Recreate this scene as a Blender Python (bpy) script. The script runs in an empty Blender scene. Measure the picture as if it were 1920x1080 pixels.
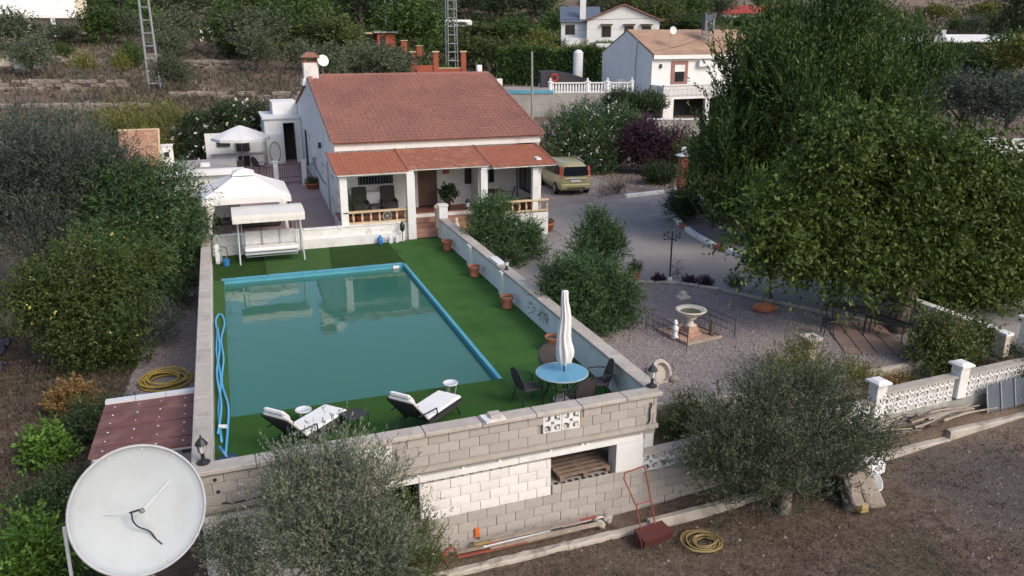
import bpy, math, random
import numpy as np
from mathutils import Vector, Matrix, Euler
random.seed(7)
S = bpy.context.scene
COL = S.collection
PI = math.pi
R_ = math.radians

# ------------------------------------------------------------------ camera, sky, sun, exposure
cam_d = bpy.data.cameras.new('camera')
cam = bpy.data.objects.new('camera', cam_d); COL.objects.link(cam)
yaw, pit = R_(19.4312), R_(17.4394)
Fv = Vector((math.sin(yaw)*math.cos(pit), math.cos(yaw)*math.cos(pit), -math.sin(pit)))
Rv = Vector((math.cos(yaw), -math.sin(yaw), 0)); Uv = Rv.cross(Fv)
mw = Matrix((( Rv.x, Uv.x, -Fv.x, 0), (Rv.y, Uv.y, -Fv.y, 0), (Rv.z, Uv.z, -Fv.z, 7.95), (0, 0, 0, 1)))
cam.matrix_world = mw
cam_d.sensor_width = 36; cam_d.lens = 36*1528/1920
cam_d.clip_start = .1; cam_d.clip_end = 6000
S.camera = cam

SUN_EL, SUN_AZ = R_(38), R_(150)
W = bpy.data.worlds.new('World'); S.world = W; W.use_nodes = True
wn = W.node_tree.nodes; wl = W.node_tree.links
sky = wn.new('ShaderNodeTexSky'); sky.sky_type = 'NISHITA'; sky.sun_disc = False
sky.sun_elevation = SUN_EL; sky.sun_rotation = SUN_AZ
sky.air_density = 1.0; sky.dust_density = 3.5; sky.ozone_density = 1.0
wl.new(sky.outputs[0], wn['Background'].inputs[0]); wn['Background'].inputs[1].default_value = 0.15
sd = bpy.data.lights.new('sun', 'SUN'); sd.energy = 0.8; sd.angle = R_(14); sd.color = (1, .93, .86)
sun = bpy.data.objects.new('sun', sd); COL.objects.link(sun)
sdir = Vector((math.sin(SUN_AZ)*math.cos(SUN_EL), math.cos(SUN_AZ)*math.cos(SUN_EL), math.sin(SUN_EL)))
sun.rotation_euler = sdir.to_track_quat('Z', 'Y').to_euler()
S.view_settings.view_transform = 'Standard'; S.view_settings.look = 'None'
S.view_settings.exposure = 0.6; S.view_settings.gamma = 1; S.view_settings.use_curve_mapping = False

# ------------------------------------------------------------------ materials
def M(name, c1, c2=None, sc=4.0, rough=.85, bump=0.0, bsc=None, metal=0.0, rnd=0.0, c3=None, sc3=.7, vor=0, lo=.35, hi=.65, spec=.4, lo3=.5, hi3=.7):
    m = bpy.data.materials.new(name); m.use_nodes = True
    nt = m.node_tree; N = nt.nodes; L = nt.links; b = N['Principled BSDF']
    b.inputs['Roughness'].default_value = rough; b.inputs['Metallic'].default_value = metal
    b.inputs['Specular IOR Level'].default_value = spec
    tc = N.new('ShaderNodeTexCoord'); co = tc.outputs['Object']
    col = None
    rgb = N.new('ShaderNodeRGB'); rgb.outputs[0].default_value = (*c1, 1); col = rgb.outputs[0]
    def ramp(src, a, z):
        r = N.new('ShaderNodeMapRange'); r.inputs[1].default_value = a; r.inputs[2].default_value = z
        L.new(src, r.inputs[0]); return r.outputs[0]
    def mix(f, a, bcol):
        x = N.new('ShaderNodeMix'); x.data_type = 'RGBA'; L.new(f, x.inputs[0]); L.new(a, x.inputs[6])
        x.inputs[7].default_value = (*bcol, 1); return x.outputs[2]
    if c2:
        if vor:
            t = N.new('ShaderNodeTexVoronoi'); t.inputs['Scale'].default_value = sc; L.new(co, t.inputs['Vector'])
            sx = N.new('ShaderNodeSeparateColor'); L.new(t.outputs['Color'], sx.inputs[0]); f = sx.outputs[0]
        else:
            t = N.new('ShaderNodeTexNoise'); t.inputs['Scale'].default_value = sc; t.inputs['Detail'].default_value = 6
            t.inputs['Roughness'].default_value = .65; L.new(co, t.inputs['Vector']); f = ramp(t.outputs['Fac'], lo, hi)
        col = mix(f, col, c2)
    if c3:
        t3 = N.new('ShaderNodeTexNoise'); t3.inputs['Scale'].default_value = sc3; t3.inputs['Detail'].default_value = 5
        t3.inputs['Roughness'].default_value = .6
        L.new(co, t3.inputs['Vector']); col = mix(ramp(t3.outputs['Fac'], lo3, hi3), col, c3)
    if rnd:
        oi = N.new('ShaderNodeObjectInfo'); mr = N.new('ShaderNodeMapRange')
        mr.inputs[3].default_value = 1-rnd; mr.inputs[4].default_value = 1+rnd; L.new(oi.outputs['Random'], mr.inputs[0])
        v = N.new('ShaderNodeVectorMath'); v.operation = 'SCALE'; L.new(col, v.inputs[0]); L.new(mr.outputs[0], v.inputs['Scale'])
        col = v.outputs[0]
    L.new(col, b.inputs['Base Color'])
    if bump:
        t = N.new('ShaderNodeTexNoise'); t.inputs['Scale'].default_value = bsc or sc*4; t.inputs['Detail'].default_value = 5
        L.new(co, t.inputs['Vector'])
        bp = N.new('ShaderNodeBump'); bp.inputs['Strength'].default_value = bump; bp.inputs['Distance'].default_value = .02
        L.new(t.outputs['Fac'], bp.inputs['Height']); L.new(bp.outputs[0], b.inputs['Normal'])
    return m

def leafmat(name, a, b_, c, tr=.22, rough=.55, spec=.3):
    m = bpy.data.materials.new(name); m.use_nodes = True
    nt = m.node_tree; N = nt.nodes; L = nt.links; b = N['Principled BSDF']
    at = N.new('ShaderNodeAttribute'); at.attribute_name = 'tone'
    cr = N.new('ShaderNodeValToRGB'); e = cr.color_ramp.elements
    e[0].position = .15; e[0].color = (*a, 1); e[1].position = .9; e[1].color = (*c, 1)
    x = cr.color_ramp.elements.new(.55); x.color = (*b_, 1)
    L.new(at.outputs['Fac'], cr.inputs[0])
    oi = N.new('ShaderNodeObjectInfo'); mr = N.new('ShaderNodeMapRange'); mr.inputs[3].default_value = .82; mr.inputs[4].default_value = 1.18
    L.new(oi.outputs['Random'], mr.inputs[0])
    v = N.new('ShaderNodeVectorMath'); v.operation = 'SCALE'; L.new(cr.outputs[0], v.inputs[0]); L.new(mr.outputs[0], v.inputs['Scale'])
    L.new(v.outputs[0], b.inputs['Base Color']); b.inputs['Roughness'].default_value = rough
    b.inputs['Specular IOR Level'].default_value = spec
    t = N.new('ShaderNodeBsdfTranslucent'); L.new(v.outputs[0], t.inputs[0])
    mx = N.new('ShaderNodeMixShader'); mx.inputs[0].default_value = tr
    L.new(b.outputs[0], mx.inputs[1]); L.new(t.outputs[0], mx.inputs[2]); L.new(mx.outputs[0], N['Material Output'].inputs[0])
    return m

MT = dict(
 white=M('white_paint', (.72,.72,.71), (.64,.64,.63), 1.3, .8, .15, 40, c3=(.50,.49,.46), sc3=1.6, lo3=.55, hi3=.8),
 white_old=M('weathered_white_paint', (.74,.74,.73), (.62,.61,.58), 2.0, .85, .25, 30, c3=(.40,.38,.34), sc3=3.5, lo3=.55, hi3=.72, rnd=.04),
 block=M('concrete_block', (.345,.318,.292), (.405,.375,.345), 5, .92, .5, 60, rnd=.08, c3=(.28,.25,.225), sc3=2.5, lo3=.5, hi3=.75),
 block_w=M('painted_block', (.72,.70,.68), (.64,.62,.60), 3, .88, .4, 50, rnd=.05, c3=(.50,.47,.43), sc3=1.8, lo3=.55, hi3=.8),
 mortar=M('mortar', (.29,.26,.235), (.34,.31,.28), 8, .95, .3, 50),
 mortar_w=M('white_mortar', (.50,.48,.46), (.42,.40,.38), 6, .95, .3, 50),
 cap=M('coping_concrete', (.44,.40,.355), (.36,.33,.29), 3, .9, .35, 50, rnd=.07, c3=(.24,.21,.18), sc3=6, lo3=.6, hi3=.75),
 concrete=M('concrete', (.34,.32,.30), (.27,.255,.24), 1.2, .9, .25, 30, c3=(.20,.185,.17), sc3=.5),
 drive=M('driveway_concrete', (.175,.168,.166), (.225,.213,.207), 1.1, .9, .25, 25, c3=(.285,.26,.24), sc3=.16, lo3=.42, hi3=.62),
 render=M('grey_render', (.25,.24,.225), (.31,.30,.28), 2.6, .92, .3, 30, c3=(.42,.40,.37), sc3=1.3, lo3=.58, hi3=.68),
 kerbold=M('old_cream_kerb', (.44,.40,.345), (.36,.325,.28), 2.5, .92, .4, 30, c3=(.22,.19,.16), sc3=2.5),
 soil=None,
 gravel=M('garden_gravel', (.175,.152,.148), (.275,.245,.238), 26, .95, .9, 40, vor=1, c3=(.17,.135,.13), sc3=.5, lo3=.5, hi3=.75),
 stone=M('gravel_stone', (.22,.185,.18), (.31,.27,.265), 9, .9, 0, lo=.4, hi=.6),
 turf=M('turf', (.042,.108,.026), (.054,.128,.032), 1.2, .95, .5, 160, c3=(.034,.088,.022), sc3=.9, spec=.1),
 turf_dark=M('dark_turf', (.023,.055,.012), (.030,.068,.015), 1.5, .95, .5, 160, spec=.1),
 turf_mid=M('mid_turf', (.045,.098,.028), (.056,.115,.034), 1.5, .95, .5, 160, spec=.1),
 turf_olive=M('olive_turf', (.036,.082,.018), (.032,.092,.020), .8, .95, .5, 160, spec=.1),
 pool=M('pool_paint', (.09,.34,.44), (.07,.28,.38), 1.5, .5, c3=(.25,.45,.50), sc3=3, lo3=.62, hi3=.75),
 tile=M('roof_tile', (.225,.100,.080), (.285,.142,.115), 9.0, .85, .2, 50, c3=(.185,.088,.075), sc3=.45, lo3=.40, hi3=.75),
 tile_o=M('orange_tile', (.335,.125,.078), (.28,.10,.064), 4, .85, .2, 40, c3=(.27,.10,.06), sc3=1.6, lo3=.5, hi3=.75),
 tile_b=M('brown_tile', (.28,.12,.085), (.26,.10,.065), 5, .85, .2, 40, c3=(.40,.18,.12), sc3=2),
 tile_tan=M('tan_roof', (.38,.25,.175), (.32,.21,.15), .8, .9, .2, 20, c3=(.25,.17,.12), sc3=.4),
 tile_red=M('red_roof', (.34,.05,.04), (.26,.045,.04), 2, .9),
 brick=M('red_brick', (.36,.13,.085), (.28,.10,.07), 5, .9, .3, 30, rnd=.15),
 brick_o=M('orange_brick', (.32,.085,.05), (.26,.07,.042), 1, .9, .2, 20),
 brickroof=M('brick_roof', (.36,.20,.13), (.27,.14,.09), 3, .92, .3, 30, c3=(.42,.30,.22), sc3=4),
 terra=M('terracotta', (.40,.14,.07), (.32,.11,.06), 3, .85, .15, 30, c3=(.50,.28,.18), sc3=3, lo3=.55, hi3=.8, rnd=.08),
 pink=M('pink_paving', (.30,.215,.205), (.35,.255,.245), 1.5, .85, .15, 20, c3=(.24,.17,.16), sc3=.7),
 pave=M('terrace_paver', (.24,.165,.14), (.20,.14,.12), 2, .85, .2, 20, rnd=.08),
 step=M('step_tile', (.36,.21,.15), (.28,.16,.12), 3, .8, .15, 20, rnd=.05),
 porchfloor=M('porch_floor_tile', (.20,.085,.06), (.15,.06,.045), 3, .6),
 beige=M('beige_stone', (.55,.42,.27), (.47,.35,.22), 3, .85, .2, 30, rnd=.05),
 sand=M('rough_stone', (.30,.26,.215), (.22,.185,.155), 4, .95, .8, 10, c3=(.22,.18,.15), sc3=3),
 dark=M('dark_interior', (.018,.018,.020), (.03,.03,.03), 1, .8),
 glass=M('window_glass', (.02,.025,.03), None, rough=.08, spec=.7),
 bronze=M('door_curtain', (.16,.10,.075), (.12,.075,.055), 12, .7),
 iron=M('black_iron', (.018,.018,.02), None, rough=.5, spec=.5),
 irongrey=M('grey_iron', (.16,.165,.18), None, rough=.5),
 galv=M('galvanised_steel', (.34,.36,.38), (.26,.28,.30), 2, .5, metal=.3),
 mesh=M('charcoal_textilene', (.03,.03,.035), (.045,.042,.045), 40, .8),
 wicker=M('dark_wicker', (.035,.030,.032), (.055,.048,.048), 30, .8, .4, 60),
 cushion=M('white_cushion', (.74,.735,.72), (.68,.67,.655), 3, .9, .2, 12),
 canvas=M('white_canvas', (.72,.715,.70), (.66,.65,.635), 1.5, .9, .25, 6),
 swingcl=M('swing_canopy_cloth', (.66,.64,.60), (.60,.58,.54), 2, .9, .2, 8),
 cushg=M('grey_patterned_cushion', (.42,.42,.43), (.55,.55,.55), 9, .9),
 steelw=M('pale_steel', (.42,.46,.48), None, rough=.4, metal=.2),
 bluegl=M('blue_glass_top', (.13,.33,.45), (.11,.29,.41), 3, .12, spec=.6),
 hoseb=M('blue_hose', (.08,.36,.62), None, rough=.45),
 hosey=M('yellow_hose', (.42,.30,.05), (.34,.24,.05), 3, .6),
 hosed=M('dull_yellow_hose', (.28,.21,.08), (.22,.165,.065), 3, .6),
 bluep=M('blue_plastic', (.03,.16,.42), None, rough=.4),
 navy=M('navy_plastic', (.02,.03,.12), None, rough=.4),
 plum=M('maroon_panel', (.175,.075,.065), (.135,.060,.055), 2, .65, .1, 20, c3=(.23,.12,.10), sc3=1.5, rnd=.05),
 dish=M('dish_paint', (.375,.41,.43), (.34,.375,.395), 1.2, .55, .04, 8, c3=(.33,.345,.345), sc3=2.4, lo3=.56, hi3=.85),
 dishrim=M('dish_rim_metal', (.45,.46,.48), (.36,.36,.38), 4, .5),
 wood=M('pallet_wood', (.24,.175,.13), (.17,.12,.09), 6, .9, .4, 30, rnd=.15),
 woodpole=M('grey_wood', (.30,.29,.26), (.22,.21,.19), 5, .9),
 bark=M('bark', (.13,.105,.08), (.07,.055,.045), 6, .95, .8, 14),
 barkg=M('olive_bark', (.20,.18,.15), (.12,.105,.09), 6, .95, .8, 14),
 rust=M('rusty_red_steel', (.28,.065,.045), (.20,.05,.04), 6, .6),
 maroon=M('maroon_steel', (.10,.028,.025), (.075,.025,.022), 5, .55),
 orange=M('orange_plastic', (.60,.12,.03), None, rough=.5),
 boards=M('weathered_board', (.36,.30,.24), (.24,.20,.16), 5, .9, .3, 20, rnd=.25),
 pvc=M('white_pvc', (.66,.68,.70), (.55,.57,.60), 2, .5),
 plastic=M('white_plastic', (.70,.71,.74), (.62,.62,.64), 2, .45),
 bluegrey=M('blue_grey_sheet', (.09,.11,.135), (.065,.08,.10), 2, .7, rnd=.1),
 net=M('purple_grey_net', (.050,.048,.075), (.085,.08,.115), 5, .9, .9, 8),
 carp=None, carglass=M('car_glass', (.012,.015,.02), None, rough=.06, spec=.8),
 tyre=M('tyre_rubber', (.02,.02,.02), None, rough=.8), rim=M('alloy_rim', (.30,.30,.31), None, rough=.35, metal=.7),
 lampred=M('red_lamp_lens', (.45,.05,.04), None, rough=.25), lampclear=M('clear_lamp_lens', (.6,.6,.6), None, rough=.2),
 shutter=M('grey_shutter', (.36,.37,.38), (.30,.31,.32), 2, .7),
 acbox=M('appliance_white', (.66,.67,.68), (.58,.59,.60), 2, .5),
 winbrown=M('brown_window_frame', (.10,.06,.045), None, rough=.6),
 shutred=M('brown_red_frame', (.24,.12,.10), None, rough=.6),
 fount=M('cream_stone', (.62,.58,.50), (.50,.46,.38), 3, .85, .3, 20),
 pinkst=M('pink_stone', (.44,.28,.21), (.36,.22,.17), 3, .85, .3, 20),
 fountwater=M('still_water', (.10,.10,.06), (.15,.14,.09), 4, .1),
 poolrim=M('blue_pool_rim', (.08,.28,.38), None, rough=.6),
 gazdark=M('dark_sofa_cloth', (.035,.03,.035), (.05,.045,.05), 6, .9),
 curtain=M('white_curtain', (.70,.68,.64), (.6,.58,.54), 5, .9, .3, 8),
 drystone=M('dry_stone', (.235,.20,.17), (.165,.14,.12), 1.8, .95, .9, 4, c3=(.14,.115,.095), sc3=2.4),
 tarp=M('dark_tarp', (.035,.03,.035), (.05,.045,.05), 1, .7),
 solar=M('slate_blue_panel', (.10,.12,.16), None, rough=.3),
 cream=M('cream_wall', (.55,.48,.38), (.48,.42,.33), 1, .9),
)
def soilmat():
    m = bpy.data.materials.new('dry_soil'); m.use_nodes = True
    nt = m.node_tree; N = nt.nodes; L = nt.links; b = N['Principled BSDF']; b.inputs['Roughness'].default_value = .97
    b.inputs['Specular IOR Level'].default_value = .15
    tc = N.new('ShaderNodeTexCoord'); co = tc.outputs['Object']
    def noise(sc, d=6, r=.65):
        t = N.new('ShaderNodeTexNoise'); t.inputs['Scale'].default_value = sc; t.inputs['Detail'].default_value = d; t.inputs['Roughness'].default_value = r
        L.new(co, t.inputs['Vector']); return t.outputs['Fac']
    def rng(s, a, z):
        r = N.new('ShaderNodeMapRange'); r.inputs[1].default_value = a; r.inputs[2].default_value = z; L.new(s, r.inputs[0]); return r.outputs[0]
    def mix(f, a, c):
        x = N.new('ShaderNodeMix'); x.data_type = 'RGBA'; L.new(f, x.inputs[0]); L.new(a, x.inputs[6]); x.inputs[7].default_value = (*c, 1); return x.outputs[2]
    rgb = N.new('ShaderNodeRGB'); rgb.outputs[0].default_value = (.130, .091, .068, 1)
    c = mix(rng(noise(3.2), .38, .62), rgb.outputs[0], (.195, .145, .115))
    c = mix(rng(noise(.35), .52, .68), c, (.105, .095, .06))
    c = mix(rng(noise(11, 8, .8), .50, .66), c, (.055, .040, .034))
    c = mix(rng(noise(.06, 3), .5, .62), c, (.23, .175, .135))
    # grey chippings worn into the track at the lower right
    sp = N.new('ShaderNodeSeparateXYZ'); L.new(co, sp.inputs[0])
    d = N.new('ShaderNodeVectorMath'); d.operation = 'DISTANCE'; L.new(co, d.inputs[0]); d.inputs[1].default_value = (15.6, 11.3, -1.7)
    ad = N.new('ShaderNodeMath'); ad.operation = 'MULTIPLY_ADD'; L.new(noise(1.3), ad.inputs[0]); ad.inputs[1].default_value = 2.4; L.new(d.outputs['Value'], ad.inputs[2])
    c = mix(rng(ad.outputs[0], 3.6, 2.2), c, (.125, .108, .10))
    L.new(c, b.inputs['Base Color'])
    bp = N.new('ShaderNodeBump'); bp.inputs['Strength'].default_value = 1.0; bp.inputs['Distance'].default_value = .10
    L.new(noise(7, 8, .75), bp.inputs['Height']); L.new(bp.outputs[0], b.inputs['Normal'])
    return m
MT['soil'] = soilmat()
def hillmat():
    m = MT['soil'].copy(); m.name = 'hill_soil'; return m
def carpaint():
    m = bpy.data.materials.new('green_gold_paint'); m.use_nodes = True; b = m.node_tree.nodes['Principled BSDF']
    b.inputs['Base Color'].default_value = (.42, .385, .19, 1); b.inputs['Metallic'].default_value = .3; b.inputs['Roughness'].default_value = .38
    b.inputs['Coat Weight'].default_value = .6; b.inputs['Coat Roughness'].default_value = .08; return m
MT['carp'] = carpaint()
def watermat():
    m = bpy.data.materials.new('pool_water'); m.use_nodes = True; nt = m.node_tree; N = nt.nodes; L = nt.links; b = N['Principled BSDF']
    tc = N.new('ShaderNodeTexCoord')
    t = N.new('ShaderNodeTexNoise'); t.inputs['Scale'].default_value = .16; t.inputs['Detail'].default_value = 2; L.new(tc.outputs['Object'], t.inputs['Vector'])
    cr = N.new('ShaderNodeValToRGB'); e = cr.color_ramp.elements; e[0].position = .35; e[0].color = (.040, .135, .092, 1); e[1].position = .65; e[1].color = (.036, .142, .112, 1)
    L.new(t.outputs['Fac'], cr.inputs[0]); L.new(cr.outputs[0], b.inputs['Base Color'])
    b.inputs['Roughness'].default_value = .03; b.inputs['IOR'].default_value = 1.33; b.inputs['Specular IOR Level'].default_value = .5
    n = N.new('ShaderNodeTexNoise'); n.inputs['Scale'].default_value = 2.2; n.inputs['Detail'].default_value = 2; L.new(tc.outputs['Object'], n.inputs['Vector'])
    bp = N.new('ShaderNodeBump'); bp.inputs['Strength'].default_value = .12; bp.inputs['Distance'].default_value = .03
    L.new(n.outputs['Fac'], bp.inputs['Height']); L.new(bp.outputs[0], b.inputs['Normal']); return m
MT['water'] = watermat()
LF = dict(
 olive=leafmat('olive_leaves', (.044,.062,.034), (.088,.114,.064), (.18,.21,.13)),
 silver=leafmat('silver_olive_leaves', (.058,.074,.048), (.125,.15,.10), (.26,.285,.21)),
 darkolive=leafmat('grey_olive_leaves', (.038,.054,.042), (.074,.098,.078), (.145,.175,.14)),
 dark=leafmat('dark_leaves', (.016,.030,.012), (.034,.060,.022), (.075,.11,.042)),
 oleander=leafmat('oleander_leaves', (.022,.050,.018), (.052,.105,.036), (.125,.19,.075)),
 broad=leafmat('mulberry_leaves', (.026,.052,.010), (.068,.116,.018), (.175,.228,.05), tr=.3),
 conifer=leafmat('feathery_leaves', (.018,.040,.010), (.042,.078,.018), (.11,.16,.042)),
 citrus=leafmat('citrus_leaves', (.026,.052,.012), (.062,.098,.022), (.135,.175,.05)),
 yellow=leafmat('yellow_green_leaves', (.07,.085,.018), (.14,.15,.03), (.24,.24,.06)),
 mid=leafmat('mid_green_leaves', (.035,.055,.016), (.070,.095,.028), (.13,.16,.05)),
 bright=leafmat('bright_green_leaves', (.035,.085,.012), (.08,.17,.025), (.20,.32,.06)),
 purple=leafmat('purple_leaves', (.022,.012,.018), (.050,.022,.035), (.10,.045,.065)),
 white=leafmat('white_petals', (.45,.42,.42), (.62,.58,.58), (.75,.72,.70)),
 flowery=leafmat('yellow_petals', (.6,.5,.1), (.7,.6,.15), (.8,.75,.4)),
 straw=leafmat('dry_straw', (.10,.075,.05), (.18,.14,.095), (.32,.26,.18)),
 scrub=leafmat('dry_scrub', (.07,.055,.045), (.12,.10,.07), (.19,.165,.11)),
 rustl=leafmat('rusty_leaves', (.16,.085,.03), (.28,.17,.06), (.38,.30,.12)),
 bark_litter=leafmat('leaf_litter_brown', (.030,.020,.015), (.075,.050,.035), (.19,.145,.10), 0),
 hedge=leafmat('hedge_leaves', (.024,.050,.012), (.054,.100,.022), (.115,.175,.044)),
)

# ------------------------------------------------------------------ helpers
class MB:
    def __init__(s): s.v = []; s.f = []
    def add(s, vs, fs):
        k = len(s.v); s.v += [tuple(p) for p in vs]; s.f += [tuple(i+k for i in f) for f in fs]; return s
    def bx(s, x0, x1, y0, y1, z0, z1):
        return s.add([(x0,y0,z0),(x1,y0,z0),(x1,y1,z0),(x0,y1,z0),(x0,y0,z1),(x1,y0,z1),(x1,y1,z1),(x0,y1,z1)],
                     [(0,3,2,1),(4,5,6,7),(0,1,5,4),(1,2,6,5),(2,3,7,6),(3,0,4,7)])
    def box(s, c, d, rot=(0,0,0)):
        e = Euler(rot).to_matrix(); c = Vector(c); h = [q/2 for q in d]
        P = [c + e @ Vector((i*h[0], j*h[1], k*h[2])) for k in (-1,1) for i, j in ((-1,-1),(1,-1),(1,1),(-1,1))]
        return s.add(P, [(0,3,2,1),(4,5,6,7),(0,1,5,4),(1,2,6,5),(2,3,7,6),(3,0,4,7)])
    def rbox(s, c, d, b=.02, rot=(0,0,0)):      # box with chamfered edges
        e = Euler(rot).to_matrix(); c = Vector(c); hx, hy, hz = [q/2 for q in d]; rings = []
        for z, o in ((-hz, b), (-hz+b, 0), (hz-b, 0), (hz, b)):
            x, y = hx-o, hy-o; q = b if o == 0 else b*.6
            rings.append([c + e @ Vector(p) for p in ((-x+q,-y,z),(x-q,-y,z),(x,-y+q,z),(x,y-q,z),(x-q,y,z),(-x+q,y,z),(-x,y-q,z),(-x,-y+q,z))])
        return s.loft(rings)
    def loft(s, rings, caps=True, closed=True):
        n = len(rings[0]); k = len(s.v)
        for r in rings: s.v += [tuple(p) for p in r]
        for i in range(len(rings)-1):
            for j in range(n if closed else n-1):
                a = k+i*n+j; b = k+i*n+(j+1) % n
                s.f.append((a, b, b+n, a+n))
        if caps:
            s.f.append(tuple(k+j for j in range(n-1, -1, -1))); m = k+(len(rings)-1)*n
            s.f.append(tuple(m+j for j in range(n)))
        return s
    def tube(s, pts, r, n=6, r2=None, closed=False):
        pts = [Vector(p) for p in pts]; rings = []; m = len(pts); ref = None
        for i, p in enumerate(pts):
            if closed: d = pts[(i+1) % m]-pts[i-1]
            else: d = pts[min(i+1, m-1)]-pts[max(i-1, 0)]
            d = d.normalized() if d.length > 1e-9 else Vector((0,0,1))
            if ref is None: ref = Vector((0,0,1)) if abs(d.z) < .9 else Vector((1,0,0))
            a = (ref-d*ref.dot(d))
            a = a.normalized() if a.length > 1e-6 else d.orthogonal().normalized()
            ref = a; b = d.cross(a)
            rr = r if r2 is None else r+(r2-r)*i/(m-1)
            if isinstance(r, (list, tuple)): rr = r[i]
            rings.append([p+a*math.cos(2*PI*j/n)*rr+b*math.sin(2*PI*j/n)*rr for j in range(n)])
        if closed: rings.append(rings[0]); return s.loft(rings, caps=False)
        return s.loft(rings)
    def lathe(s, prof, c=(0,0,0), n=16, caps=True):
        c = Vector(c)
        return s.loft([[c+Vector((r*math.cos(2*PI*j/n), r*math.sin(2*PI*j/n), z)) for j in range(n)] for r, z in prof], caps=caps)
    def prism(s, poly, z0, z1):
        return s.loft([[(x,y,z0) for x, y in poly], [(x,y,z1) for x, y in poly]])
    def sphere(s, c, r, n=10, m=7, sq=1.0):
        return s.lathe([(max(r*math.sin(PI*i/m), 1e-4), -r*sq*math.cos(PI*i/m)) for i in range(m+1)], c, n)
    def disc(s, c, r, t, n=20): return s.lathe([(r, 0), (r, t)], c, n)
    def mesh(s, name, mat=None, smooth=False):
        me = bpy.data.meshes.new(name); me.from_pydata(s.v, [], s.f)
        if mat is not None: me.materials.append(mat if not isinstance(mat, str) else MT[mat])
        if smooth: me.shade_smooth()
        me.update(); return me
    def build(s, name, mat, parent=None, loc=None, rot=None, smooth=False):
        return ob(name, s.mesh(name, mat, smooth), parent, loc, rot)
def ob(name, me, parent=None, loc=None, rot=None, scale=None):
    o = bpy.data.objects.new(name, me); COL.objects.link(o)
    if parent: o.parent = parent
    if loc is not None: o.location = loc
    if rot is not None: o.rotation_euler = rot
    if scale is not None: o.scale = scale
    return o
def tag(o, label, cat, group=None):
    o['label'] = label; o['category'] = cat
    if group: o['group'] = group
    return o
def thing(name, label, cat, loc=(0,0,0), rz=0, group=None):
    o = ob(name, None, None, loc, (0,0,rz)); return tag(o, label, cat, group)
def struct(o): o['kind'] = 'structure'; return o
def stuff(o): o['kind'] = 'stuff'; return o
def dup(root, loc=None, rz=None, label=None, group=None):
    def cp(o, par):
        c = o.copy(); COL.objects.link(c)
        if par: c.parent = par
        for ch in [x for x in CH.get(o.name, [])]: cp(ch, c)
        return c
    CH = {}
    for o in bpy.data.objects:
        if o.parent: CH.setdefault(o.parent.name, []).append(o)
    r = cp(root, None)
    if loc is not None: r.location = loc
    if rz is not None: r.rotation_euler = (0,0,rz)
    if label: r['label'] = label
    if group: r['group'] = group
    return r

# terrain height
def sst(a, b, x):
    t = min(1, max(0, (x-a)/(b-a))); return t*t*(3-2*t)
def hill(X, Y):
    w = sst(.10, .34, X/max(Y, 1))
    L = .095*max(0, Y-48) if Y < 210 else 15.4+.13*(Y-210)
    Rr = 0.0
    if Y > 78: Rr += .085*(min(Y, 130)-78)
    if Y > 130: Rr += .030*(Y-130)
    if Y > 500: Rr += .07*(Y-500)
    Mm = .1*max(0, Y-78)+(.04*(Y-500) if Y > 500 else 0)
    w2 = sst(.62, .9, X/max(Y, 1)); Rr = Mm*(1-w2)+Rr*w2
    return L*(1-w)+Rr*w
def step_y(X): return 13.75+.03*min(max(X-8.1, 0), 15)
def H(X, Y):
    if Y < step_y(X): return -2.05+.065*max(0, min(X, 22)-9)*sst(5, 12, Y)
    if -.9 < X < 8.1 and Y < 34: return -2.05
    if X <= -.9:
        return -2.0+.45*sst(13.75, 24, Y)+1.55*sst(32, 50, Y)+hill(X, Y)
    if Y < 15.4 and 8.1 < X < 18.9: return -1.02
    if Y < 34 or X > 4:
        return -.45+hill(X, Y)+.45*(1-sst(8, 16, X))*sst(45, 55, Y)
    return -.02+hill(X, Y)

# foliage: thousands of small leaf faces along shoots that fill a set of rounded masses
def clump(B, seed=0, k=5, f=.44, d=.72):
    rnd = random.Random(seed); out = []
    for x, y, z, r in B:
        if r < .25: out.append((x, y, z, r)); continue
        out.append((x, y, z, r*.80))
        for i in range(k):
            v = Vector((rnd.gauss(0, 1), rnd.gauss(0, 1), rnd.gauss(.25, 1))).normalized()*r*d
            out.append((x+v.x, y+v.y, z+v.z, r*f*rnd.uniform(.7, 1.25)))
    return out
def leafmesh(name, P, D, L, Wd, tone, mat, rng):
    n = len(P); D = D/np.maximum(np.linalg.norm(D, axis=1, keepdims=True), 1e-6)
    r = rng.normal(size=(n, 3)); s = np.cross(D, r); s /= np.maximum(np.linalg.norm(s, axis=1, keepdims=True), 1e-6)
    L = np.broadcast_to(np.asarray(L, float), (n,))[:, None]; Wd = np.broadcast_to(np.asarray(Wd, float), (n,))[:, None]
    V = np.empty((n, 4, 3)); V[:, 0] = P; V[:, 1] = P+D*L*.45+s*Wd*.5; V[:, 2] = P+D*L; V[:, 3] = P+D*L*.45-s*Wd*.5
    me = bpy.data.meshes.new(name)
    me.vertices.add(n*4); me.vertices.foreach_set('co', V.reshape(-1).astype(np.float32))
    me.loops.add(n*4); me.loops.foreach_set('vertex_index', np.arange(n*4, dtype=np.int32))
    me.polygons.add(n); me.polygons.foreach_set('loop_start', np.arange(0, n*4, 4, dtype=np.int32))
    me.update(calc_edges=True)
    a = me.attributes.new('tone', 'FLOAT', 'FACE'); a.data.foreach_set('value', np.clip(tone, 0, 1).astype(np.float32))
    me.materials.append(mat); return me
def unit(rng, n):
    d = rng.normal(size=(n, 3)); return d/np.linalg.norm(d, axis=1, keepdims=True)
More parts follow.
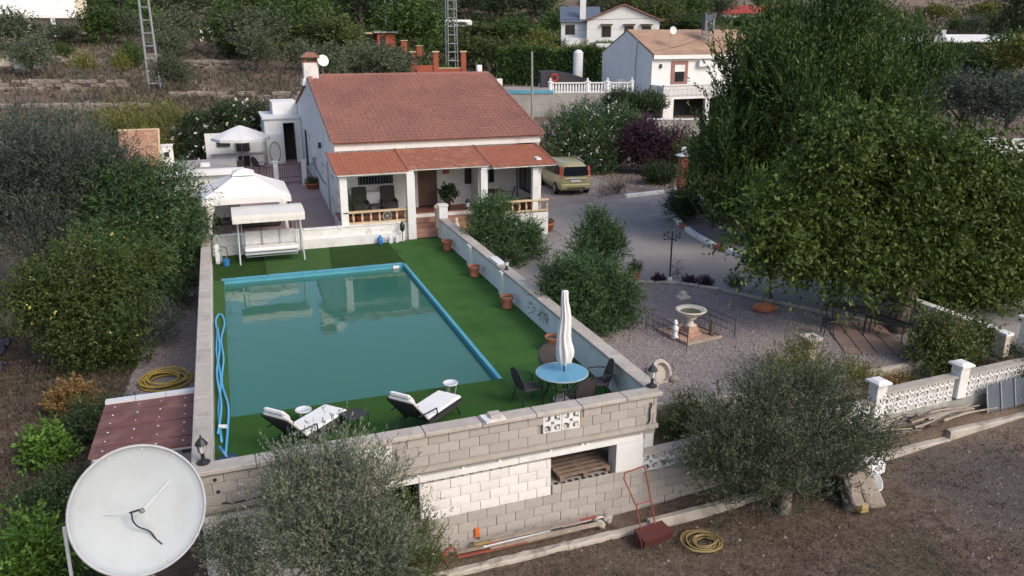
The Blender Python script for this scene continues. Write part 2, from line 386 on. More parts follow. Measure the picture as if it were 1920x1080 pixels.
def crown_mesh(name, blobs, mat, shoots=2000, per=10, L=.07, Wd=.02, slen=.3, up=.5, out=1.0, droop=0.0, spread=.8, surf=.35, seed=1, sq=1.0, rough=.18):
    rng = np.random.default_rng(seed)
    B = np.array([(b[0], b[1], b[2], b[3]) for b in blobs], float)
    w = B[:, 3]**2; idx = rng.choice(len(B), shoots, p=w/w.sum())
    d = unit(rng, shoots); d[:, 2] = d[:, 2]*.9+.1
    rad = rng.random(shoots)**surf
    rad *= 1+rng.normal(size=shoots)*rough*.5
    ph = rng.random((len(B), 6))*6.28
    lump = 1+rough*np.sin(d[:, 0]*5+ph[idx, 0])*np.sin(d[:, 1]*5+ph[idx, 1])+rough*.6*np.sin(d[:, 2]*9+ph[idx, 2])
    P0 = B[idx, :3]+d*(B[idx, 3]*rad*lump)[:, None]*np.array([1, 1, sq])
    SD = d*out+np.array([0, 0, up])+rng.normal(size=(shoots, 3))*.45
    SD /= np.linalg.norm(SD, axis=1, keepdims=True)
    sl = slen*(.5+rng.random(shoots))
    st = rng.random(shoots)*.5+.5*rng.random(len(B))[idx]
    k = np.repeat(np.arange(shoots), per); n = len(k)
    t = np.tile(np.linspace(.05, 1, per), shoots)+rng.normal(size=n)*.03
    P = P0[k]+SD[k]*(sl[k]*t)[:, None]; P[:, 2] -= droop*(t**2)*sl[k]
    D = SD[k]*(1-spread*.5)+unit(rng, n)*spread; D[:, 2] -= droop*1.2
    tone = .35*st[k]+.4*rng.random(n)+.25*t
    return leafmesh(name, P, D, L*(.6+.7*rng.random(n)), Wd*(.7+.6*rng.random(n)), tone, mat, rng)
def limbs(base, tips, r0, bark, seed=0, th=.35, n=7, wig=.12):
    rnd = random.Random(seed); mb = MB(); b = Vector(base); c = Vector((0,0,0))
    for t in tips: c += Vector(t)
    c /= len(tips); fork = b.lerp(c, th)+Vector((rnd.uniform(-wig, wig), rnd.uniform(-wig, wig), 0))
    mb.tube([b, b.lerp(fork, .35)+Vector((rnd.uniform(-wig, wig)*.5, 0, 0)), fork], [r0*1.35, r0, r0*.85], n)
    for t in tips:
        t = Vector(t); m = fork.lerp(t, .5)+Vector((rnd.uniform(-wig, wig), rnd.uniform(-wig, wig), wig))
        mb.tube([fork-Vector((0,0,r0*.3)), fork.lerp(m, .5), m, t], [r0*.6, r0*.5, r0*.33, r0*.1], n-1)
        for q in range(2):
            e = t+Vector((rnd.uniform(-1, 1), rnd.uniform(-1, 1), rnd.uniform(0, 1)))*r0*4
            mb.tube([m, m.lerp(e, .5), e], [r0*.25, r0*.18, r0*.06], 4)
    return mb

# ------------------------------------------------------------------ ground and large structure
def terrain():
    xs = sorted(set([-600,-450,-330,-250,-190,-150,-120,-95,-75,-60,-48,-40,-33]+[round(-30+i*1.0, 2) for i in range(0, 29)]+[-1.9,-1.5,-1.2,-.91,-.89]+[i*.8 for i in range(0, 11)]+[8.08,8.12]+[18.88,18.92]+[9+i*.9 for i in range(0, 60)]+[64+i*5 for i in range(0, 30)]+[215,250,290,340,400,480,580,700,850,1050,1300,1600]))
    ys = sorted(set([-30,-15,-5,0,3]+[5+i*.5 for i in range(0, 17)]+[13.3,13.6,13.74,13.76,14.2,15.38,15.42]+[15+i*1.0 for i in range(0, 19)]+[33.98,34.02]+[35+i*1.2 for i in range(0, 60)]+[108+i*4 for i in range(0, 36)]+[255,275,300,330,370,420,480,560,650,760,900,1100,1350]))
    rnd = random.Random(3)
    from mathutils import noise
    V = []
    for y in ys:
        for x in xs:
            yy = y+(step_y(x)-13.75 if 13.2 < y < 14.3 else 0); z = H(x, yy)
            if y > 50: z += .35*noise.noise((x*.08, y*.08, 0))+.12*noise.noise((x*.4, y*.4, 3))
            elif y < 13.2: z += .03*noise.noise((x*.9, y*.9, 0))
            V.append((x, yy, z))
    nx = len(xs); F = [(j*nx+i, j*nx+i+1, (j+1)*nx+i+1, (j+1)*nx+i) for j in range(len(ys)-1) for i in range(nx-1)]
    me = bpy.data.meshes.new('ground'); me.from_pydata(V, [], F); me.materials.append(MT['soil']); me.shade_smooth()
    return struct(ob('ground', me))
terrain()

# deck
PX0, PX1, PY0, PY1 = -.40, 5.68, 17.08, 27.78          # pool water edge
d = MB()
for b in ((-.8, 8.0, 13.62, PY0-.1), (-.8, 8.0, PY1+.1, 31.3), (-.8, PX0-.1, PY0-.1, PY1+.1), (PX1+.1, 8.0, PY0-.1, PY1+.1)):
    d.bx(b[0], b[1], b[2], b[3], -.12, 0)
struct(d.build('pool_deck', 'concrete'))
def sheet(name, poly, z, mat, t=.004):
    return struct(MB().prism(poly, z, z+t).build(name, mat))
def rect(a, b, c, e): return [(a, c), (b, c), (b, e), (a, e)]
sheet('artificial_turf', rect(PX1+.1, 7.93, 13.72, 31.3), .004, 'turf')
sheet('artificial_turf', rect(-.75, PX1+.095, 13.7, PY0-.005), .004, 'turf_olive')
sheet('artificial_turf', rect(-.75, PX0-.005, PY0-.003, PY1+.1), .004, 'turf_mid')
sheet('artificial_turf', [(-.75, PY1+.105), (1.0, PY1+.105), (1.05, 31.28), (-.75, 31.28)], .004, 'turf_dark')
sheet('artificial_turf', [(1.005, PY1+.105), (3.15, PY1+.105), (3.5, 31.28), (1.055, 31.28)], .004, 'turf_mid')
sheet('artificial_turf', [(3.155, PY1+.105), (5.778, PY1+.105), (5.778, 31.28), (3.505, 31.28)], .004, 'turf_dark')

pool = thing('swimming_pool', 'rectangular swimming pool of cloudy green water with a blue painted rim', 'swimming pool', (2.6, 17.0, 0))
def W2(x, y, z): return (x-2.6, y-17.0, z)
def bxw(mb, x0, x1, y0, y1, z0, z1, o=(2.6, 17.0, 0)):
    return mb.bx(x0-o[0], x1-o[0], y0-o[1], y1-o[1], z0-o[2], z1-o[2])
m = MB()
bxw(m, PX0-.1, PX1+.1, PY1, PY1+.1, -1.8, .018); bxw(m, PX0-.1, PX1+.1, PY0-.1, PY0, -1.8, 0)
bxw(m, PX0-.1, PX0, PY0, PY1, -1.8, 0); bxw(m, PX1, PX1+.1, PY0, PY1, -1.8, .018); bxw(m, PX0, PX1, PY0, PY1, -1.8, -1.75)
m.build('basin', 'pool', pool)
m = MB(); bxw(m, PX0+.001, PX1-.001, PY0+.001, PY1-.001, -.9, -.115); m.build('water', 'water', pool)
for i in range(4):      # far edge coping pieces, slightly uneven
    x0 = PX0-.1+i*1.545; m = MB(); bxw(m, x0+.01, x0+1.53, PY1-.03, PY1+.16, .021, .045+.006*(i % 2)); m.build('coping', 'pool', pool)
m = MB(); m.box(W2(PX1-.28, PY1-.02, -.05), (.22, .05, .10)); m.build('skimmer_cover', 'white', pool)

def wall_core(name, x0, x1, y0, y1, z0, z1, mat, par, o): 
    m = MB(); bxw(m, x0, x1, y0, y1, z0, z1, o); return m.build(name, mat, par)
# left, right and back walls of the deck
def cap_run(par, o, x0, x1, y0, y1, z, along, step, mat='cap', t=.09, seed=1):
    rnd = random.Random(seed); p = (y0 if along == 'y' else x0); e = (y1 if along == 'y' else x1)
    while p < e-.05:
        q = min(p+step*rnd.uniform(.9, 1.1), e)
        dz = rnd.uniform(0, .006)
        if along == 'y': c = ((x0+x1)/2-o[0], (p+q)/2-o[1], z+t/2-o[2]+dz); s = (x1-x0, q-p-.008, t)
        else: c = ((p+q)/2-o[0], (y0+y1)/2-o[1], z+t/2-o[2]+dz); s = (q-p-.008, y1-y0, t)
        MB().rbox(c, s, .012).build('coping_stone', mat, par)
        p = q
o = (-.92, 13.7, -2)
lw = thing('deck_wall', 'long low wall with flat concrete coping along the left side of the pool', 'wall', o)
wall_core('wall_body', -1.02, -.78, 13.66, 31.45, -2, .73, 'white_old', lw, o)
cap_run(lw, o, -1.07, -.75, 13.66, 31.4, .73, 'y', .95)
o = (8.06, 13.9, -2)
rw = thing('deck_wall', 'long low white wall with concrete coping between the pool deck and the garden', 'wall', o)
wall_core('wall_body', 7.94, 8.16, 13.93, 31.1, -2, .73, 'white', rw, o)
cap_run(rw, o, 7.88, 8.24, 13.96, 31.1, .73, 'y', .9, seed=4)
m = MB(); bxw(m, 7.80, 7.935, 26.55, 26.95, 0.006, .78, o); m.build('pier', 'white', rw)
m = MB(); bxw(m, 7.80, 7.935, 23.1, 23.4, 0.006, .78, o); m.build('pier', 'white', rw)
m = MB(); bxw(m, 7.93, 8.2, 23.85, 24.75, .83, .87, o); m.build('loose_slab', 'white_old', rw)
m = MB(); bxw(m, 7.9, 8.25, 31.12, 31.45, -.5, 1.3, o); bxw(m, 7.87, 8.28, 31.09, 31.48, 1.303, 1.36, o); m.build('end_pillar', 'white', rw)
def scroll(par, o, y, z, s, flip=1):
    mb = MB()
    for c, sg in ((-.28, 1), (.28, -1)):
        pts = []
        for i in range(16):
            a = i*.42; r = .16*(1-i/20); pts.append((7.915-o[0], y+sg*(c+math.cos(a)*r)*s-o[1], z+math.sin(a)*r*s-o[2]))
        mb.tube(pts, .014, 5)
    mb.tube([(7.915-o[0], y-.4*s-o[1], z-.15*s-o[2]), (7.915-o[0], y-o[1], z+.1*s-o[2]), (7.915-o[0], y+.4*s-o[1], z-.15*s-o[2])], .013, 5)
    for k in (-.1, .12): mb.tube([(7.915-o[0], y+k*s-o[1], z-.2*s-o[2]), (7.915-o[0], y+k*s-o[1], z+.22*s-o[2])], .011, 5)
    return mb
for k, (y, z, lab) in enumerate(((19.9, .44, 'wrought iron scroll ornament on the white wall nearer the middle of the deck'), (15.6, .38, 'wrought iron scroll ornament on the white wall behind the round glass table'))):
    oo = (7.93, y, z); t = scroll(None, oo, y, z, 1.0).build('wall_ornament', 'shutter', None, oo); tag(t, lab, 'ornament')
o = (2.7, 31.4, 0)
bw = thing('patio_wall', 'low white wall between the artificial turf and the pink patio', 'wall', o)
wall_core('wall_body', -.76, 6.5, 31.30, 31.5, 0, .70, 'white_old', bw, o)
wall_core('ledge', -.74, 6.45, 31.16, 31.297, 0, .36, 'white', bw, o)
cap_run(bw, o, -.8, 6.5, 31.27, 31.53, .70, 'x', 1.2, 'white_old', .05, 9)

# the block front of the pool terrace; local u runs along it
FA = math.atan2(.27, 9.0); FO = (-.98, 13.37)
def fpt(u, v, z=0): return (FO[0]+u*math.cos(FA)-v*math.sin(FA), FO[1]+u*math.sin(FA)+v*math.cos(FA), z)
def block_mesh(name, w, h, dth, mat, b=.007):
    x, z = w/2, h/2
    return MB().loft([[(-x,dth,-z),(x,dth,-z),(x,dth,z),(-x,dth,z)], [(-x,b,-z),(x,b,-z),(x,b,z),(-x,b,z)], [(-x+b,0,-z+b),(x-b,0,-z+b),(x-b,0,z-b),(-x+b,0,z-b)]]).mesh(name, mat)
BM = {}
def blockrow(par, u0, u1, z, hgt=.21, mat='block', off=0.0, y=0.0, skip=(), name='block', slope=0.0, step=.405, seed=0):
    rnd = random.Random(int(z*1000)+seed); u = u0-off
    while u < u1-.03:
        a, b = max(u, u0), min(u+step, u1); u += step
        mid = (a+b)/2
        if b-a < .06 or any(s0 < mid < s1 and z0 <= z+.01 < z1 for s0, s1, z0, z1 in skip): continue
        w = round(b-a-.007, 3); key = (name, w, hgt, mat)
        if key not in BM: BM[key] = block_mesh(name, w, hgt-.007, .17, MT[mat])
        ob(name, BM[key], par, (mid, y+rnd.uniform(-.005, .005), z+hgt/2+slope*(mid-u0)), (rnd.uniform(-.008, .008), 0, rnd.uniform(-.008, .008)))
def breeze_mesh(w):
    mb = MB(); h = w/2; t = w*.085; D = .11
    def bar(x0, x1, z0, z1): mb.bx(x0, x1, 0, D, z0, z1)
    bar(-h, h, h-t, h); bar(-h, h, -h, -h+t); bar(-h, -h+t, -h+t+.001, h-t-.001); bar(h-t, h, -h+t+.001, h-t-.001)
    q = w*.17; s = w*.08
    bar(-q, q, q-s, q); bar(-q, q, -q, -q+s); bar(-q, -q+s, -q+s+.001, q-s-.001); bar(q-s, q, -q+s+.001, q-s-.001)
    bar(-h+t+.001, -q-.001, -s*1.3, s*1.3); bar(q+.001, h-t-.001, -s*1.3, s*1.3); bar(-s*1.3, s*1.3, q+.001, h-t-.001); bar(-s*1.3, s*1.3, -h+t+.001, -q-.001)
    for sx in (-1, 1):
        for sz in (-1, 1): mb.box((sx*w*.31, D/2+.002, sz*w*.31), (w*.13, D-.01, w*.13), (0, 0, 0))
    return mb.mesh('breeze_block', MT['white_old'])
BZ = breeze_mesh(.395); BZS = breeze_mesh(.30)

t = thing('parapet_wall', 'pale concrete block parapet along the near edge of the pool deck', 'wall', (*FO, 0), FA)
skips = [(6.42, 7.24, .3, .8), (2.55, 3.37, .3, .8)]
for i in range(3): blockrow(t, .02, 9.02, .10+.21*i, off=.2*(i % 2), skip=skips)
m = MB(); m.bx(.04, 6.40, .06, .24, .10, .728); m.bx(7.26, 9.0, .06, .24, .10, .728); m.bx(6.40, 7.26, .06, .24, .10, .31)
m.build('mortar_bed', 'mortar', t)
for u in (6.62, 7.03, 2.76, 3.17): ob('breeze_block', BZ, t, (u, -.01, .52))
m = MB(); m.bx(7.25, 7.285, -.01, .05, .32, .73); m.build('expansion_joint', 'boards', t)
u = -.06; rnd = random.Random(5)
while u < 9.1:
    q = min(u+rnd.uniform(.85, 1.15), 9.14); MB().rbox(((u+q)/2, .10, .775+rnd.uniform(0, .006)), (q-u-.01, .36, .09), .014).build('coping_stone', 'cap', t); u = q
m = MB(); m.box((5.38, .05, .845), (.42, .32, .05), (0, 0, .1)); m.build('loose_slab', 'white_old', t)
m = MB(); m.rbox((5.42, .06, .90), (.24, .22, .06), .01); m.build('socket_block', 'cap', t)
m = MB(); m.tube([(8.84, -.03, .60), (8.87, -.035, .55), (8.83, -.03, .45), (8.84, -.03, .2), (8.80, -.02, .12)], .017, 6); m.build('cable_hook', 'iron', t)
m = MB()
for (uu, zz) in ((.28, .60), (.31, .36)): m.loft([[(uu+.035*math.cos(a), -.008, zz+.035*math.sin(a)) for a in [2*PI*i/10 for i in range(10)]], [(uu+.035*math.cos(a), .0, zz+.035*math.sin(a)) for a in [2*PI*i/10 for i in range(10)]]])
m.build('drain_hole', 'dark', t)
m = MB(); m.tube([(.36, -.03, .14), (.40, -.06, .16), (.5, -.05, .11), (.9, -.04, .13), (1.5, -.04, .14)], .012, 5); m.build('drain_hose', 'iron', t)

t = thing('terrace_front_wall', 'block and white painted front under the pool terrace with open storage bays', 'wall', (*FO, 0), FA)
m = MB(); m.bx(-.02, 9.03, -.07, .3, .012, .095); m.build('ledge', 'cap', t)
m = MB(); m.bx(0, 9.0, .0, .3, -.068, .01); m.build('ledge_underside', 'concrete', t)
for u0, u1 in ((0, 1.9), (1.9, 3.86), (3.86, 5.9), (5.9, 8.72)):
    m = MB(); m.bx(u0+.01, u1-.006, -.02, .16, -.225, -.105); m.build('beam', 'white', t)
for u in (.9, 1.9, 3.05, 3.86, 4.75, 5.5, 6.6, 7.3, 7.42, 8.68):
    m = MB(); m.bx(u-.03, u+.03, -.01, .15, -.104, -.069); m.build('spacer', 'white_old', t)
m = MB(); m.bx(8.1, 8.74, 0, .34, -.909, -.227); m.build('column', 'white', t)
m = MB(); m.bx(.0, .34, 0, .34, -2.3, -.227); m.build('column', 'white_old', t)
for i in range(4): blockrow(t, 3.88, 6.62, -1.12+.205*i, .205, 'block_w', off=.2*(i % 2), y=.02)
m = MB(); m.bx(3.89, 6.61, .07, .19, -1.12, -.30); m.build('mortar_bed', 'mortar_w', t)
for i in range(10): 
    m = MB(); m.bx(3.95+i*.2, 4.06+i*.2, .03, .14, -.298, -.228); m.build('spacer_block', 'block', t)
for i in range(9): blockrow(t, .36, 3.2, -2.1+.205*i, .205, 'block_w', off=.2*(i % 2), y=.02, seed=3)
m = MB(); m.bx(.37, 3.19, .07, .19, -2.1, -.26); m.build('mortar_bed', 'mortar_w', t)
m = MB(); m.bx(3.86, 3.878, .0, .2, -1.12, -.23); m.build('bay_frame', 'galv', t)
for i in range(5): blockrow(t, 3.2, 8.76, -2.17+.21*i, .21, 'block', off=.2*(i % 2), y=-.0)
for i in range(5, 6): blockrow(t, 6.645, 8.76, -2.17+.21*i, .21, 'block', off=.2*(i % 2), y=-.0, seed=2)
m = MB(); m.bx(3.21, 6.63, .06, .2, -2.17, -1.125); m.bx(6.63, 8.75, .06, .2, -2.17, -.913); m.build('mortar_bed', 'mortar', t)
for i in range(9):
    m = MB(); m.bx(6.72+i*.155, 6.80+i*.155, .03, .10, -.910, -.900); m.build('block_hole', 'dark', t)
m = MB(); m.bx(6.63, 9.0, .19, 3.2, -1.0, -.935); m.build('storage_floor', 'concrete', t)

# wooden pallet in the storage bay
p = fpt(7.42, .62, -.93)
t = thing('pallet', 'grey wooden pallet stored in the open bay under the pool terrace', 'pallet', p, FA+.04)
for i in range(7): MB().rbox((0, -.48+i*.16, .133), (1.2, .105, .022), .004).build('board', 'wood', t)
for x in (-.54, 0, .54):
    MB().box((x, 0, .108), (.1, 1.06, .022)).build('stringer', 'wood', t)
    for y in (-.47, 0, .47): MB().box((x, y, .0585), (.1, .12, .075)).build('foot_block', 'wood', t)
    MB().box((x, 0, .010), (.1, 1.06, .018)).build('bottom_board', 'wood', t)

# boundary wall that carries on to the right, with breeze blocks and capped piers
def lz(u): return .02*(u-8.75)
t = thing('boundary_wall', 'garden boundary wall of grey blocks topped with white breeze blocks and pillars', 'wall', (*FO, 0), FA)
for i in range(5):
    z = -2.17+.21*i
    blockrow(t, 8.77, 12.4, z, .21, 'block', off=.2*(i % 2), y=.05, slope=0)
m = MB(); m.loft([[(8.77, .11, -2.3), (12.4, .11, -2.3), (12.4, .27, -2.3), (8.77, .27, -2.3)], [(8.77, .11, -1.125), (12.4, .11, -1.125), (12.4, .27, -1.125), (8.77, .27, -1.125)]]); m.build('mortar_bed', 'mortar', t)
def slab(u0, u1, y0, y1, za, zb, ta, tb):    # za..ta at u0, zb..tb at u1
    return MB().add([(u0,y0,za),(u1,y0,zb),(u1,y1,zb),(u0,y1,za),(u0,y0,ta),(u1,y0,tb),(u1,y1,tb),(u0,y1,ta)], [(0,3,2,1),(4,5,6,7),(0,1,5,4),(1,2,6,5),(2,3,7,6),(3,0,4,7)])
slab(8.77, 12.4, .05, .27, -1.12, -1.115, -1.08, -1.08+lz(12.4)).build('ledge', 'render', t)
slab(12.41, 21, .05, .27, -2.2, -2.0, -1.08+lz(12.41), -1.08+lz(21)).build('rendered_base', 'render', t)
piers = [(15.22, .40), (17.88, .40)]
segs = [(8.80, 15.02), (15.42, 17.68), (18.08, 21.0)]
for a, b in segs:
    big = a < 10; wd_ = .395 if big else .30; n = int((b-a)/(wd_+.005)); top = -.68 if big else -.47
    for i in range(n):
        for j in range(1 if big else 2):
            u = a+wd_/2+i*(b-a)/n; ob('breeze_block', BZ if big else BZS, t, (u, .09, -1.077+wd_/2+j*.303+lz(u)), (0, -.02, 0))
    slab(a-.02, b+.02, .03, .29, top+lz(a), top+lz(b), top+.05+lz(a), top+.05+lz(b)).build('coping', 'cap', t)
for u, w in piers:
    z = lz(u); MB().rbox((u, .15, -.61+z), (.30, .30, .85), .01).build('pillar', 'white_old', t)
    m = MB(); m.loft([[(u-.21, -.07, -.182+z), (u+.21, -.07, -.182+z), (u+.21, .37, -.182+z), (u-.21, .37, -.182+z)], [(u-.21, -.07, -.13+z), (u+.21, -.07, -.13+z), (u+.21, .37, -.13+z), (u-.21, .37, -.13+z)], [(u-.12, .03, -.08+z), (u+.12, .03, -.08+z), (u+.12, .27, -.08+z), (u-.12, .27, -.08+z)]]); m.build('pillar_cap', 'white', t)
# old low kerb wall in front
t = thing('kerb_wall', 'crumbling low cream kerb wall at the foot of the block walls', 'kerb', (0, 0, 0))
rnd = random.Random(8); x = 2.0
while x < 20:
    w = rnd.uniform(1.6, 3.0); y = 12.93+(x-2)*.038+rnd.uniform(-.02, .02); z = H(x, 12.6)-(.17 if x < 6.6 else .05)
    if not (6.55 < x < 6.9):
        kb_ = MB(); rg = []; nn_ = 9
        for q in range(nn_):
            xx = x+(w-.006)*q/(nn_-1); yy = y+.038*(xx-x-w/2); e = [rnd.uniform(-.018, .018) for _ in range(4)]
            rg.append([(xx, yy-.10+e[0], z-.17), (xx, yy-.095+e[1], z+.24+e[2]), (xx, yy-.07, z+.265+e[2]), (xx, yy+.07, z+.265+e[3]), (xx, yy+.10, z+.24+e[3]), (xx, yy+.10, z-.17)])
        kb_.loft(rg).build('kerb_block', 'kerbold', t)
    x += w

# garden sheets
sheet('gravel_garden', [(8.25, 15.38), (9.2, 15.28), (11.5, 15.05), (14.3, 15.2), (16.8, 15.3), (18.6, 15.6), (21, 15.3), (21, 50), (16, 52), (13.4, 50), (13.4, 33), (8.3, 31.4)], -.44, 'gravel', .03)
drv = [(8.3, 31.2), (8.3, 26.5), (12.95, 24.3), (13.9, 24.1), (15.4, 22.45), (16.3, 20.75), (17.5, 18.7), (19.2, 16.9), (21.5, 14.9), (26, 15), (26, 18), (21.2, 18.6), (19.75, 21), (19.4, 22.7), (18.75, 25.4), (18.4, 27.4), (18.8, 30.2), (19.6, 32.6), (21.5, 34.5), (24, 36), (30, 38.5), (30, 40), (22.4, 38.5), (19.7, 38.0), (15.0, 36.9), (13.4, 36.5), (13.4, 31.2)]
sheet('driveway', drv, -.409, 'drive', .012)
sheet('road', [(24, 30), (40, 20), (70, 35), (60, 48), (34, 44)], -.44, 'drive', .02)
# inner wall behind the planted strip
t = thing('inner_wall', 'thin pale retaining wall between gravel garden and planted strip', 'wall', (0, 0, 0))
P = [(8.3, 15.35), (9.2, 15.25), (11.5, 15.0), (14.3, 15.15), (16.8, 15.25), (18.4, 15.6)]
for (a, b) in zip(P, P[1:]):
    L_ = math.hypot(b[0]-a[0], b[1]-a[1]); an = math.atan2(b[1]-a[1], b[0]-a[0])
    MB().rbox(((a[0]+b[0])/2, (a[1]+b[1])/2, -.75), (L_-.01, .14, .80), .01, (0, 0, an)).build('wall_panel', 'kerbold', t)
struct(MB().prism([(8.2, 13.9), (20, 14.3), (18.5, 15.5), (14, 15.1), (11.5, 14.95), (8.2, 15.3)], -1.0, -.93).build('planted_strip', 'soil'))
struct(MB().loft([[(x, 12.98+(x-2)*.038, -2.3), (x, 13.45+(x-2)*.030, -2.3), (x, 13.45+(x-2)*.030, H(x, 12.6)+dz+.10), (x, 12.98+(x-2)*.038, H(x, 12.6)+dz)] for x, dz in ((2, .02), (6.5, .02), (8, .04), (10, .08), (13, .12), (16, .14), (21, .14))]).build('soil_bank', 'soil'))
# kerbs of the driveway
def kerb(label, P, mats, w=.22, h=.2, z=-.41, sub=None):
    t = thing('kerb', label, 'kerb', (P[0][0], P[0][1], z)); k = 0
    for a, b in zip(P, P[1:]):
        L_ = math.hypot(b[0]-a[0], b[1]-a[1]); an = math.atan2(b[1]-a[1], b[0]-a[0]); n = max(1, round(L_/.75))
        for i in range(n):
            f = (i+.5)/n; mt = mats[k % len(mats)]; k += 1
            MB().rbox((a[0]+(b[0]-a[0])*f-P[0][0], a[1]+(b[1]-a[1])*f-P[0][1], h/2), (L_/n-.01, w, h), .02, (0, 0, an)).build('kerb_stone', mt, t)
    return t
kerb('white painted kerb with red sections curving round the planting bed beyond the driveway', [(19.75, 33.0), (19.1, 31.3), (18.7, 29.6), (18.35, 27.4), (18.7, 25.3), (19.35, 22.8), (19.65, 21.0), (20.3, 19.3)], ['white', 'white', 'brick', 'white', 'white', 'white', 'white', 'brick', 'white', 'white'])
kerb('straight white painted kerb at the far side of the driveway by the gravel', [(19.75, 38.05), (22.3, 38.5), (24.0, 38.9)], ['white'])
kerb('low cream stone edging between the gravel garden and the driveway', [(12.4, 24.4), (13.0, 24.25), (14.4, 23.6), (15.4, 22.45), (16.3, 20.75), (17.5, 18.7), (18.6, 17.4)], ['kerbold'], .13, .1)
kerb('half hidden stone edging behind the bush at the back of the planting bed', [(19.9, 32.9), (21.5, 33.6), (24.0, 34.3)], ['kerbold'], .15, .14)

# low beige wall by the gate and gate pillar
t = thing('garden_wall', 'beige rendered wall with a white top beside the garden entrance on the right', 'wall', (19.3, 14.8, -.42))
slab(0, 4.2, -.1, .1, 0, 0, .62, .62).build('wall_body', 'cream', t); slab(-.03, 4.23, -.14, .14, .622, .622, .70, .70).build('coping', 'white', t)
t.rotation_euler = (0, 0, R_(92)); 
t = thing('gate_pillar', 'weathered white gate pillar with stepped cap at the right edge', 'pillar', (20.35, 14.9, -.42))
MB().rbox((0, 0, .45), (.5, .5, .95), .015).build('shaft', 'white_old', t); MB().rbox((0, 0, .96), (.66, .66, .07), .015).build('cap', 'white_old', t); MB().rbox((0, 0, 1.02), (.4, .4, .05), .01).build('cap_top', 'white_old', t)

# ------------------------------------------------------------------ the house
HX0, HX1, HY0, HYR, HY1 = 4.30, 13.25, 34.0, 41.6, 50.0
HZ, HR, HB = 3.66, 5.90, 4.0
house = thing('house', 'white single storey house with red tiled roof and tiled porch', 'house', (8.8, 34, 0))
o = (8.8, 34, 0)
def hb(name, x0, x1, y0, y1, z0, z1, mat='white', par=None):
    m = MB(); bxw(m, x0, x1, y0, y1, z0, z1, o); return m.build(name, mat, par or house)
def gable(x0, x1):
    P = [(HY0, -.5), (HY1, -.5), (HY1, HB-.08), (HYR, HR-.08), (HY0, HZ-.08)]
    return MB().loft([[(x0-o[0], y-o[1], z) for y, z in P], [(x1-o[0], y-o[1], z) for y, z in P]])
gable(HX0, HX0+.25).build('wall', 'white', house); gable(HX1-.25, HX1).build('wall', 'white', house)
hb('wall', HX0+.25, HX1-.25, HY1-.25, HY1, -.5, HB-.1)
# front wall with openings filled by recessed pieces
hb('wall', HX0+.25, 12.2, 34.0, 34.2, .72, 3.3)
hb('fascia', HX0-.02, HX1+.02, 33.86, 33.998, 3.30, HZ-.03)
hb('fascia', HX0-.06, HX1+.06, 33.80, 33.858, HZ-.09, HZ-.03)
# roof: stepped courses of curved tiles over a deck
def tiled(x0, x1, ya, za, yb, zb, nrow, tw, lift, ox=o, amp=.028):
    mb = MB(); nt = int(round((x1-x0)/tw)); tw = (x1-x0)/nt
    dy, dz = (yb-ya)/nrow, (zb-za)/nrow; rnd = random.Random(int(x0*10)+nrow)
    for r in range(nrow):
        y0, z0 = ya+dy*r, za+dz*r; y1, z1 = y0+dy*1.06, z0+dz*1.06
        for i in range(nt):
            xa = x0+tw*i; h = rnd.uniform(-.004, .004); j = rnd.uniform(-.01, .01)
            pf = [(0, 0), (.22, .75), (.5, 1), (.78, .75), (1, 0)]
            F = [(xa+tw*p-ox[0], y0+j-ox[1], z0+lift+h+amp*q-ox[2]) for p, q in pf]; B = [(xa+tw*p-ox[0], y1-ox[1], z1+h+amp*q-.006-ox[2]) for p, q in pf]
            U = [(xa+tw*p-ox[0], y0+j-ox[1], z0-.01-ox[2]) for p, q in pf]
            k = len(mb.v); mb.v += F+B+U
            for q in range(4): mb.f.append((k+q, k+q+1, k+5+q+1, k+5+q)); mb.f.append((k+10+q, k+10+q+1, k+q+1, k+q))
    return mb
rp = MB(); 
def roofdeck(x0, x1, pts, t):
    rings = []
    for x in (x0, x1): rings.append([(x-o[0], y-o[1], z) for y, z in pts]+[(x-o[0], y-o[1], z-t) for y, z in reversed(pts)])
    return MB().loft(rings)
roof = roofdeck(HX0-.10, HX1+.10, [(33.72, HZ), (HYR, HR), (HY1+.15, HB-.05)], .07).build('roof', 'tile', house)
stuff(tiled(HX0-.12, HX1+.12, 33.66, HZ+.005, HYR, HR+.005, 27, .235, .072).build('roof_tiles', 'tile', roof))
for k in range(34):
    m = MB(); x = HX0-.1+k*.268; m.loft([[(x-o[0]+dx, HYR-o[1]+.13*math.cos(a), HR+.0+.10*math.sin(a)+g) for a in [PI*i/6 for i in range(7)]] for dx, g in ((0, .02), (.285, .006))], caps=True); m.build('ridge_tile', 'tile', roof)
for xv, nm in ((HX0-.12, 0), (HX1+.12, 1)):
    for k in range(26):
        f0 = k/26; f1 = (k+1.1)/26; m = MB()
        m.loft([[(xv-o[0]+.07*math.cos(a), 33.66+(HYR-33.66)*f-o[1], HZ+(HR-HZ)*f+.03+.06*math.sin(a)+g) for a in [PI*i/5 for i in range(6)]] for f, g in ((f0, .015), (f1, 0))]); m.build('verge_tile', 'tile', roof)
m = MB(); m.box((HX1-.35-o[0], HYR-o[1]+.1, HR+.22), (.26, .26, .42)); m.build('vent_stub', 'white_old', roof)
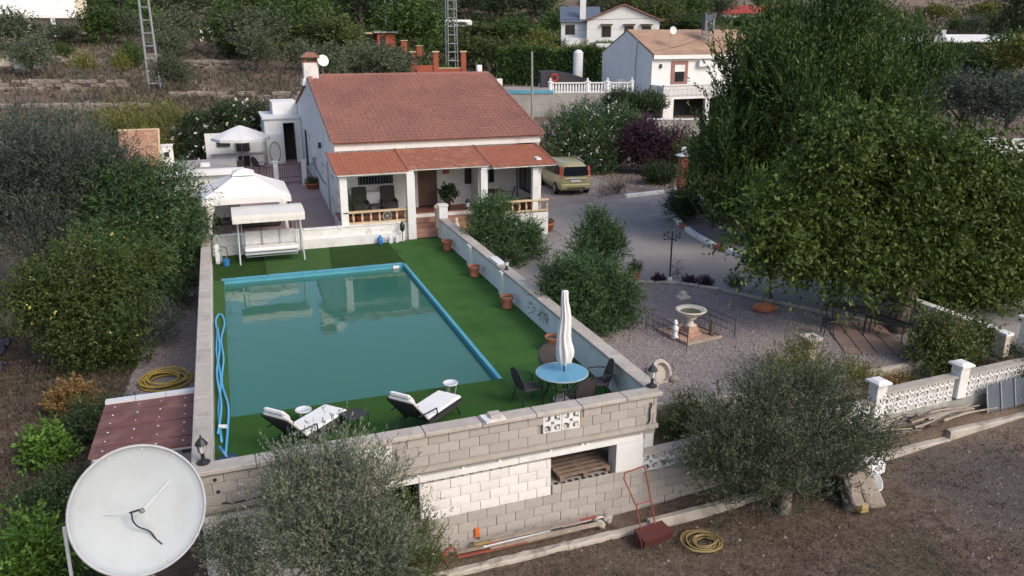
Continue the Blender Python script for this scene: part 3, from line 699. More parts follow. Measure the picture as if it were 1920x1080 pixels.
# chimney
m = MB(); m.loft([[(x-o[0], y-o[1], z) for x, y in ((4.02-e, 41.3-e), (4.70+e, 41.3-e), (4.70+e, 41.95+e), (4.02-e, 41.95+e))] for z, e in ((5.5, .12), (5.78, .07), (5.85, 0), (6.55, 0))]); chim = m.build('chimney', 'white', house)
for dx in (.05, .58): 
    for dy in (.05, .5): m = MB(); m.box((4.05+dx-o[0]+.03, 41.35+dy-o[1], 6.67), (.09, .09, .24)); m.build('chimney_post', 'brick', chim)
m = MB(); m.bx(4.0-o[0], 4.72-o[0], 41.28-o[1], 41.97-o[1], 6.56, 6.60); m.build('chimney_slab', 'brick', chim)
m = MB(); m.loft([[(x-o[0], y-o[1], z) for x, y in ((3.93+e, 41.2+e*.2), (4.80-e, 41.2+e*.2), (4.80-e, 42.05-e*.2), (3.93+e, 42.05-e*.2))] for z, e in ((6.79, 0), (6.82, 0), (7.0, .22), (7.03, .3))]); m.build('chimney_cap', 'tile', chim)
t = thing('satellite_dish', 'small white satellite dish beside the brick chimney cap', 'dish', (4.93, 41.45, 6.0))
ds = MB().lathe([(.002, 0), (.12, .015), (.22, .055), (.27, .09), (.28, .09), (.22, .04), (.002, -.012)], (0, 0, 0), 18); ds.build('reflector', 'white', t, (0, -.1, .62), (R_(72), 0, R_(12)), smooth=True)
MB().tube([(-.2, .1, -.3), (0, .03, .1), (0, 0, .62)], .02, 6).build('mast', 'galv', t)
MB().tube([(0, -.12, .45), (0, -.38, .55)], .012, 5).build('feed_arm', 'galv', t)

# porch
m = MB(); bxw(m, 4.12, 6.98, 31.55, 34.0, -.2, .70, o); bxw(m, 10.2, 12.72, 31.45, 34.0, -.45, .70, o); bxw(m, 6.98, 10.2, 32.75, 34.0, -.2, .70, o); m.build('porch_base', 'white', house)
m = MB(); bxw(m, 4.15, 12.7, 32.78, 34.0, .702, .74, o); bxw(m, 4.15, 6.95, 31.6, 32.778, .702, .74, o); bxw(m, 10.23, 12.69, 31.5, 32.778, .702, .74, o); m.build('porch_floor', 'porchfloor', house)
for i in range(4):   # steps
    hb('step', 6.99, 10.19, 31.45+i*.33, 32.749, i*.14+.003, (i+1)*.14+.001, 'step')
hb('step', 6.99, 10.19, 32.751, 32.80, .6, .744, 'step')
hb('column', 6.68, 7.0, 31.36, 31.64, 0, 2.62); hb('column', 4.08, 4.36, 31.46, 31.72, -.1, 2.62)
hb('column', 9.78, 10.06, 31.5, 31.76, -.4, 2.62); hb('column', 12.0, 12.24, 31.42, 31.64, .74, 2.6); hb('pilaster', 10.1, 10.45, 33.0, 33.998, .742, 3.0)
hb('porch_side_wall', 12.26, 12.46, 31.66, 33.998, .742, 2.95)
hb('lintel', 4.1, 7.0, 31.48, 31.66, 2.625, 2.72); hb('lintel', 9.8, 12.5, 31.48, 31.64, 2.625, 2.70)
# three porch roofs
def porchroof(x0, x1, ya, za, yb, zb, mat, nrow):
    p = MB().loft([[(x-o[0], ya-o[1], za), (x-o[0], yb-o[1], zb), (x-o[0], yb-o[1], zb-.06), (x-o[0], ya-o[1], za-.06)] for x in (x0, x1)]).build('porch_roof', 'white', house)
    stuff(tiled(x0-.03, x1+.03, ya-.03, za+.003, yb, zb+.003, nrow, .19, .02, amp=.022).build('porch_tiles', mat, p))
    for xv in (x0-.03, x1+.03):
        for k in range(9):
            f0 = k/9; f1 = (k+1.1)/9; m = MB()
            m.loft([[(xv-o[0]+.055*math.cos(a), ya+(yb-ya)*f-o[1], za+(zb-za)*f+.02+.05*math.sin(a)+g) for a in [PI*i/4 for i in range(5)]] for f, g in ((f0, .015), (f1, 0))]); m.build('verge_tile', mat, p)
    return p
porchroof(3.98, 6.72, 31.25, 2.76, 33.80, 3.24, 'tile_o', 12)
porchroof(6.80, 10.15, 31.45, 2.80, 33.80, 3.26, 'tile_b', 12)
porchroof(10.22, 12.95, 31.2, 2.74, 33.80, 3.24, 'tile_o', 12)
# openings on the porch wall
def window(x0, x1, z0, z1, y=34.0, bars=0, frame='white', name='window', pane='glass'):
    f = MB(); w = .05
    f.bx(x0-o[0], x1-o[0], y-.05-o[1], y-.003-o[1], z1-w, z1); f.bx(x0-o[0], x1-o[0], y-.05-o[1], y-.003-o[1], z0, z0+w)
    f.bx(x0-o[0], x0+w-o[0], y-.05-o[1], y-.003-o[1], z0+w+.001, z1-w-.001); f.bx(x1-w-o[0], x1-o[0], y-.05-o[1], y-.003-o[1], z0+w+.001, z1-w-.001)
    f = f.build(name, frame, house)
    MB().bx(x0+w-o[0], x1-w-o[0], y-.02-o[1], y-.004-o[1], z0+w, z1-w).build('pane', pane, f)
    for i in range(bars):
        x = x0+w+(x1-x0-2*w)*(i+.5)/bars; MB().tube([(x-o[0], y-.07-o[1], z0), (x-o[0], y-.07-o[1], z1)], .012, 5).build('bar', 'irongrey', f)
    MB().bx(x0-.06-o[0], x1+.06-o[0], y-.10-o[1], y-.052-o[1], z0-.05, z0-.002).build('sill', 'white', f)
    return f
window(5.12, 6.7, 1.80, 2.75, bars=12); window(9.8, 10.09, 1.62, 2.6, frame='iron'); window(10.9, 11.14, 1.62, 2.5, frame='iron')
f = MB(); bxw(f, 7.60, 7.70, 33.93, 33.998, .745, 2.9, o); bxw(f, 8.55, 8.65, 33.93, 33.998, .745, 2.9, o); bxw(f, 7.701, 8.549, 33.93, 33.998, 2.8, 2.9, o); fr = f.build('door', 'white', house)
for i in range(14):
    m = MB(); bxw(m, 7.705+i*.0602, 7.705+i*.0602+.052, 33.94+.008*(i % 2), 33.975+.008*(i % 2), .80, 2.8, o); m.build('curtain_strip', 'bronze', fr)
hb('door_panel', 7.70, 8.55, 33.985, 33.997, .745, 2.8, 'dark', fr)
hb('wall_plaque', 8.82, 9.10, 33.96, 33.997, 2.12, 2.32, 'brick')
# big window in the side wall of the porch (faces left)
f = MB()
for y0, y1 in ((32.15, 32.2), (33.0, 33.05), (33.65, 33.7)): bxw(f, 12.22, 12.257, y0, y1, 1.40, 2.5, o)
bxw(f, 12.21, 12.257, 32.15, 33.7, 1.34, 1.398, o); bxw(f, 12.21, 12.257, 32.15, 33.7, 2.502, 2.55, o); f = f.build('window', 'iron', house)
m = MB(); bxw(m, 12.245, 12.256, 32.2, 33.65, 1.4, 2.5, o); m.build('pane', 'glass', f)
# left side wall: shutters, meter box, lamp, wires
def side(name, y0, y1, z0, z1, mat, t=.04, par=None):
    m = MB(); bxw(m, HX0-t, HX0-.003, y0, y1, z0, z1, o); return m.build(name, mat, par or house)
f = side('side_door', 35.7, 36.7, .35, 2.5, 'shutter', .05); side('door_frame', 36.71, 36.85, .35, 2.6, 'white', .09, f); side('door_frame', 35.55, 35.69, .35, 2.6, 'white', .09, f)
f = side('window', 41.6, 42.8, 1.5, 2.6, 'shutter', .05); side('sill', 41.5, 42.9, 1.42, 1.495, 'white', .12, f)
side('meter_box', 38.7, 39.6, 1.7, 2.5, 'acbox', .16); side('meter_box', 40.2, 41.1, 2.2, 3.1, 'acbox', .26)
f = side('side_door', 45.2, 46.0, 1.0, 2.9, 'dark', .03)
f = MB().box((HX0-.12-o[0], 38.3-o[1], 3.0), (.12, .14, .26)).build('wall_lamp', 'iron', house)
m = MB(); m.tube([(HX0-.03-o[0], 44-o[1], 2.9), (HX0-.03-o[0], 41-o[1], 2.0), (HX0-.03-o[0], 38-o[1], 2.15), (HX0-.03-o[0], 34.6-o[1], 2.05)], .012, 5); m.tube([(HX0-.04-o[0], 41.5-o[1], 1.6), (HX0-.04-o[0], 39-o[1], 1.3), (HX0-.04-o[0], 37-o[1], 1.35)], .02, 5); m.build('cable', 'iron', house)
m = MB(); m.sphere((HX0-.11-o[0], 31.6-o[1], 1.9), .14, 10, 5, .4); m.build('wall_light', 'irongrey', house, smooth=True)

# balustrades
def balustrade(x0, x1, y, label, wheel=None):
    t = thing('balustrade', label, 'balustrade', ((x0+x1)/2, y, .742)); cx = (x0+x1)/2
    MB().rbox((0, 0, .035), (x1-x0, .18, .07), .01).build('bottom_rail', 'beige', t); MB().rbox((0, 0, .475), (x1-x0+.04, .2, .07), .012).build('top_rail', 'beige', t)
    n = int(round((x1-x0)/.34))
    for i in range(n+1):
        x = x0+.05+i*(x1-x0-.1)/n-cx
        if wheel and wheel[0] < x+cx < wheel[1]: continue
        MB().lathe([(.045, .072), (.045, .10), (.03, .12), (.055, .2), (.052, .26), (.028, .36), (.045, .40), (.045, .438)], (x, 0, 0), 8).build('baluster', 'beige', t, smooth=True)
    return t
balustrade(4.15, 6.66, 31.56, 'beige stone balustrade of the porch left of the steps', (5.6, 6.15))
balustrade(10.15, 12.72, 31.5, 'beige stone balustrade of the porch nearest the parked car')
t = thing('ornamental_wheel', 'small grey wheel ornament set in the left porch balustrade', 'ornament', (5.87, 31.5, 1.0))
m = MB(); m.tube([(.18*math.cos(a), 0, .17*math.sin(a)) for a in [2*PI*i/16 for i in range(16)]], .02, 6, closed=True)
m.build('rim', 'woodpole', t); m = MB()
for i in range(4): a = PI*i/4; m.tube([(-.17*math.cos(a), 0, -.17*math.sin(a)), (.17*math.cos(a), 0, .17*math.sin(a))], .012, 5)
m.build('spokes', 'woodpole', t)
# stair newels
t = thing('newel_post', 'cream stone post with a ball top and wrought iron rail on the steps', 'post', (8.0, 31.95, .14))
MB().lathe([(.13, 0), (.13, .08), (.08, .14), (.10, .4), (.07, .7), (.12, .78), (.12, .82), (.05, .85)], (0, 0, 0), 12).build('shaft', 'beige', t, smooth=True)
MB().sphere((0, 0, .96), .13, 12, 8).build('ball', 'beige', t, smooth=True)
m = MB(); m.tube([(0, 0, .6), (.12, .3, .9), (.2, .75, 1.1)], .015, 5); m.tube([(.05, .1, .1), (.12, .3, .5), (.03, .4, .7), (.14, .55, .6), (.2, .75, .9)], .012, 5); m.build('iron_rail', 'iron', t)

# ------------------------------------------------------------------ pool deck furniture
def lounger(x, y, rz, label):
    # head towards -x (back raised), foot towards +x; local frame
    t = thing('sun_lounger', label, 'sun lounger', (x, y, .008), rz, 'sun loungers with white cushions by the pool')
    W_, a = .62, R_(48)
    bx_, bz = -.25, .36                                   # hinge
    hx, hz = bx_-.80*math.cos(a), bz+.80*math.sin(a)
    m = MB()
    for s in (-1, 1):
        y_ = s*W_/2; m.tube([(bx_, y_, bz), (1.0, y_, .34)], .018, 6); m.tube([(bx_, y_, bz), (hx, y_, hz)], .018, 6)
    m.tube([(1.0, -W_/2, .34), (1.0, W_/2, .34)], .018, 6); m.tube([(hx, -W_/2, hz), (hx, W_/2, hz)], .018, 6)
    m.tube([(hx+.2, -W_/2, hz-.12), (hx+.2, W_/2, hz-.12)], .014, 6)
    m.build('frame', 'iron', t)
    for s in (-1, 1):
        MB().tube([(-.55, s*W_/2, 0), (-.10, s*W_/2, .35)], .017, 6).build('leg', 'iron', t); MB().tube([(-.30, s*W_/2, .34), (-.8, s*W_/2, 0)], .017, 6).build('leg', 'iron', t)
        MB().tube([(.75, s*W_/2, .345), (.95, s*W_/2, 0)], .017, 6).build('leg', 'iron', t)
        MB().tube([(-.62, s*(W_/2+.03), .62), (-.35, s*(W_/2+.04), .60), (.0, s*(W_/2+.04), .56), (.05, s*(W_/2+.03), .36)], .016, 6).build('armrest', 'iron', t)
    m = MB(); m.box(((bx_+1.0)/2, 0, .345), (1.24, W_-.02, .012), (0, R_(.9), 0)); m.box(((bx_+hx)/2, 0, (bz+hz)/2), (.80, W_-.02, .012), (0, a, 0)); m.build('sling', 'mesh', t)
    for s in (-1, 1): MB().box(((bx_+1.0)/2, s*(W_/2+.004), .30), (1.24, .012, .11), (0, R_(.9), 0)).build('side_panel', 'mesh', t)
    for k in range(1):
        MB().rbox(((bx_+1.02)/2, 0, .395), (1.30, W_-.01, .075), .03, (0, R_(.9), 0)).build('seat_cushion', 'cushion', t)
        cx, cz = (bx_+hx)/2, (bz+hz)/2
        MB().rbox((cx+.03, 0, cz+.05), (.82, W_-.02, .07), .03, (0, a, 0)).build('back_cushion', 'cushion', t)
        MB().rbox((hx+.10, 0, hz+.055), (.30, W_-.12, .08), .035, (0, a, 0)).build('head_cushion', 'cushion', t)
    return t
lounger(.96, 15.26, R_(44), 'black framed sun lounger with white cushion nearest the left corner of the deck')
lounger(3.38, 15.16, R_(42), 'black framed sun lounger with white cushion beside the slab on the parapet')
t = thing('side_table', 'small square black side table behind the left lounger', 'side table', (2.0, 15.45, .008), R_(25))
MB().rbox((0, 0, .44), (.46, .46, .02), .006).build('table_top', 'mesh', t)
for sx in (-1, 1):
    for sy in (-1, 1): MB().tube([(sx*.21, sy*.21, .43), (sx*.17, sy*.17, 0)], .012, 6).build('leg', 'iron', t)
def stool(x, y, label):
    t = thing('side_stool', label, 'stool', (x, y, .008)); MB().lathe([(.17, .30), (.175, .33), (.16, .335), (.15, .32)], n=16).build('tray', 'acbox', t, smooth=True)
    for i in range(3): a = 2*PI*i/3; MB().tube([(.15*math.cos(a), .15*math.sin(a), .30), (.10*math.cos(a), .10*math.sin(a), 0)], .012, 5).build('leg', 'steelw', t)
stool(1.05, 16.25, 'small round white stool behind the left sun lounger'); stool(4.35, 16.55, 'small round white stool at the foot of the right sun lounger')

t = thing('garden_table', 'round blue glass garden table with dark metal legs', 'table', (6.62, 15.42, .008))
MB().lathe([(.56, .705), (.575, .71), (.575, .722), (.56, .728)], n=40).build('glass_top', 'bluegl', t)
MB().tube([(.578*math.cos(a), .578*math.sin(a), .713) for a in [2*PI*i/40 for i in range(40)]], .014, 6, closed=True).build('rim', 'steelw', t)
for i in range(4):
    a = PI/4+PI/2*i; MB().tube([(.48*math.cos(a), .48*math.sin(a), .70), (.28*math.cos(a), .28*math.sin(a), .42), (.45*math.cos(a), .45*math.sin(a), 0)], .014, 6).build('leg', 'iron', t)
MB().tube([(.26*math.cos(a), .26*math.sin(a), .36) for a in [2*PI*i/20 for i in range(20)]], .012, 5, closed=True).build('brace', 'iron', t)
t = thing('closed_parasol', 'closed white parasol standing through the round glass table', 'parasol', (6.68, 15.45, .008), 0)
MB().tube([(0, 0, 0), (0, 0, 2.55)], .019, 8).build('pole', 'iron', t); MB().lathe([(.24, 0), (.24, .05), (.05, .08), (.04, .3)], n=18).build('base', 'concrete', t)
rings = []
for z, r in ((2.62, .012), (2.60, .06), (2.5, .065), (2.35, .07), (2.2, .085), (2.0, .10), (1.8, .115), (1.6, .125), (1.45, .13), (1.32, .155), (1.2, .17), (1.08, .165), (.98, .13), (.92, .14)):
    rings.append([(r*(1+.28*math.cos(8*a+z*2))*math.cos(a)+.02*math.sin(z*7), r*(1+.28*math.cos(8*a+z*2))*math.sin(a), z+.03*math.cos(5*a)*(z < 1.2)) for a in [2*PI*i/32 for i in range(32)]])
MB().loft(rings[::-1]).build('canopy', 'canvas', t, smooth=True)
def gchair(x, y, rz, label, mat='wicker'):
    # faces +y
    t = thing('garden_chair', label, 'chair', (x, y, .008), rz, 'dark garden chairs round the glass table')
    MB().rbox((0, 0, .42), (.46, .44, .035), .015).build('seat', mat, t)
    m = MB(); P = [(.25*math.sin(a), 0, .45+.47*(1-math.cos(a))*.5*1.0) for a in [PI*i/12 for i in range(13)]]
    ring = []
    for (dy, ) in ((-.012,), (.012,)):
        ring.append([(.235*math.copysign(abs(math.cos(a))**.8, math.cos(a)), -.23-(.23+.24*math.sin(a)) * .28+dy, .68+.25*math.sin(a)) for a in [2*PI*i/24 for i in range(24)]])
    m.loft(ring); m.build('backrest', mat, t)
    MB().tube([(.25*math.cos(a)*1.0, -.23-(.23+.24*math.sin(a))*.28, .68+.265*math.sin(a)) for a in [2*PI*i/24 for i in range(24)]], .013, 6, closed=True).build('back_frame', 'iron', t)
    for s in (-1, 1):
        MB().tube([(s*.23, .2, .42), (s*.24, .24, 0)], .013, 6).build('leg', 'iron', t); MB().tube([(s*.24, -.26, .62), (s*.23, -.2, .40), (s*.24, -.30, 0)], .013, 6).build('leg', 'iron', t)
        MB().tube([(s*.24, -.27, .66), (s*.28, -.1, .66), (s*.28, .12, .65), (s*.25, .21, .58), (s*.23, .2, .42)], .014, 6).build('armrest', 'iron', t)
    return t
gchair(5.88, 15.55, R_(-82), 'dark mesh armchair turned sideways left of the glass table')
gchair(6.72, 14.72, R_(5), 'brown wicker armchair between the glass table and the parapet')
gchair(7.42, 15.3, R_(78), 'dark armchair right of the glass table against the white wall')
gchair(6.75, 16.25, R_(182), 'dark wicker armchair behind the glass table and parasol')

# terracotta pots along the white wall
def pot(x, y, label, z=.008, r=.19, h=.40, group='terracotta pots along the white deck wall', soil=True, mat='terra'):
    t = thing('terracotta_pot', label, 'pot', (x, y, z), 0, group)
    MB().lathe([(r*.66, 0), (r*.78, h*.10), (r*.80, h*.14), (r*.74, h*.18), (r*.92, h*.72), (r*.98, h*.76), (r*.90, h*.80), (r*1.1, h*.88), (r*1.14, h), (r*.98, h), (r*.9, h*.86), (.001, h*.86)], n=20).build('pot_body', mat, t, smooth=True)
    if soil: MB().disc((0, 0, h*.87), r*.88, .01).build('soil', 'bark', t)
    MB().lathe([(r*.95, h*.72), (r*1.02, h*.745), (r*.95, h*.77)], n=20, caps=False).build('band', 'brick', t)
    return t
pot(7.66, 29.15, 'terracotta pot nearest the porch steps'); pot(7.62, 25.45, 'terracotta pot beside the white pier of the deck wall')
pot(7.58, 21.95, 'terracotta pot halfway along the deck wall'); pot(7.60, 18.35, 'terracotta pot half hidden behind the closed parasol')

# swing seat
t = thing('swing_seat', 'white garden swing seat with canopy and three cushions', 'swing', (1.3, 30.1, .008))
def w(x, y, z=0): return (x-1.3, y-30.1, z)
for s in (-1, 1):
    X = 1.3+s*1.12
    MB().tube([w(X, 29.62, 0), w(X-s*.04, 30.1, 1.75)], .03, 8).build('leg', 'steelw', t); MB().tube([w(X, 30.95, 0), w(X-s*.04, 30.15, 1.75)], .028, 8).build('leg', 'steelw', t)
    MB().tube([w(X-s*.03, 29.75, .3), w(X-s*.03, 30.85, .3)], .02, 6).build('brace', 'steelw', t)
    MB().tube([w(X-s*.16, 30.1, 1.72), w(X-s*.16, 29.95, .52)], .012, 5).build('hanger', 'steelw', t)
MB().tube([w(.2, 30.12, 1.75), w(2.4, 30.12, 1.75)], .03, 8).build('top_bar', 'steelw', t)
m = MB(); m.tube([w(.4, 29.72, .25), w(2.2, 29.72, .25)], .022, 6); m.tube([w(.4, 30.35, .4), w(2.2, 30.35, .4), w(2.2, 30.42, .95), w(.4, 30.42, .95)], .02, 6, closed=True); m.build('seat_frame', 'steelw', t)
m = MB()
m.loft([[w(x, 29.35, 1.70), w(x, 29.37, 1.84), w(x, 30.1, 1.93+.03*(i % 2)), w(x, 30.9, 1.86), w(x, 30.92, 1.74), w(x, 30.88, 1.80), w(x, 30.1, 1.90), w(x, 29.41, 1.80)] for i, x in enumerate((.05, .66, 1.3, 1.9, 2.52))]); m.build('canopy', 'swingcl', t)
for i in range(8):
    m = MB(); x0 = .05+i*.309; m.loft([[w(x0+.305*f, 29.345-.012*math.sin(f*PI), z) for f in (0, .25, .5, .75, 1)] for z in (1.56+.0, 1.70)], caps=False, closed=False); m.build('canopy_flap', 'swingcl', t)
MB().rbox(w(1.3, 29.98, .48), (1.86, .56, .13), .04).build('seat_cushion', 'cushion', t)
MB().rbox(w(1.3, 29.86, .36), (1.86, .6, .05), .02).build('seat_base', 'steelw', t)
for i, mt in enumerate(('cushg', 'cushg', 'cushg')):
    MB().rbox(w(.68+i*.62, 30.28, .80), (.60, .14, .52), .05, (R_(-12), 0, 0)).build('back_cushion', mt, t)

# shower / pump, hose, jug and small things
t = thing('poolside_shower', 'pale standing pump and pipe with blue bucket in the far left corner of the deck', 'shower', (-.45, 30.0, .008))
MB().tube([(0, .3, 0), (0, .3, .7), (.05, .25, .78)], .03, 7).build('pipe', 'steelw', t); MB().rbox((-.12, .1, .35), (.16, .22, .7), .02).build('pump_housing', 'pvc', t)
MB().lathe([(.10, 0), (.13, .24), (.12, .24), (.1, .03)], (.15, -.25, 0), 14).build('bucket', 'bluep', t); m = MB(); m.tube([(.0, .3, .6), (.2, .1, .55), (.22, -.1, .35), (.1, -.3, .2), (.16, -.1, .02)], .022, 6); m.build('hose', 'bluegrey', t)
t = thing('water_jug', 'blue plastic jug standing against the white patio wall', 'jug', (5.45, 30.95, .008))
MB().lathe([(.09, 0), (.11, .03), (.11, .25), (.05, .31), (.04, .36)], n=14).build('jug_body', 'bluep', t, smooth=True); MB().tube([(.09, 0, .22), (.16, 0, .24), (.15, 0, .12), (.1, 0, .1)], .014, 5).build('handle', 'bluep', t)
t = thing('water_can', 'white plastic can beside the blue jug', 'can', (5.86, 30.95, .008)); MB().rbox((0, 0, .15), (.17, .13, .3), .03).build('can_body', 'pvc', t); MB().tube([(0, 0, .3), (0, 0, .35)], .03, 8).build('spout', 'pvc', t)
t = thing('water_can', 'second white plastic can further from the blue jug', 'can', (6.12, 30.98, .008)); MB().rbox((0, 0, .14), (.15, .13, .28), .03).build('can_body', 'pvc', t); MB().tube([(0, 0, .28), (0, 0, .33)], .03, 8).build('spout', 'pvc', t)
t = thing('outdoor_lamp', 'black lamp on a thin stake at the right end of the patio wall', 'lamp', (6.35, 31.0, .008))
MB().tube([(0, 0, 0), (0, 0, .5)], .015, 6).build('stake', 'iron', t); MB().lathe([(.03, .42), (.09, .5), (.10, .7), (.05, .82), (.01, .86)], n=10).build('lamp_head', 'iron', t, smooth=True)

t = thing('pool_hose', 'bright blue pool vacuum hose lying in long loops along the left wall', 'hose', (-.56, 20, .008))
def w(x, y, z=.03): return (x+.56, y-20, z)
pts = [w(-.62, 15.9), w(-.66, 17.5), w(-.60, 19.2), w(-.68, 21), w(-.66, 22.6), w(-.69, 23.6), w(-.60, 24.15), w(-.50, 24.0), w(-.46, 23.2), w(-.56, 22.0), w(-.52, 20.5), w(-.58, 19.0), w(-.46, 17.6), w(-.50, 16.3), w(-.55, 15.3, .05)]
def smoothp(P, k=5):
    P = [Vector(p) for p in P]; out = []
    for i in range(len(P)-1):
        a, b, c, d_ = P[max(i-1, 0)], P[i], P[i+1], P[min(i+2, len(P)-1)]
        for j in range(k):
            t_ = j/k; out.append(.5*((2*b)+(c-a)*t_+(2*a-5*b+4*c-d_)*t_**2+(-a+3*b-3*c+d_)*t_**3))
    return out+[P[-1]]
MB().tube(smoothp(pts), .028, 7).build('hose_run', 'hoseb', t, smooth=True)
MB().tube(smoothp([w(-.68, 16.2, .08), w(-.60, 17.6, .09), w(-.68, 19.5, .085), w(-.60, 21.2, .08), w(-.64, 22.9, .08)]), .026, 7).build('hose_run', 'hoseb', t, smooth=True)
MB().tube([w(-.66, 16.5, .1), w(-.5, 16.45, .09)], .045, 8).build('coupling', 'pvc', t)
t = thing('pool_cleaner', 'dark blue pool vacuum head at the end of the blue hose', 'pool cleaner', (-.52, 15.1, .008), R_(20))
MB().rbox((0, 0, .06), (.36, .16, .09), .03).build('body', 'navy', t); MB().tube([(0, 0, .08), (-.04, .08, .2), (-.06, .2, .26)], .03, 7).build('neck', 'bluep', t)
for s in (-1, 1): MB().tube([(s*.15, -.10, .04), (s*.15, .10, .04)], .04, 8).build('roller', 'navy', t)
def lantern(x, y, z, label):
    t = thing('wall_lantern', label, 'lantern', (x, y, z))
    MB().lathe([(.11, 0), (.12, .02), (.07, .05), (.035, .07), (.03, .18), (.05, .2)], n=8).build('base', 'iron', t)
    MB().lathe([(.055, .205), (.085, .36), (.083, .36), (.05, .205)], n=6).build('glass', 'lampclear', t); MB().lathe([(.115, .362), (.10, .39), (.05, .46), (.015, .49), (.012, .54)], n=8).build('roof', 'iron', t)
    for i in range(6): a = 2*PI*i/6; MB().tube([(.056*math.cos(a), .056*math.sin(a), .2), (.087*math.cos(a), .087*math.sin(a), .365)], .006, 4).build('rib', 'iron', t)
lantern(-.86, 13.62, .83, 'black lantern on the near left corner of the parapet'); lantern(8.02, 13.88, .83, 'black lantern on the near right corner of the parapet')
t = thing('wall_lantern', 'small black lantern on the pier halfway along the white deck wall', 'lantern', (8.02, 23.25, .83))
MB().lathe([(.08, 0), (.05, .04), (.03, .12), (.07, .14), (.08, .26), (.10, .28), (.02, .36)], n=8).build('lantern_body', 'iron', t); MB().lathe([(.071, .145), (.081, .255)], n=8).build('glass', 'lampclear', t)

# ------------------------------------------------------------------ patio left of the house
def patio():
    rows = [31.5, 34, 37, 41, 45, 49.8]; z = lambda y: .02+.85*sst(31.5, 48, y)
    m = MB(); m.loft([[(-1.0, y, z(y)-.5), (4.29, y, z(y)-.5), (4.29, y, z(y)), (-1.0, y, z(y))] for y in rows]); return m
def pz(y): return .02+.85*sst(31.5, 48, y)
struct(patio().build('patio', 'pink'))
# gazebo
t = thing('gazebo', 'square white fabric gazebo with a small raised vent on top', 'gazebo', (.66, 34.2, 0))
def w(x, y, z=0): return (x-.66, y-34.2, z)
cx0, cx1, cy0, cy1 = -1.0, 2.32, 32.6, 35.9
for x in (cx0+.1, cx1-.1):
    for y in (cy0+.1, cy1-.1): MB().tube([w(x, y, pz(y)-.02), w(x, y, 1.82)], .03, 8).build('post', 'gazdark', t)
C = [(cx0, cy0), (cx1, cy0), (cx1, cy1), (cx0, cy1)]
def ringz(f, z, sag=0):
    cx, cy = .66, 34.25; out = []
    for i in range(4):
        a, b = C[i], C[(i+1) % 4]
        for k in range(6):
            q = k/6; x = a[0]+(b[0]-a[0])*q; y = a[1]+(b[1]-a[1])*q; out.append(w(cx+(x-cx)*f, cy+(y-cy)*f, z-sag*math.sin(PI*q)))
    return out
MB().loft([ringz(1.01, 1.62, -.02), ringz(1.0, 1.86, 0), ringz(.75, 2.06, .04), ringz(.5, 2.26, .04), ringz(.24, 2.50, .02), ringz(.23, 2.49, .02), ringz(.74, 2.05, .04), ringz(.99, 1.84, 0)], caps=False).build('canopy', 'canvas', t)
MB().loft([ringz(.26, 2.52), ringz(.25, 2.60), ringz(.10, 2.72), ringz(.01, 2.76)]).build('vent_cap', 'canvas', t)
for x, y, dx in ((cx1-.2, cy0+.15, -.3), (cx1-.15, cy1-.2, -.3), (cx0+.2, cy0+.15, .25)):
    rings = [[w(x+dx*f*.3+r*math.cos(a)*(1+.2*math.cos(5*a)), y+r*math.sin(a)*(1+.2*math.cos(5*a)), z) for a in [2*PI*i/15 for i in range(15)]] for f, z, r in ((0, .25, .10), (.5, .8, .05), (1, 1.3, .12), (1.5, 1.75, .22))]
    MB().loft(rings).build('curtain', 'curtain', t, smooth=True)
def sofa(x, y, rz, wd, label, z=.1):
    t = thing('garden_sofa', label, 'sofa', (x, y, z), rz)
    MB().rbox((0, 0, .22), (wd, .75, .3), .04).build('base', 'gazdark', t); MB().rbox((0, .32, .55), (wd, .16, .5), .05).build('backrest', 'gazdark', t)
    for s in (-1, 1): MB().rbox((s*(wd/2-.08), 0, .42), (.16, .72, .2), .04).build('armrest', 'gazdark', t)
    n = max(1, round(wd/.7))
    for i in range(n): MB().rbox((-wd/2+.18+(wd-.36)*(i+.5)/n, -.05, .42), ((wd-.38)/n-.02, .56, .12), .04).build('seat_cushion', 'mesh', t)
sofa(-.35, 34.6, R_(90), 1.7, 'dark sofa in the left half of the gazebo', .05); sofa(1.2, 35.3, 0, 1.6, 'dark sofa at the back of the gazebo', .1)
# gate and pillars
t = thing('garden_gate', 'dark wrought iron gate across the pink patio path', 'gate', (2.98, 41.9, pz(42)), 0)
w_ = 1.05; m = MB()
for z in (.15, .42, 1.05): m.tube([(-w_/2, 0, z), (w_/2, 0, z)], .016, 5)
for s in (-1, 1): m.tube([(s*w_/2, 0, .05), (s*w_/2, 0, 1.15)], .022, 5)
m.build('frame', 'maroon', t)
for i in range(9): x = -w_/2+w_*(i+1)/10; MB().tube([(x, 0, .08), (x, 0, 1.12+.10*math.sin(PI*(i+1)/10))], .011, 5).build('bar', 'maroon', t)
for x, lab in ((2.36, 'white gate pillar with square cap left of the iron gate'), (3.72, 'white gate pillar with square cap right of the iron gate')):
    t = thing('patio_pillar', lab, 'pillar', (x, 41.9, pz(42)-.05)); MB().rbox((0, 0, .62), (.22, .22, 1.25), .01).build('shaft', 'white', t); MB().rbox((0, 0, 1.27), (.3, .3, .06), .01).build('cap', 'white', t)
t = thing('iron_railing', 'short wrought iron railing on a white wall beside the house', 'railing', (4.02, 41.9, pz(42)))
MB().rbox((0, 0, .15), (.4, .16, .3), .01).build('base_wall', 'white', t)
for i in range(5): MB().tube([(-.16+i*.08, 0, .3), (-.16+i*.08, 0, 1.05)], .010, 5).build('bar', 'maroon', t)
m = MB(); m.tube([(-.18, 0, 1.03), (.2, 0, 1.03)], .014, 5); m.tube([(-.18, 0, .36), (.2, 0, .36)], .014, 5); m.build('rail', 'maroon', t)
t = thing('iron_railing', 'dark iron railing with plants left of the gate', 'railing', (1.4, 42.0, pz(42)))
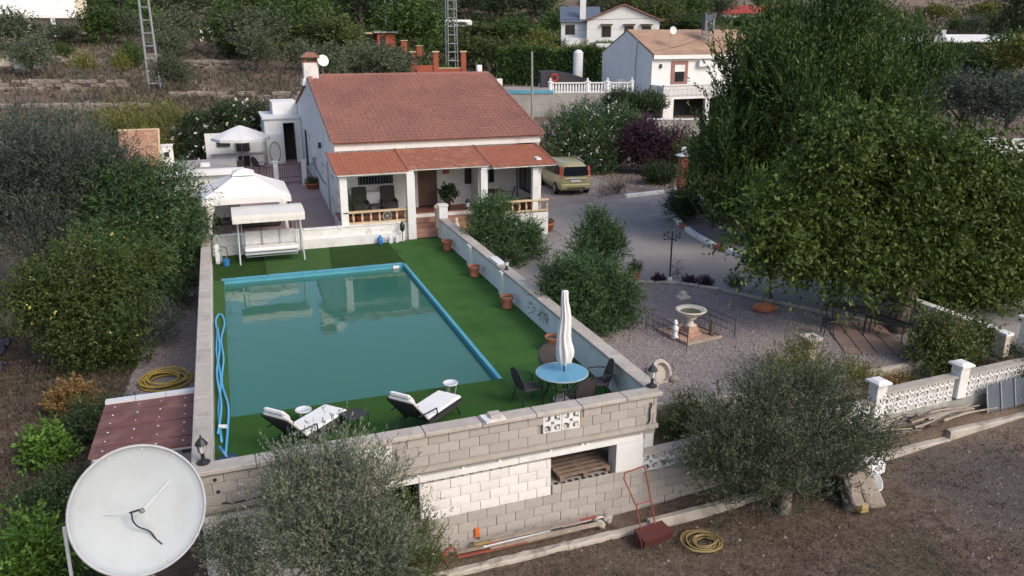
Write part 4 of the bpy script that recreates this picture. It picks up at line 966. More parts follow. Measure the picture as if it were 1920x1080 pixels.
MB().rbox((0, 0, .12), (1.7, .18, .26), .01).build('base_wall', 'white', t)
for i in range(13): MB().tube([(-.8+i*.133, 0, .25), (-.8+i*.133, 0, .95)], .010, 5).build('bar', 'maroon', t)
MB().tube([(-.85, 0, .93), (.85, 0, .93)], .014, 5).build('rail', 'maroon', t)
# rear outbuilding with black doorway
t = thing('outbuilding', 'white outbuilding with a dark open doorway behind the gate', 'building', (3.3, 48, .6))
def w(x, y, z): return (x-3.3, y-48, z-.6)
for a, b, z0, z1 in ((2.3, 3.3, .4, 3.3), (3.95, 4.28, .4, 3.3)): 
    m = MB(); m.add([w(*p) for p in ((a,48,z0),(b,48,z0),(b,48.25,z0),(a,48.25,z0),(a,48,z1),(b,48,z1),(b,48.25,z1),(a,48.25,z1))], [(0,3,2,1),(4,5,6,7),(0,1,5,4),(1,2,6,5),(2,3,7,6),(3,0,4,7)]); m.build('wall', 'white', t)
def wbx(m, x0, x1, y0, y1, z0, z1, par, name, mat): m = MB(); m.bx(*[v for v in (x0-3.3, x1-3.3, y0-48, y1-48, z0-.6, z1-.6)]); return m.build(name, mat, par)
wbx(0, 3.3, 3.95, 48, 48.25, 3.08, 3.3, t, 'lintel', 'white'); wbx(0, 2.2, 4.28, 47.9, 52, 3.31, 3.42, t, 'roof', 'white'); wbx(0, 2.3, 2.5, 48.26, 52, .4, 3.3, t, 'wall', 'white')
wbx(0, 2.9, 4.28, 49.5, 52, 3.43, 4.1, t, 'upper_wall', 'white'); wbx(0, 3.25, 3.99, 49.2, 49.3, .4, 3.07, t, 'inner_wall', 'dark'); 
f = wbx(0, 3.22, 3.295, 47.95, 47.995, .8, 3.15, t, 'door_frame', 'white'); wbx(0, 3.955, 4.03, 47.95, 47.995, .8, 3.15, t, 'door_frame', 'white')
# outdoor kitchen wall and parasol
t = thing('outdoor_kitchen', 'white outdoor kitchen wall with dark oven openings under the parasol', 'kitchen', (.8, 48.2, .8))
def kb(x0, x1, y0, y1, z0, z1, name, mat): m = MB(); m.bx(x0-.8, x1-.8, y0-48.2, y1-48.2, z0-.8, z1-.8); m.build(name, mat, t)
kb(-.9, 2.28, 48.3, 48.5, .5, 2.6, 'back_wall', 'white'); kb(-.6, 2.1, 47.7, 48.295, .7, 1.45, 'counter', 'white_old'); kb(-.65, 2.15, 47.66, 48.295, 1.455, 1.50, 'worktop', 'concrete')
kb(.75, 1.35, 47.65, 47.698, .85, 1.4, 'oven_opening', 'dark'); kb(.7, 1.42, 48.1, 48.294, 1.6, 2.4, 'oven_opening', 'dark'); kb(-.3, .4, 48.2, 48.294, 1.9, 2.15, 'shelf', 'dark')
t = thing('garden_hose', 'pale green hose hanging in an oval coil on the white wall', 'hose', (2.75, 47.9, 1.5))
m = MB()
for k in range(4): m.tube([((.24+.02*k)*math.cos(a), -.03*k, (.52+.02*k)*math.sin(a)) for a in [2*PI*i/20 for i in range(20)]], .016, 5, closed=True)
m.build('coil', leafmat('pale_hose_green', (.30,.33,.18), (.34,.36,.2), (.38,.4,.24), 0), t)
wbx(0, 2.35, 3.15, 47.85, 47.995, .8, 2.5, thing('white_board', 'white wall panel carrying the coiled hose beside the dark doorway', 'panel', (3.3, 48, .6)), 'panel', 'white')
t = thing('open_parasol', 'open white parasol with eight panels over the outdoor kitchen', 'parasol', (.95, 45.9, pz(46)))
MB().tube([(0, 0, 0), (0, 0, 2.42)], .025, 8).build('pole', 'woodpole', t)
n = 16
def pr_(f, z, sc=0): return [((1.5*f)*math.cos(2*PI*i/n)*(1-.06*(i % 2)*f), (1.5*f)*math.sin(2*PI*i/n)*(1-.06*(i % 2)*f), z) for i in range(n)]
MB().loft([pr_(1, 1.66), pr_(1, 1.80), pr_(.7, 2.02), pr_(.35, 2.24), pr_(.1, 2.38), pr_(.005, 2.42), pr_(.1, 2.36), pr_(.7, 1.99), pr_(.99, 1.78)], caps=False).build('canopy', 'canvas', t)
for i in range(8): a = 2*PI*i/8; MB().tube([(1.4*math.cos(a), 1.4*math.sin(a), 1.79), (.05*math.cos(a), .05*math.sin(a), 2.34)], .008, 4).build('rib', 'woodpole', t)
for i, (x, y, rz, lab) in enumerate(((.6, 44.3, 30, 'dark garden chair in front of the outdoor kitchen counter'), (1.7, 44.9, -50, 'dark garden chair under the right side of the open parasol'))):
    c = gchair(x, y, R_(rz), lab); c.location.z = pz(y); c['group'] = 'dark chairs under the open parasol'
# flat roofed store, brick roof, chimney block
t = thing('garden_store', 'low white flat roofed store with dark opening left of the gazebo', 'building', (-1.0, 37.0, 0))
def kb(x0, x1, y0, y1, z0, z1, name, mat, par=None): m = MB(); m.bx(x0+1, x1+1, y0-37, y1-37, z0, z1); return m.build(name, mat, par or t)
kb(-2.55, .45, 36.2, 36.4, 1.3, 2.25, 'wall', 'white'); kb(-2.55, -1.75, 36.2, 36.4, -1.2, 1.295, 'wall', 'white'); kb(-1.2, .45, 36.2, 36.4, -.3, 1.295, 'wall', 'white'); kb(-1.75, -1.2, 36.35, 36.38, -.8, 1.295, 'opening', 'dark')
kb(.25, .45, 36.41, 39.4, -.2, 2.25, 'wall', 'white'); kb(-2.55, -2.35, 36.41, 39.4, -1.2, 2.25, 'wall', 'white'); kb(-2.75, .75, 35.95, 36.3, 2.26, 2.50, 'fascia', 'white')
kb(-2.6, .5, 36.31, 39.5, 2.26, 2.44, 'roof', 'concrete'); kb(-1.0, -.6, 37.2, 37.5, 2.445, 2.6, 'roof_vent', 'white')
MB().tube([(-.55, -1.15, 2.0), (-.55, -1.15, 2.75)], .02, 5).build('antenna', 'iron', t)
t = thing('brick_roof_shed', 'shed with a steep brick covered roof edged in pale tiles', 'shed', (-3.3, 37, -1.2))
MB().bx(-.7, .7, 0, 2.0, 0, 4.0).build('wall', 'brickroof', t)
p = MB().loft([[(-.8, -.15, 3.85), (.72, -.15, 3.85), (.72, -.15, 3.97), (-.8, -.15, 3.97)], [(-.8, 1.6, 5.0), (.72, 1.6, 5.0), (.72, 1.6, 5.12), (-.8, 1.6, 5.12)]]).build('roof', 'brickroof', t)
for r in range(8):
    for i in range(7): MB().rbox((-.69+i*.215, -.05+r*.21, 4.02+r*.138), (.20, .20, .04), .008, (R_(33), 0, 0)).build('roof_brick', 'brickroof', p)
MB().box((-.04, 1.66, 5.16), (1.6, .16, .05)).build('ridge', 'beige', t); MB().box((.76, .75, 4.58), (.08, 2.1, .06), (R_(33), 0, 0)).build('verge', 'beige', t)
t = thing('barbecue_chimney', 'squat white chimney block beside the brick covered roof', 'chimney', (-2.3, 38.2, 2.44)); MB().rbox((0, 0, .42), (.5, .45, .84), .02).build('stack', 'white_old', t); MB().rbox((0, 0, .87), (.56, .5, .05), .01).build('cap', 'white_old', t); MB().bx(-.1, .1, -.24, -.226, .4, .6).build('flue_opening', 'dark', t)

# porch furniture
def porchchair(x, y, label, rz=0):
    t = thing('porch_armchair', label, 'armchair', (x, y, .742), rz, 'dark wicker armchairs on the left porch')
    MB().rbox((0, 0, .22), (.62, .6, .42), .03).build('seat_base', 'wicker', t); MB().rbox((0, .27, .68), (.60, .12, .85), .04, (R_(-8), 0, 0)).build('backrest', 'wicker', t)
    for s in (-1, 1): MB().rbox((s*.29, -.02, .40), (.10, .56, .36), .03).build('armrest', 'wicker', t)
    MB().rbox((0, -.04, .46), (.46, .46, .08), .03).build('seat_cushion', 'mesh', t)
porchchair(5.12, 33.25, 'dark wicker armchair at the left of the porch window'); porchchair(6.30, 33.25, 'dark wicker armchair at the right of the porch window')
t = thing('porch_table', 'small dark side table between the two porch armchairs', 'table', (5.72, 33.0, .742)); MB().rbox((0, 0, .42), (.5, .45, .03), .01).build('table_top', 'wicker', t)
for sx in (-1, 1):
    for sy in (-1, 1): MB().tube([(sx*.22, sy*.19, 0), (sx*.22, sy*.19, .41)], .015, 5).build('leg', 'iron', t)
t = thing('white_cooler', 'pale grey box standing behind the porch side table', 'box', (5.72, 33.72, .742)); MB().rbox((0, 0, .4), (.62, .34, .8), .03).build('box_body', 'acbox', t); MB().rbox((0, 0, .83), (.64, .36, .05), .015).build('lid', 'white', t)
c = gchair(11.25, 32.6, R_(60), 'dark garden armchair on the right part of the porch'); c.location.z = .742; c['group'] = 'garden chairs on the right porch'
t = thing('porch_table', 'round dark table on the right part of the porch', 'table', (10.78, 32.9, .742)); MB().lathe([(.45, .68), (.46, .70), (.45, .72)], n=20).build('table_top', 'wicker', t); MB().tube([(0, 0, 0), (0, 0, .68)], .04, 7).build('pedestal', 'iron', t)
def potted(x, y, z, r, h, label, lmat, lr, lh, shoots=90, L=.09, Wd=.03, mat='terra', cat='potted plant', up=.8, group=None, n_=10):
    t = thing('potted_plant', label, cat, (x, y, z), 0, group)
    MB().lathe([(r*.7, 0), (r*.95, h*.8), (r*1.08, h*.85), (r*1.08, h), (r*.92, h), (r*.88, h*.85), (.001, h*.85)], n=18).build('pot', mat, t, smooth=True)
    me = crown_mesh('foliage', [(0, 0, h+lh*.35, lr)], LF[lmat], shoots, n_, L, Wd, lh*.5, up, .8, 0, .8, .5, int(x*13+y*7) % 999, sq=lh/lr*.6)
    ob('foliage', me, t); return t
potted(8.75, 33.0, .742, .14, .55, 'tall dark red planter with leafy plant beside the front door', 'dark', .32, .35, 90, .14, .07, 'maroon')
potted(4.55, 32.1, .742, .16, .3, 'bushy potted plant in the left corner of the porch', 'dark', .3, .7, 90)
for i, x in enumerate((4.42, 4.78)): potted(x, 31.9, .742, .12, .26, ('terracotta pot behind the first opening of the left balustrade', 'terracotta pot behind the second opening of the left balustrade')[i], 'dark', .1, .1, 14)
for i, x in enumerate((11.0, 11.5, 12.0)): potted(x, 31.85, .742, .13, .3, ('terracotta pot behind the right balustrade nearest the steps', 'terracotta pot behind the middle of the right balustrade', 'terracotta pot behind the right balustrade nearest the car')[i], 'mid', .14, .18, 20)
t = potted(4.02, 41.1, pz(41)-.02, .36, .3, 'wide terracotta bowl with green succulents beside the gate', 'mid', .34, .22, 160, .06, .03)
potted(13.15, 32.55, -.41, .3, .36, 'ringed terracotta pot with dry plant at the corner of the porch', 'scrub', .24, .14, 40)
t = thing('stone_figure', 'small carved stone figure at the wall beside the porch steps', 'statue', (8.65, 31.3, .1))
MB().lathe([(.14, 0), (.14, .1), (.08, .13), (.10, .25), (.12, .38), (.06, .48), (.075, .54), (.06, .62), (.01, .66)], n=10).build('figure', 'fount', t, smooth=True)
t = thing('wall_lantern', 'black lantern standing on the porch floor right of the steps', 'lantern', (9.6, 32.9, .742)); MB().lathe([(.10, 0), (.08, .05), (.09, .3), (.12, .32), (.02, .45)], n=6).build('lantern_body', 'iron', t); MB().lathe([(.092, .1), (.095, .27)], n=6).build('glass', 'lampclear', t)

# ------------------------------------------------------------------ car
def car(x, y, z, rz):
    t = thing('parked_car', 'green gold people carrier parked on gravel beside the house', 'car', (x, y, z), rz)
    # length along +y (front), rear at y=-2.25
    Lh = 2.25
    st = [(-2.25, .62, 1.02, .62, 1.02), (-2.20, .34, 1.08, .80, 1.30), (-2.05, .26, 1.10, .86, 1.60), (-1.4, .22, 1.06, .90, 1.70), (-.4, .2, 1.04, .91, 1.73), (.5, .2, 1.02, .91, 1.68), (1.0, .2, 1.0, .90, 1.42), (1.45, .22, .96, .88, 1.02), (1.95, .26, .84, .82, .86), (2.22, .36, .66, .66, .68)]
    def ring(y, zb, zs, wd, zt):
        # zb bottom, zs shoulder (belt line), zt top
        wt = wd*.74 if zt > zs+.2 else wd*.9
        P = [(wd*.86, zb), (wd, zb+.12), (wd*1.02, (zb+zs)/2), (wd, zs-.03), (wd*.975, zs)]
        P += [(wt+(wd*.975-wt)*.35, zs+(zt-zs)*.62), (wt, zt-.06*(zt > zs+.2)-.01), (wt*.86, zt), (wt*.4, zt+.02)]
        return [(px, y, pz_) for px, pz_ in P]+[(-px, y, pz_) for px, pz_ in reversed(P)]
    m = MB(); m.loft([ring(*s) for s in st]); body = m.build('body', 'carp', t, smooth=True)
    def quadp(name, P, mat, off, par=t): 
        P = [Vector(p) for p in P]; n_ = (P[1]-P[0]).cross(P[2]-P[0]).normalized()*off; k = len(P)
        mb = MB(); mb.loft([P, [p+n_ for p in P]]); return mb.build(name, mat, par)
    # rear face glass, side glass
    quadp('rear_window', [(-.70, -2.27, 1.08), (.70, -2.27, 1.08), (.62, -2.15, 1.54), (-.62, -2.15, 1.54)], 'carglass', .03)
    for s in (-1, 1):
        A = [(s*.885, -1.95, 1.10), (s*.895, -1.35, 1.08), (s*.785, -1.30, 1.56), (s*.78, -1.92, 1.50)]
        Bq = [(s*.90, -1.28, 1.08), (s*.905, -.35, 1.06), (s*.795, -.35, 1.60), (s*.785, -1.22, 1.57)]
        Cq = [(s*.905, -.28, 1.06), (s*.90, .65, 1.04), (s*.80, .48, 1.55), (s*.795, -.28, 1.60)]
        for q in (A, Bq, Cq): quadp('side_window', q if s > 0 else q[::-1], 'carglass', .022)
        quadp('tail_light', ([(s*.71, -2.225, .95), (s*.86, -2.12, .95), (s*.80, -2.04, 1.55), (s*.67, -2.10, 1.55)] if s > 0 else [(s*.86, -2.12, .95), (s*.71, -2.225, .95), (s*.67, -2.10, 1.55), (s*.80, -2.04, 1.55)]), 'lampred', .03)
        MB().rbox((s*.98, .55, 1.08), (.16, .12, .14), .03).build('mirror', 'carp', t)
        quadp('door_handle', [(s*.935, -.9, .93), (s*.935, -.72, .93), (s*.93, -.72, .96), (s*.93, -.9, .96)][::s], 'lampclear', .02)
        for y_ in (-1.45, 1.35):
            wh = MB().lathe([(.15, -.10), (.29, -.10), (.315, -.07), (.315, .07), (.29, .10), (.15, .10)], n=24).build('wheel', 'tyre', t, (s*.84, y_, .315), (0, R_(90), 0), smooth=True)
            MB().lathe([(.01, .0), (.19, .0), (.20, .02), (.01, .03)], n=18).build('rim', 'rim', wh, (0, 0, .095*s if s > 0 else -.125), (0, 0, 0))
            for q in range(5): a = 2*PI*q/5; MB().box((.11*math.cos(a), .11*math.sin(a), .12*s), (.16, .045, .02), (0, 0, a)).build('spoke', 'rim', wh)
            MB().lathe([(.345, -.03), (.36, .0), (.345, .03), (.33, 0)], n=24, caps=False).build('wheel_arch', 'iron', t, (s*.905, y_, .33), (0, R_(90), 0))
    quadp('windscreen', [(.76, 1.38, 1.06), (-.76, 1.38, 1.06), (-.66, .62, 1.60), (.66, .62, 1.60)], 'carglass', .03)
    MB().rbox((0, -2.24, .50), (1.62, .16, .28), .05).build('rear_bumper', 'carp', t); MB().rbox((0, 2.16, .48), (1.5, .18, .28), .05).build('front_bumper', 'carp', t)
    MB().box((0, -2.285, .80), (.52, .02, .12)).build('number_plate', 'lampclear', t); MB().rbox((0, -2.27, .94), (1.15, .05, .05), .015).build('chrome_strip', 'lampclear', t)
    MB().rbox((0, -2.33, .44), (1.0, .02, .05), .008).build('bumper_strip', 'iron', t)
    for s in (-1, 1): MB().tube([(s*.62, -1.7, 1.74), (s*.64, -.4, 1.78), (s*.62, .4, 1.73)], .016, 5).build('roof_rail', 'lampclear', t)
    return t
car(17.75, 41.7, -.405, R_(-6))

# ------------------------------------------------------------------ garden things
t = thing('fountain', 'cream stone bowl fountain on a stepped pink base', 'fountain', (12.2, 19.15, -.405), R_(10))
MB().prism([(-.75, -.75), (.75, -.75), (.75, .75), (-.75, .75)], .0, .03).build('paving', 'pinkst', t)
for a_, b_ in (((-.8, -.8), (.8, -.8)), ((.8, -.8), (.8, .8)), ((.8, .8), (-.8, .8)), ((-.8, .8), (-.8, -.8))):
    MB().box(((a_[0]+b_[0])/2, (a_[1]+b_[1])/2, .05), (abs(b_[0]-a_[0])+.05 or .06, abs(b_[1]-a_[1])+.05 or .06, .10)).build('edging', 'boards', t)
t.scale = (.82, .82, .70)
MB().loft([[(r*math.cos(PI/4+PI/2*i)*(1), r*math.sin(PI/4+PI/2*i), z) for i in range(4)] for z, r in ((.03, .42), (.14, .42), (.15, .32), (.40, .26))]).build('plinth', 'pinkst', t)
MB().lathe([(.20, .40), (.24, .43), (.12, .48), (.10, .62), (.16, .70), (.22, .73), (.14, .76), (.30, .84), (.46, .98), (.50, 1.05), (.55, 1.07), (.54, 1.11), (.44, 1.09), (.36, 1.0), (.001, .95)], n=28).build('bowl', 'fount', t, smooth=True)
MB().disc((0, 0, 1.0), .36, .012, 24).build('water', 'fountwater', t)
def statue(x, y, lab, mt, s=1):
    t = thing('garden_statue', lab, 'statue', (x, y, -.38))
    MB().lathe([(.10*s, 0), (.11*s, .05*s), (.07*s, .10*s), (.09*s, .22*s), (.10*s, .34*s), (.05*s, .40*s), (.07*s, .48*s), (.04*s, .55*s), (.005, .57*s)], n=10).build('figure', mt, t, smooth=True)
statue(11.6, 18.95, 'small white statuette standing left of the fountain base', 'white'); statue(12.75, 18.85, 'small dark statuette standing right of the fountain base', 'bark', .85)
t = thing('low_fence_rail', 'thin black metal rails around the fountain base', 'rail', (12.2, 19.15, -.405), R_(10))
for s in (-1, 1):
    m = MB(); m.tube([(s*.88, -.9, .02), (s*.88, -.9, .6)], .012, 5); m.tube([(s*.88, .9, .02), (s*.88, .9, .6)], .012, 5)
    for z in (.2, .4, .58): m.tube([(s*.88, -.9, z), (s*.88, .9, z)], .009, 4)
    for k in range(8): m.tube([(s*.88, -.8+k*.23, .05), (s*.88, -.8+k*.23, .58)], .006, 4)
    m.build('rail', 'iron', t)
t = thing('fallen_amphora', 'terracotta amphora lying on the gravel by the driveway edging', 'amphora', (15.4, 20.1, -.26), R_(-28))
MB().lathe([(.04, -.36), (.10, -.30), (.17, -.1), (.19, .05), (.15, .22), (.08, .30), (.07, .36), (.10, .40), (.09, .42)], n=16).build('jar', 'terra', t, None, (0, R_(90), 0), smooth=True)
t = thing('garden_block', 'small cream stone block near the driveway edging behind the fountain', 'block', (13.75, 22.1, -.405), .1); MB().rbox((0, 0, .05), (.42, .3, .1), .015).build('base', 'fount', t); MB().rbox((0, .02, .17), (.2, .18, .14), .01).build('top', 'fount', t)
# paved corner with bench, table, chair
t = thing('paved_corner', 'square of brown pavers under the bench and table', 'paving', (16.75, 17.2, -.405), R_(-26))
for i in range(4):
    for j in range(6): MB().rbox((-.65+i*.43, -1.05+j*.43, .02), (.402, .402, .04), .006).build('paver', 'pave', t)
t = thing('garden_bench', 'black cast iron bench with lattice back on the paved corner', 'bench', (17.45, 17.1, -.36), R_(-75))
for i in range(7): MB().box((0, -.18+i*.065, .43), (1.2, .05, .022)).build('seat_slat', 'iron', t)
m = MB()
for k in range(9): m.tube([(-.56+k*.14, .26, .46), (-.46+k*.14 if k < 8 else .56, .34, .84)], .009, 4); m.tube([(-.46+k*.14 if k < 8 else .56, .26, .46), (-.56+k*.14, .34, .84)], .009, 4)
m.tube([(-.6, .25, .45), (.6, .25, .45), (.6, .35, .86), (0, .36, .92), (-.6, .35, .86)], .016, 5, closed=True); m.build('backrest', 'iron', t)
for s in (-1, 1):
    MB().tube([(s*.58, -.22, .42), (s*.58, -.26, 0)], .018, 6).build('leg', 'iron', t); MB().tube([(s*.58, .24, .44), (s*.58, .32, 0)], .018, 6).build('leg', 'iron', t)
    MB().tube([(s*.6, .3, .66), (s*.6, 0, .68), (s*.6, -.22, .62), (s*.58, -.22, .42)], .015, 6).build('armrest', 'iron', t)
t = thing('garden_table', 'long black garden table on the paved corner by the tree', 'table', (16.75, 17.9, -.36), R_(-62))
MB().rbox((0, 0, .66), (1.35, .62, .04), .012).build('table_top', 'iron', t)
for sx in (-1, 1):
    for sy in (-1, 1): MB().tube([(sx*.58, sy*.24, .64), (sx*.54, sy*.22, 0)], .018, 6).build('leg', 'iron', t)
t = thing('garden_stool', 'dark round stool at the near end of the black garden table', 'stool', (15.9, 17.75, -.36)); MB().lathe([(.19, .40), (.20, .43), (.19, .45)], n=16).build('seat', 'iron', t)
for i in range(4): a = PI/2*i+.4; MB().tube([(.13*math.cos(a), .13*math.sin(a), .4), (.20*math.cos(a), .20*math.sin(a), 0)], .016, 5).build('leg', 'iron', t)
# lamp post
t = thing('lamp_post', 'slim black garden lamp post with four small lantern heads', 'lamp post', (14.4, 24.1, -.405))
MB().tube([(0, 0, 0), (0, 0, .12)], [.12, .06], 8).build('base', 'white_old', t); MB().tube([(0, 0, .1), (.0, 0, 1.75)], .028, 8).build('post', 'iron', t)
m = MB(); m.tube([(-.32, 0, 1.5), (.32, 0, 1.5)], .013, 5); m.tube([(0, -.32, 1.5), (0, .32, 1.5)], .013, 5); m.build('arms', 'iron', t)
for x, y, z in ((-.3, 0, 1.52), (.3, 0, 1.52), (0, -.3, 1.52), (0, .3, 1.52), (0, 0, 1.76)):
    h_ = MB().lathe([(.035, 0), (.06, .12), (.075, .13), (.015, .2), (.01, .23)], n=8).build('lantern_head', 'iron', t, (x, y, z)); MB().lathe([(.04, .02), (.061, .115)], n=6).build('glass', 'lampclear', h_)
# tall brick pillar with a white ball lamp
t = thing('brick_pillar', 'tall red brick pillar with white cap and globe lamp', 'pillar', (23.1, 38.0, -.44)); 
for r in range(24):
    for i in range(4):
        a = PI/2*i; c_ = (.135*math.cos(a)-.06*math.sin(a)*(1 if r % 2 else -1), .135*math.sin(a)+.06*math.cos(a)*(1 if r % 2 else -1))
        key = 'pbrick'; BM.setdefault(key, MB().rbox((0, 0, 0), (.14, .28, .075), .006).mesh('brick', MT['brick'])); ob('brick', BM[key], t, (c_[0], c_[1], .045+r*.085), (0, 0, a))
MB().bx(-.17, .17, -.17, .17, 0, 2.06).build('mortar_core', 'mortar', t)
MB().loft([[(q*x, q*y, z) for x, y in ((-1, -1), (1, -1), (1, 1), (-1, 1))] for z, q in ((2.07, .30), (2.13, .34), (2.22, .14), (2.27, .10))]).build('cap', 'white', t)
MB().sphere((0, 0, 2.42), .16, 14, 9).build('globe', 'white', t, smooth=True)
# other posts
t = thing('bird_bath', 'pale grey stone post with a hollow square top among the yellow shrubs', 'post', (13.6, 15.75, -.44))
MB().loft([[(q*x, q*y, z) for x, y in ((-1, -1), (1, -1), (1, 1), (-1, 1))] for z, q in ((0, .16), (.9, .11), (.92, .2), (1.02, .22), (1.021, .13), (.95, .12))]).build('shaft', 'cap', t)
t = thing('stone_planter', 'round grey stone trough with a dark hollow beside the right lantern', 'planter', (9.75, 16.7, -.41)); MB().lathe([(.30, 0), (.36, .05), (.34, .22), (.24, .25), (.22, .12), (.001, .12)], n=14).build('trough', 'cap', t, None, (R_(62), 0, R_(20)), smooth=False)
t.location.z = -.28
for k, (x, y, s) in enumerate(((9.4, 16.9, .16), (10.1, 16.4, .14), (9.9, 17.2, .12))):
    t = thing('garden_rock', ('dark rock left of the stone trough', 'pale rock right of the stone trough', 'small rock behind the stone trough')[k], 'rock', (x, y, -.36)); MB().sphere((0, 0, 0), s, 7, 5, .7).build('rock_body', 'sand', t)
pot(13.2, 24.45, 'terracotta pot with green grass at the left end of the driveway edging', -.405, .2, .36, 'pots at the driveway edge', True)
def bush(x, y, z, r, h, label, lmat, shoots=260, L=.07, Wd=.02, cat='shrub', name='shrub', up=.8, group=None, per=9, droop=0, slen=.5, stem='bark'):
    t = thing(name, label, cat, (x, y, z), 0, group)
    me = crown_mesh('foliage', [(0, 0, h*.45, r), (r*.4, r*.1, h*.3, r*.6), (-r*.4, -.1*r, h*.35, r*.6)], LF[lmat], shoots, per, L, Wd, r*slen, up, .9, droop, .8, .45, int(abs(x*17+y*5)) % 997, sq=h*.5/r)
    ob('foliage', me, t); MB().tube([(0, 0, -.02), (r*.1, 0, h*.3)], max(.012, r*.05), 5).build('stem', stem, t); return t
bush(13.2, 24.45, -.1, .2, .4, 'tuft of grass growing in the left terracotta pot by the driveway', 'mid', 120, .12, .014)
bush(13.95, 24.05, -.41, .22, .22, 'first dark brown cushion plant left of the lamp post', 'rustl', 120, .06, .03, stem='bark').children[0].data.materials[0] = LF['purple']
bush(14.85, 23.55, -.41, .24, .22, 'dark purple cushion plant just right of the lamp post', 'purple', 120, .06, .03); bush(15.25, 23.15, -.41, .26, .26, 'dark purple cushion plant furthest right of the lamp post', 'purple', 140, .06, .03)
bush(14.75, 24.2, -.41, .2, .75, 'thin leafless grey shrub beside the lamp post', 'scrub', 60, .05, .012)
potted(15.75, 22.15, -.405, .2, .16, 'low pale pot with a round green bush at the driveway edge', 'mid', .30, .34, 200, .06, .02, 'fount', 'potted plant')
bush(19.8, 32.2, -.42, .8, 1.6, 'dark round bush at the tip of the planting bed', 'dark', 1400, .09, .035); bush(19.9, 39.3, -.42, .45, .6, 'small dry shrub on the gravel near the straight white kerb', 'scrub', 200, .08, .02)
bush(17.7, 40.2, -.42, .25, .5, 'tiny dry plant on the gravel behind the car', 'scrub', 60, .06, .015); t=bush(18.9, 38.7, -.42, .4, .9, 'pinkish grasses at the end of the white kerb', 'straw', 120, .14, .012)

# ------------------------------------------------------------------ things in front of the terrace
def coil(x, y, z, label, mat, turns, r0, r1, thick, tilt=(0, 0), seed=1, sq=1.0, h=.14):
    t = thing('garden_hose', label, 'hose', (x, y, z)); rnd = random.Random(seed); pts = []
    for i in range(turns*18):
        a = 2*PI*i/18; f = i/(turns*18); r = r0+(r1-r0)*(.5+.5*math.sin(f*9+seed))+rnd.uniform(-.012, .012)
        pts.append((r*math.cos(a)+.05*math.sin(f*7), r*sq*math.sin(a)+.04*math.cos(f*11), thick+h*f*(.6+.4*math.sin(a*.5+f*5)**2)))
    MB().tube(pts, thick, 5).build('coil', mat, t, (0, 0, 0), (tilt[0], tilt[1], 0), smooth=True); return t
coil(8.45, 12.2, H(8.4, 12.2)+.0, 'dull yellow hose coiled on the bare soil beside the red roller', 'hosed', 9, .20, .44, .016, (0, 0), 3, .9)
coil(-2.2, 23.3, -1.53, 'bright yellow hose in a loose coil on the gravel left of the pool wall', 'hosey', 8, .38, .72, .026, (R_(3), 0), 5, .95, .22)
t = thing('seed_spreader', 'maroon steel hopper with tall rusty red handle leaning at the block wall', 'garden roller', (7.52, 12.62, H(7.5, 12.6)), R_(8))
MB().loft([[(-.32, -.14, .06), (.32, -.14, .06), (.32, .14, .06), (-.32, .14, .06)], [(-.36, -.2, .24), (.36, -.2, .24), (.36, .2, .30), (-.36, .2, .30)], [(-.34, -.16, .24), (.34, -.16, .24), (.34, .18, .29), (-.34, .18, .29)]]).build('hopper', 'maroon', t)
for s in (-1, 1): MB().lathe([(.01, -.02), (.13, -.02), (.13, .02), (.01, .02)], n=16).build('wheel', 'maroon', t, (s*.37, 0, .13), (0, R_(90), 0))
m = MB(); m.tube([(-.20, .16, .28), (-.24, .30, .75), (-.42, .52, 1.32), (-.38, .56, 1.42), (.10, .58, 1.44), (.14, .56, 1.36), (.12, .30, .78), (.16, .16, .28)], .017, 6); m.tube([(-.24, .31, .78), (.12, .31, .78)], .014, 6); m.build('handle', 'rust', t)
rnd = random.Random(11)
t0 = None
LQ = ['topmost', 'lowest', 'nearest the kerb', 'nearest the wall', 'longest', 'shortest', 'left one']
for k in range(14):
    L_ = rnd.uniform(1.2, 2.5); u = 4.2+rnd.uniform(0, 1.1); v = rnd.uniform(-.42, -.08); z = -1.84+.016*k; mt = ['boards', 'boards', 'pvc', 'rust', 'bluegrey', 'hosed', 'boards'][k % 7]
    p = fpt(u+L_*.5, v, z); lab = ['grey weathered board in the heap at the foot of the block wall', 'pale weathered board in the heap at the foot of the block wall', 'white plastic gutter length in the heap by the block wall', 'rusty red bar in the heap by the block wall', 'blue grey metal strip in the heap by the block wall', 'yellowish batten in the heap by the block wall', 'brown weathered board in the heap at the foot of the block wall'][k % 7]
    t = thing('scrap_length', lab, 'board', p, FA+rnd.uniform(-.05, .05), 'lengths of board and gutter heaped by the wall'); t['label'] = lab+(', lower layer' if k < 7 else ', upper layer')
    MB().rbox((0, 0, .02), (L_, rnd.uniform(.04, .11), rnd.uniform(.018, .035)), .004, (rnd.uniform(-.2, .2), rnd.uniform(-.02, .02), 0)).build('length', mt, t)
t = thing('rusty_bracket', 'rusty red metal bracket at the left end of the board heap', 'bracket', fpt(4.25, -.15, -1.9)); MB().tube([(0, 0, 0), (.05, 0, .12), (.2, .05, .16), (.3, 0, .08)], .03, 5).build('arm', 'rust', t); MB().box((.02, -.05, .06), (.12, .1, .12), (.3, .2, .1)).build('plate', 'rust', t); MB().tube([(0, 0, .05), (.08, -.2, -.08)], .02, 5).build('foot', 'rust', t)
t = thing('orange_trowel', 'orange plastic float hooked on the grey block wall', 'tool', fpt(5.0, -.03, -1.58), FA); MB().rbox((0, 0, 0), (.10, .03, .22), .01).build('blade', 'orange', t); MB().tube([(.03, -.01, -.1), (.05, -.01, -.3)], .012, 5).build('handle', 'iron', t)
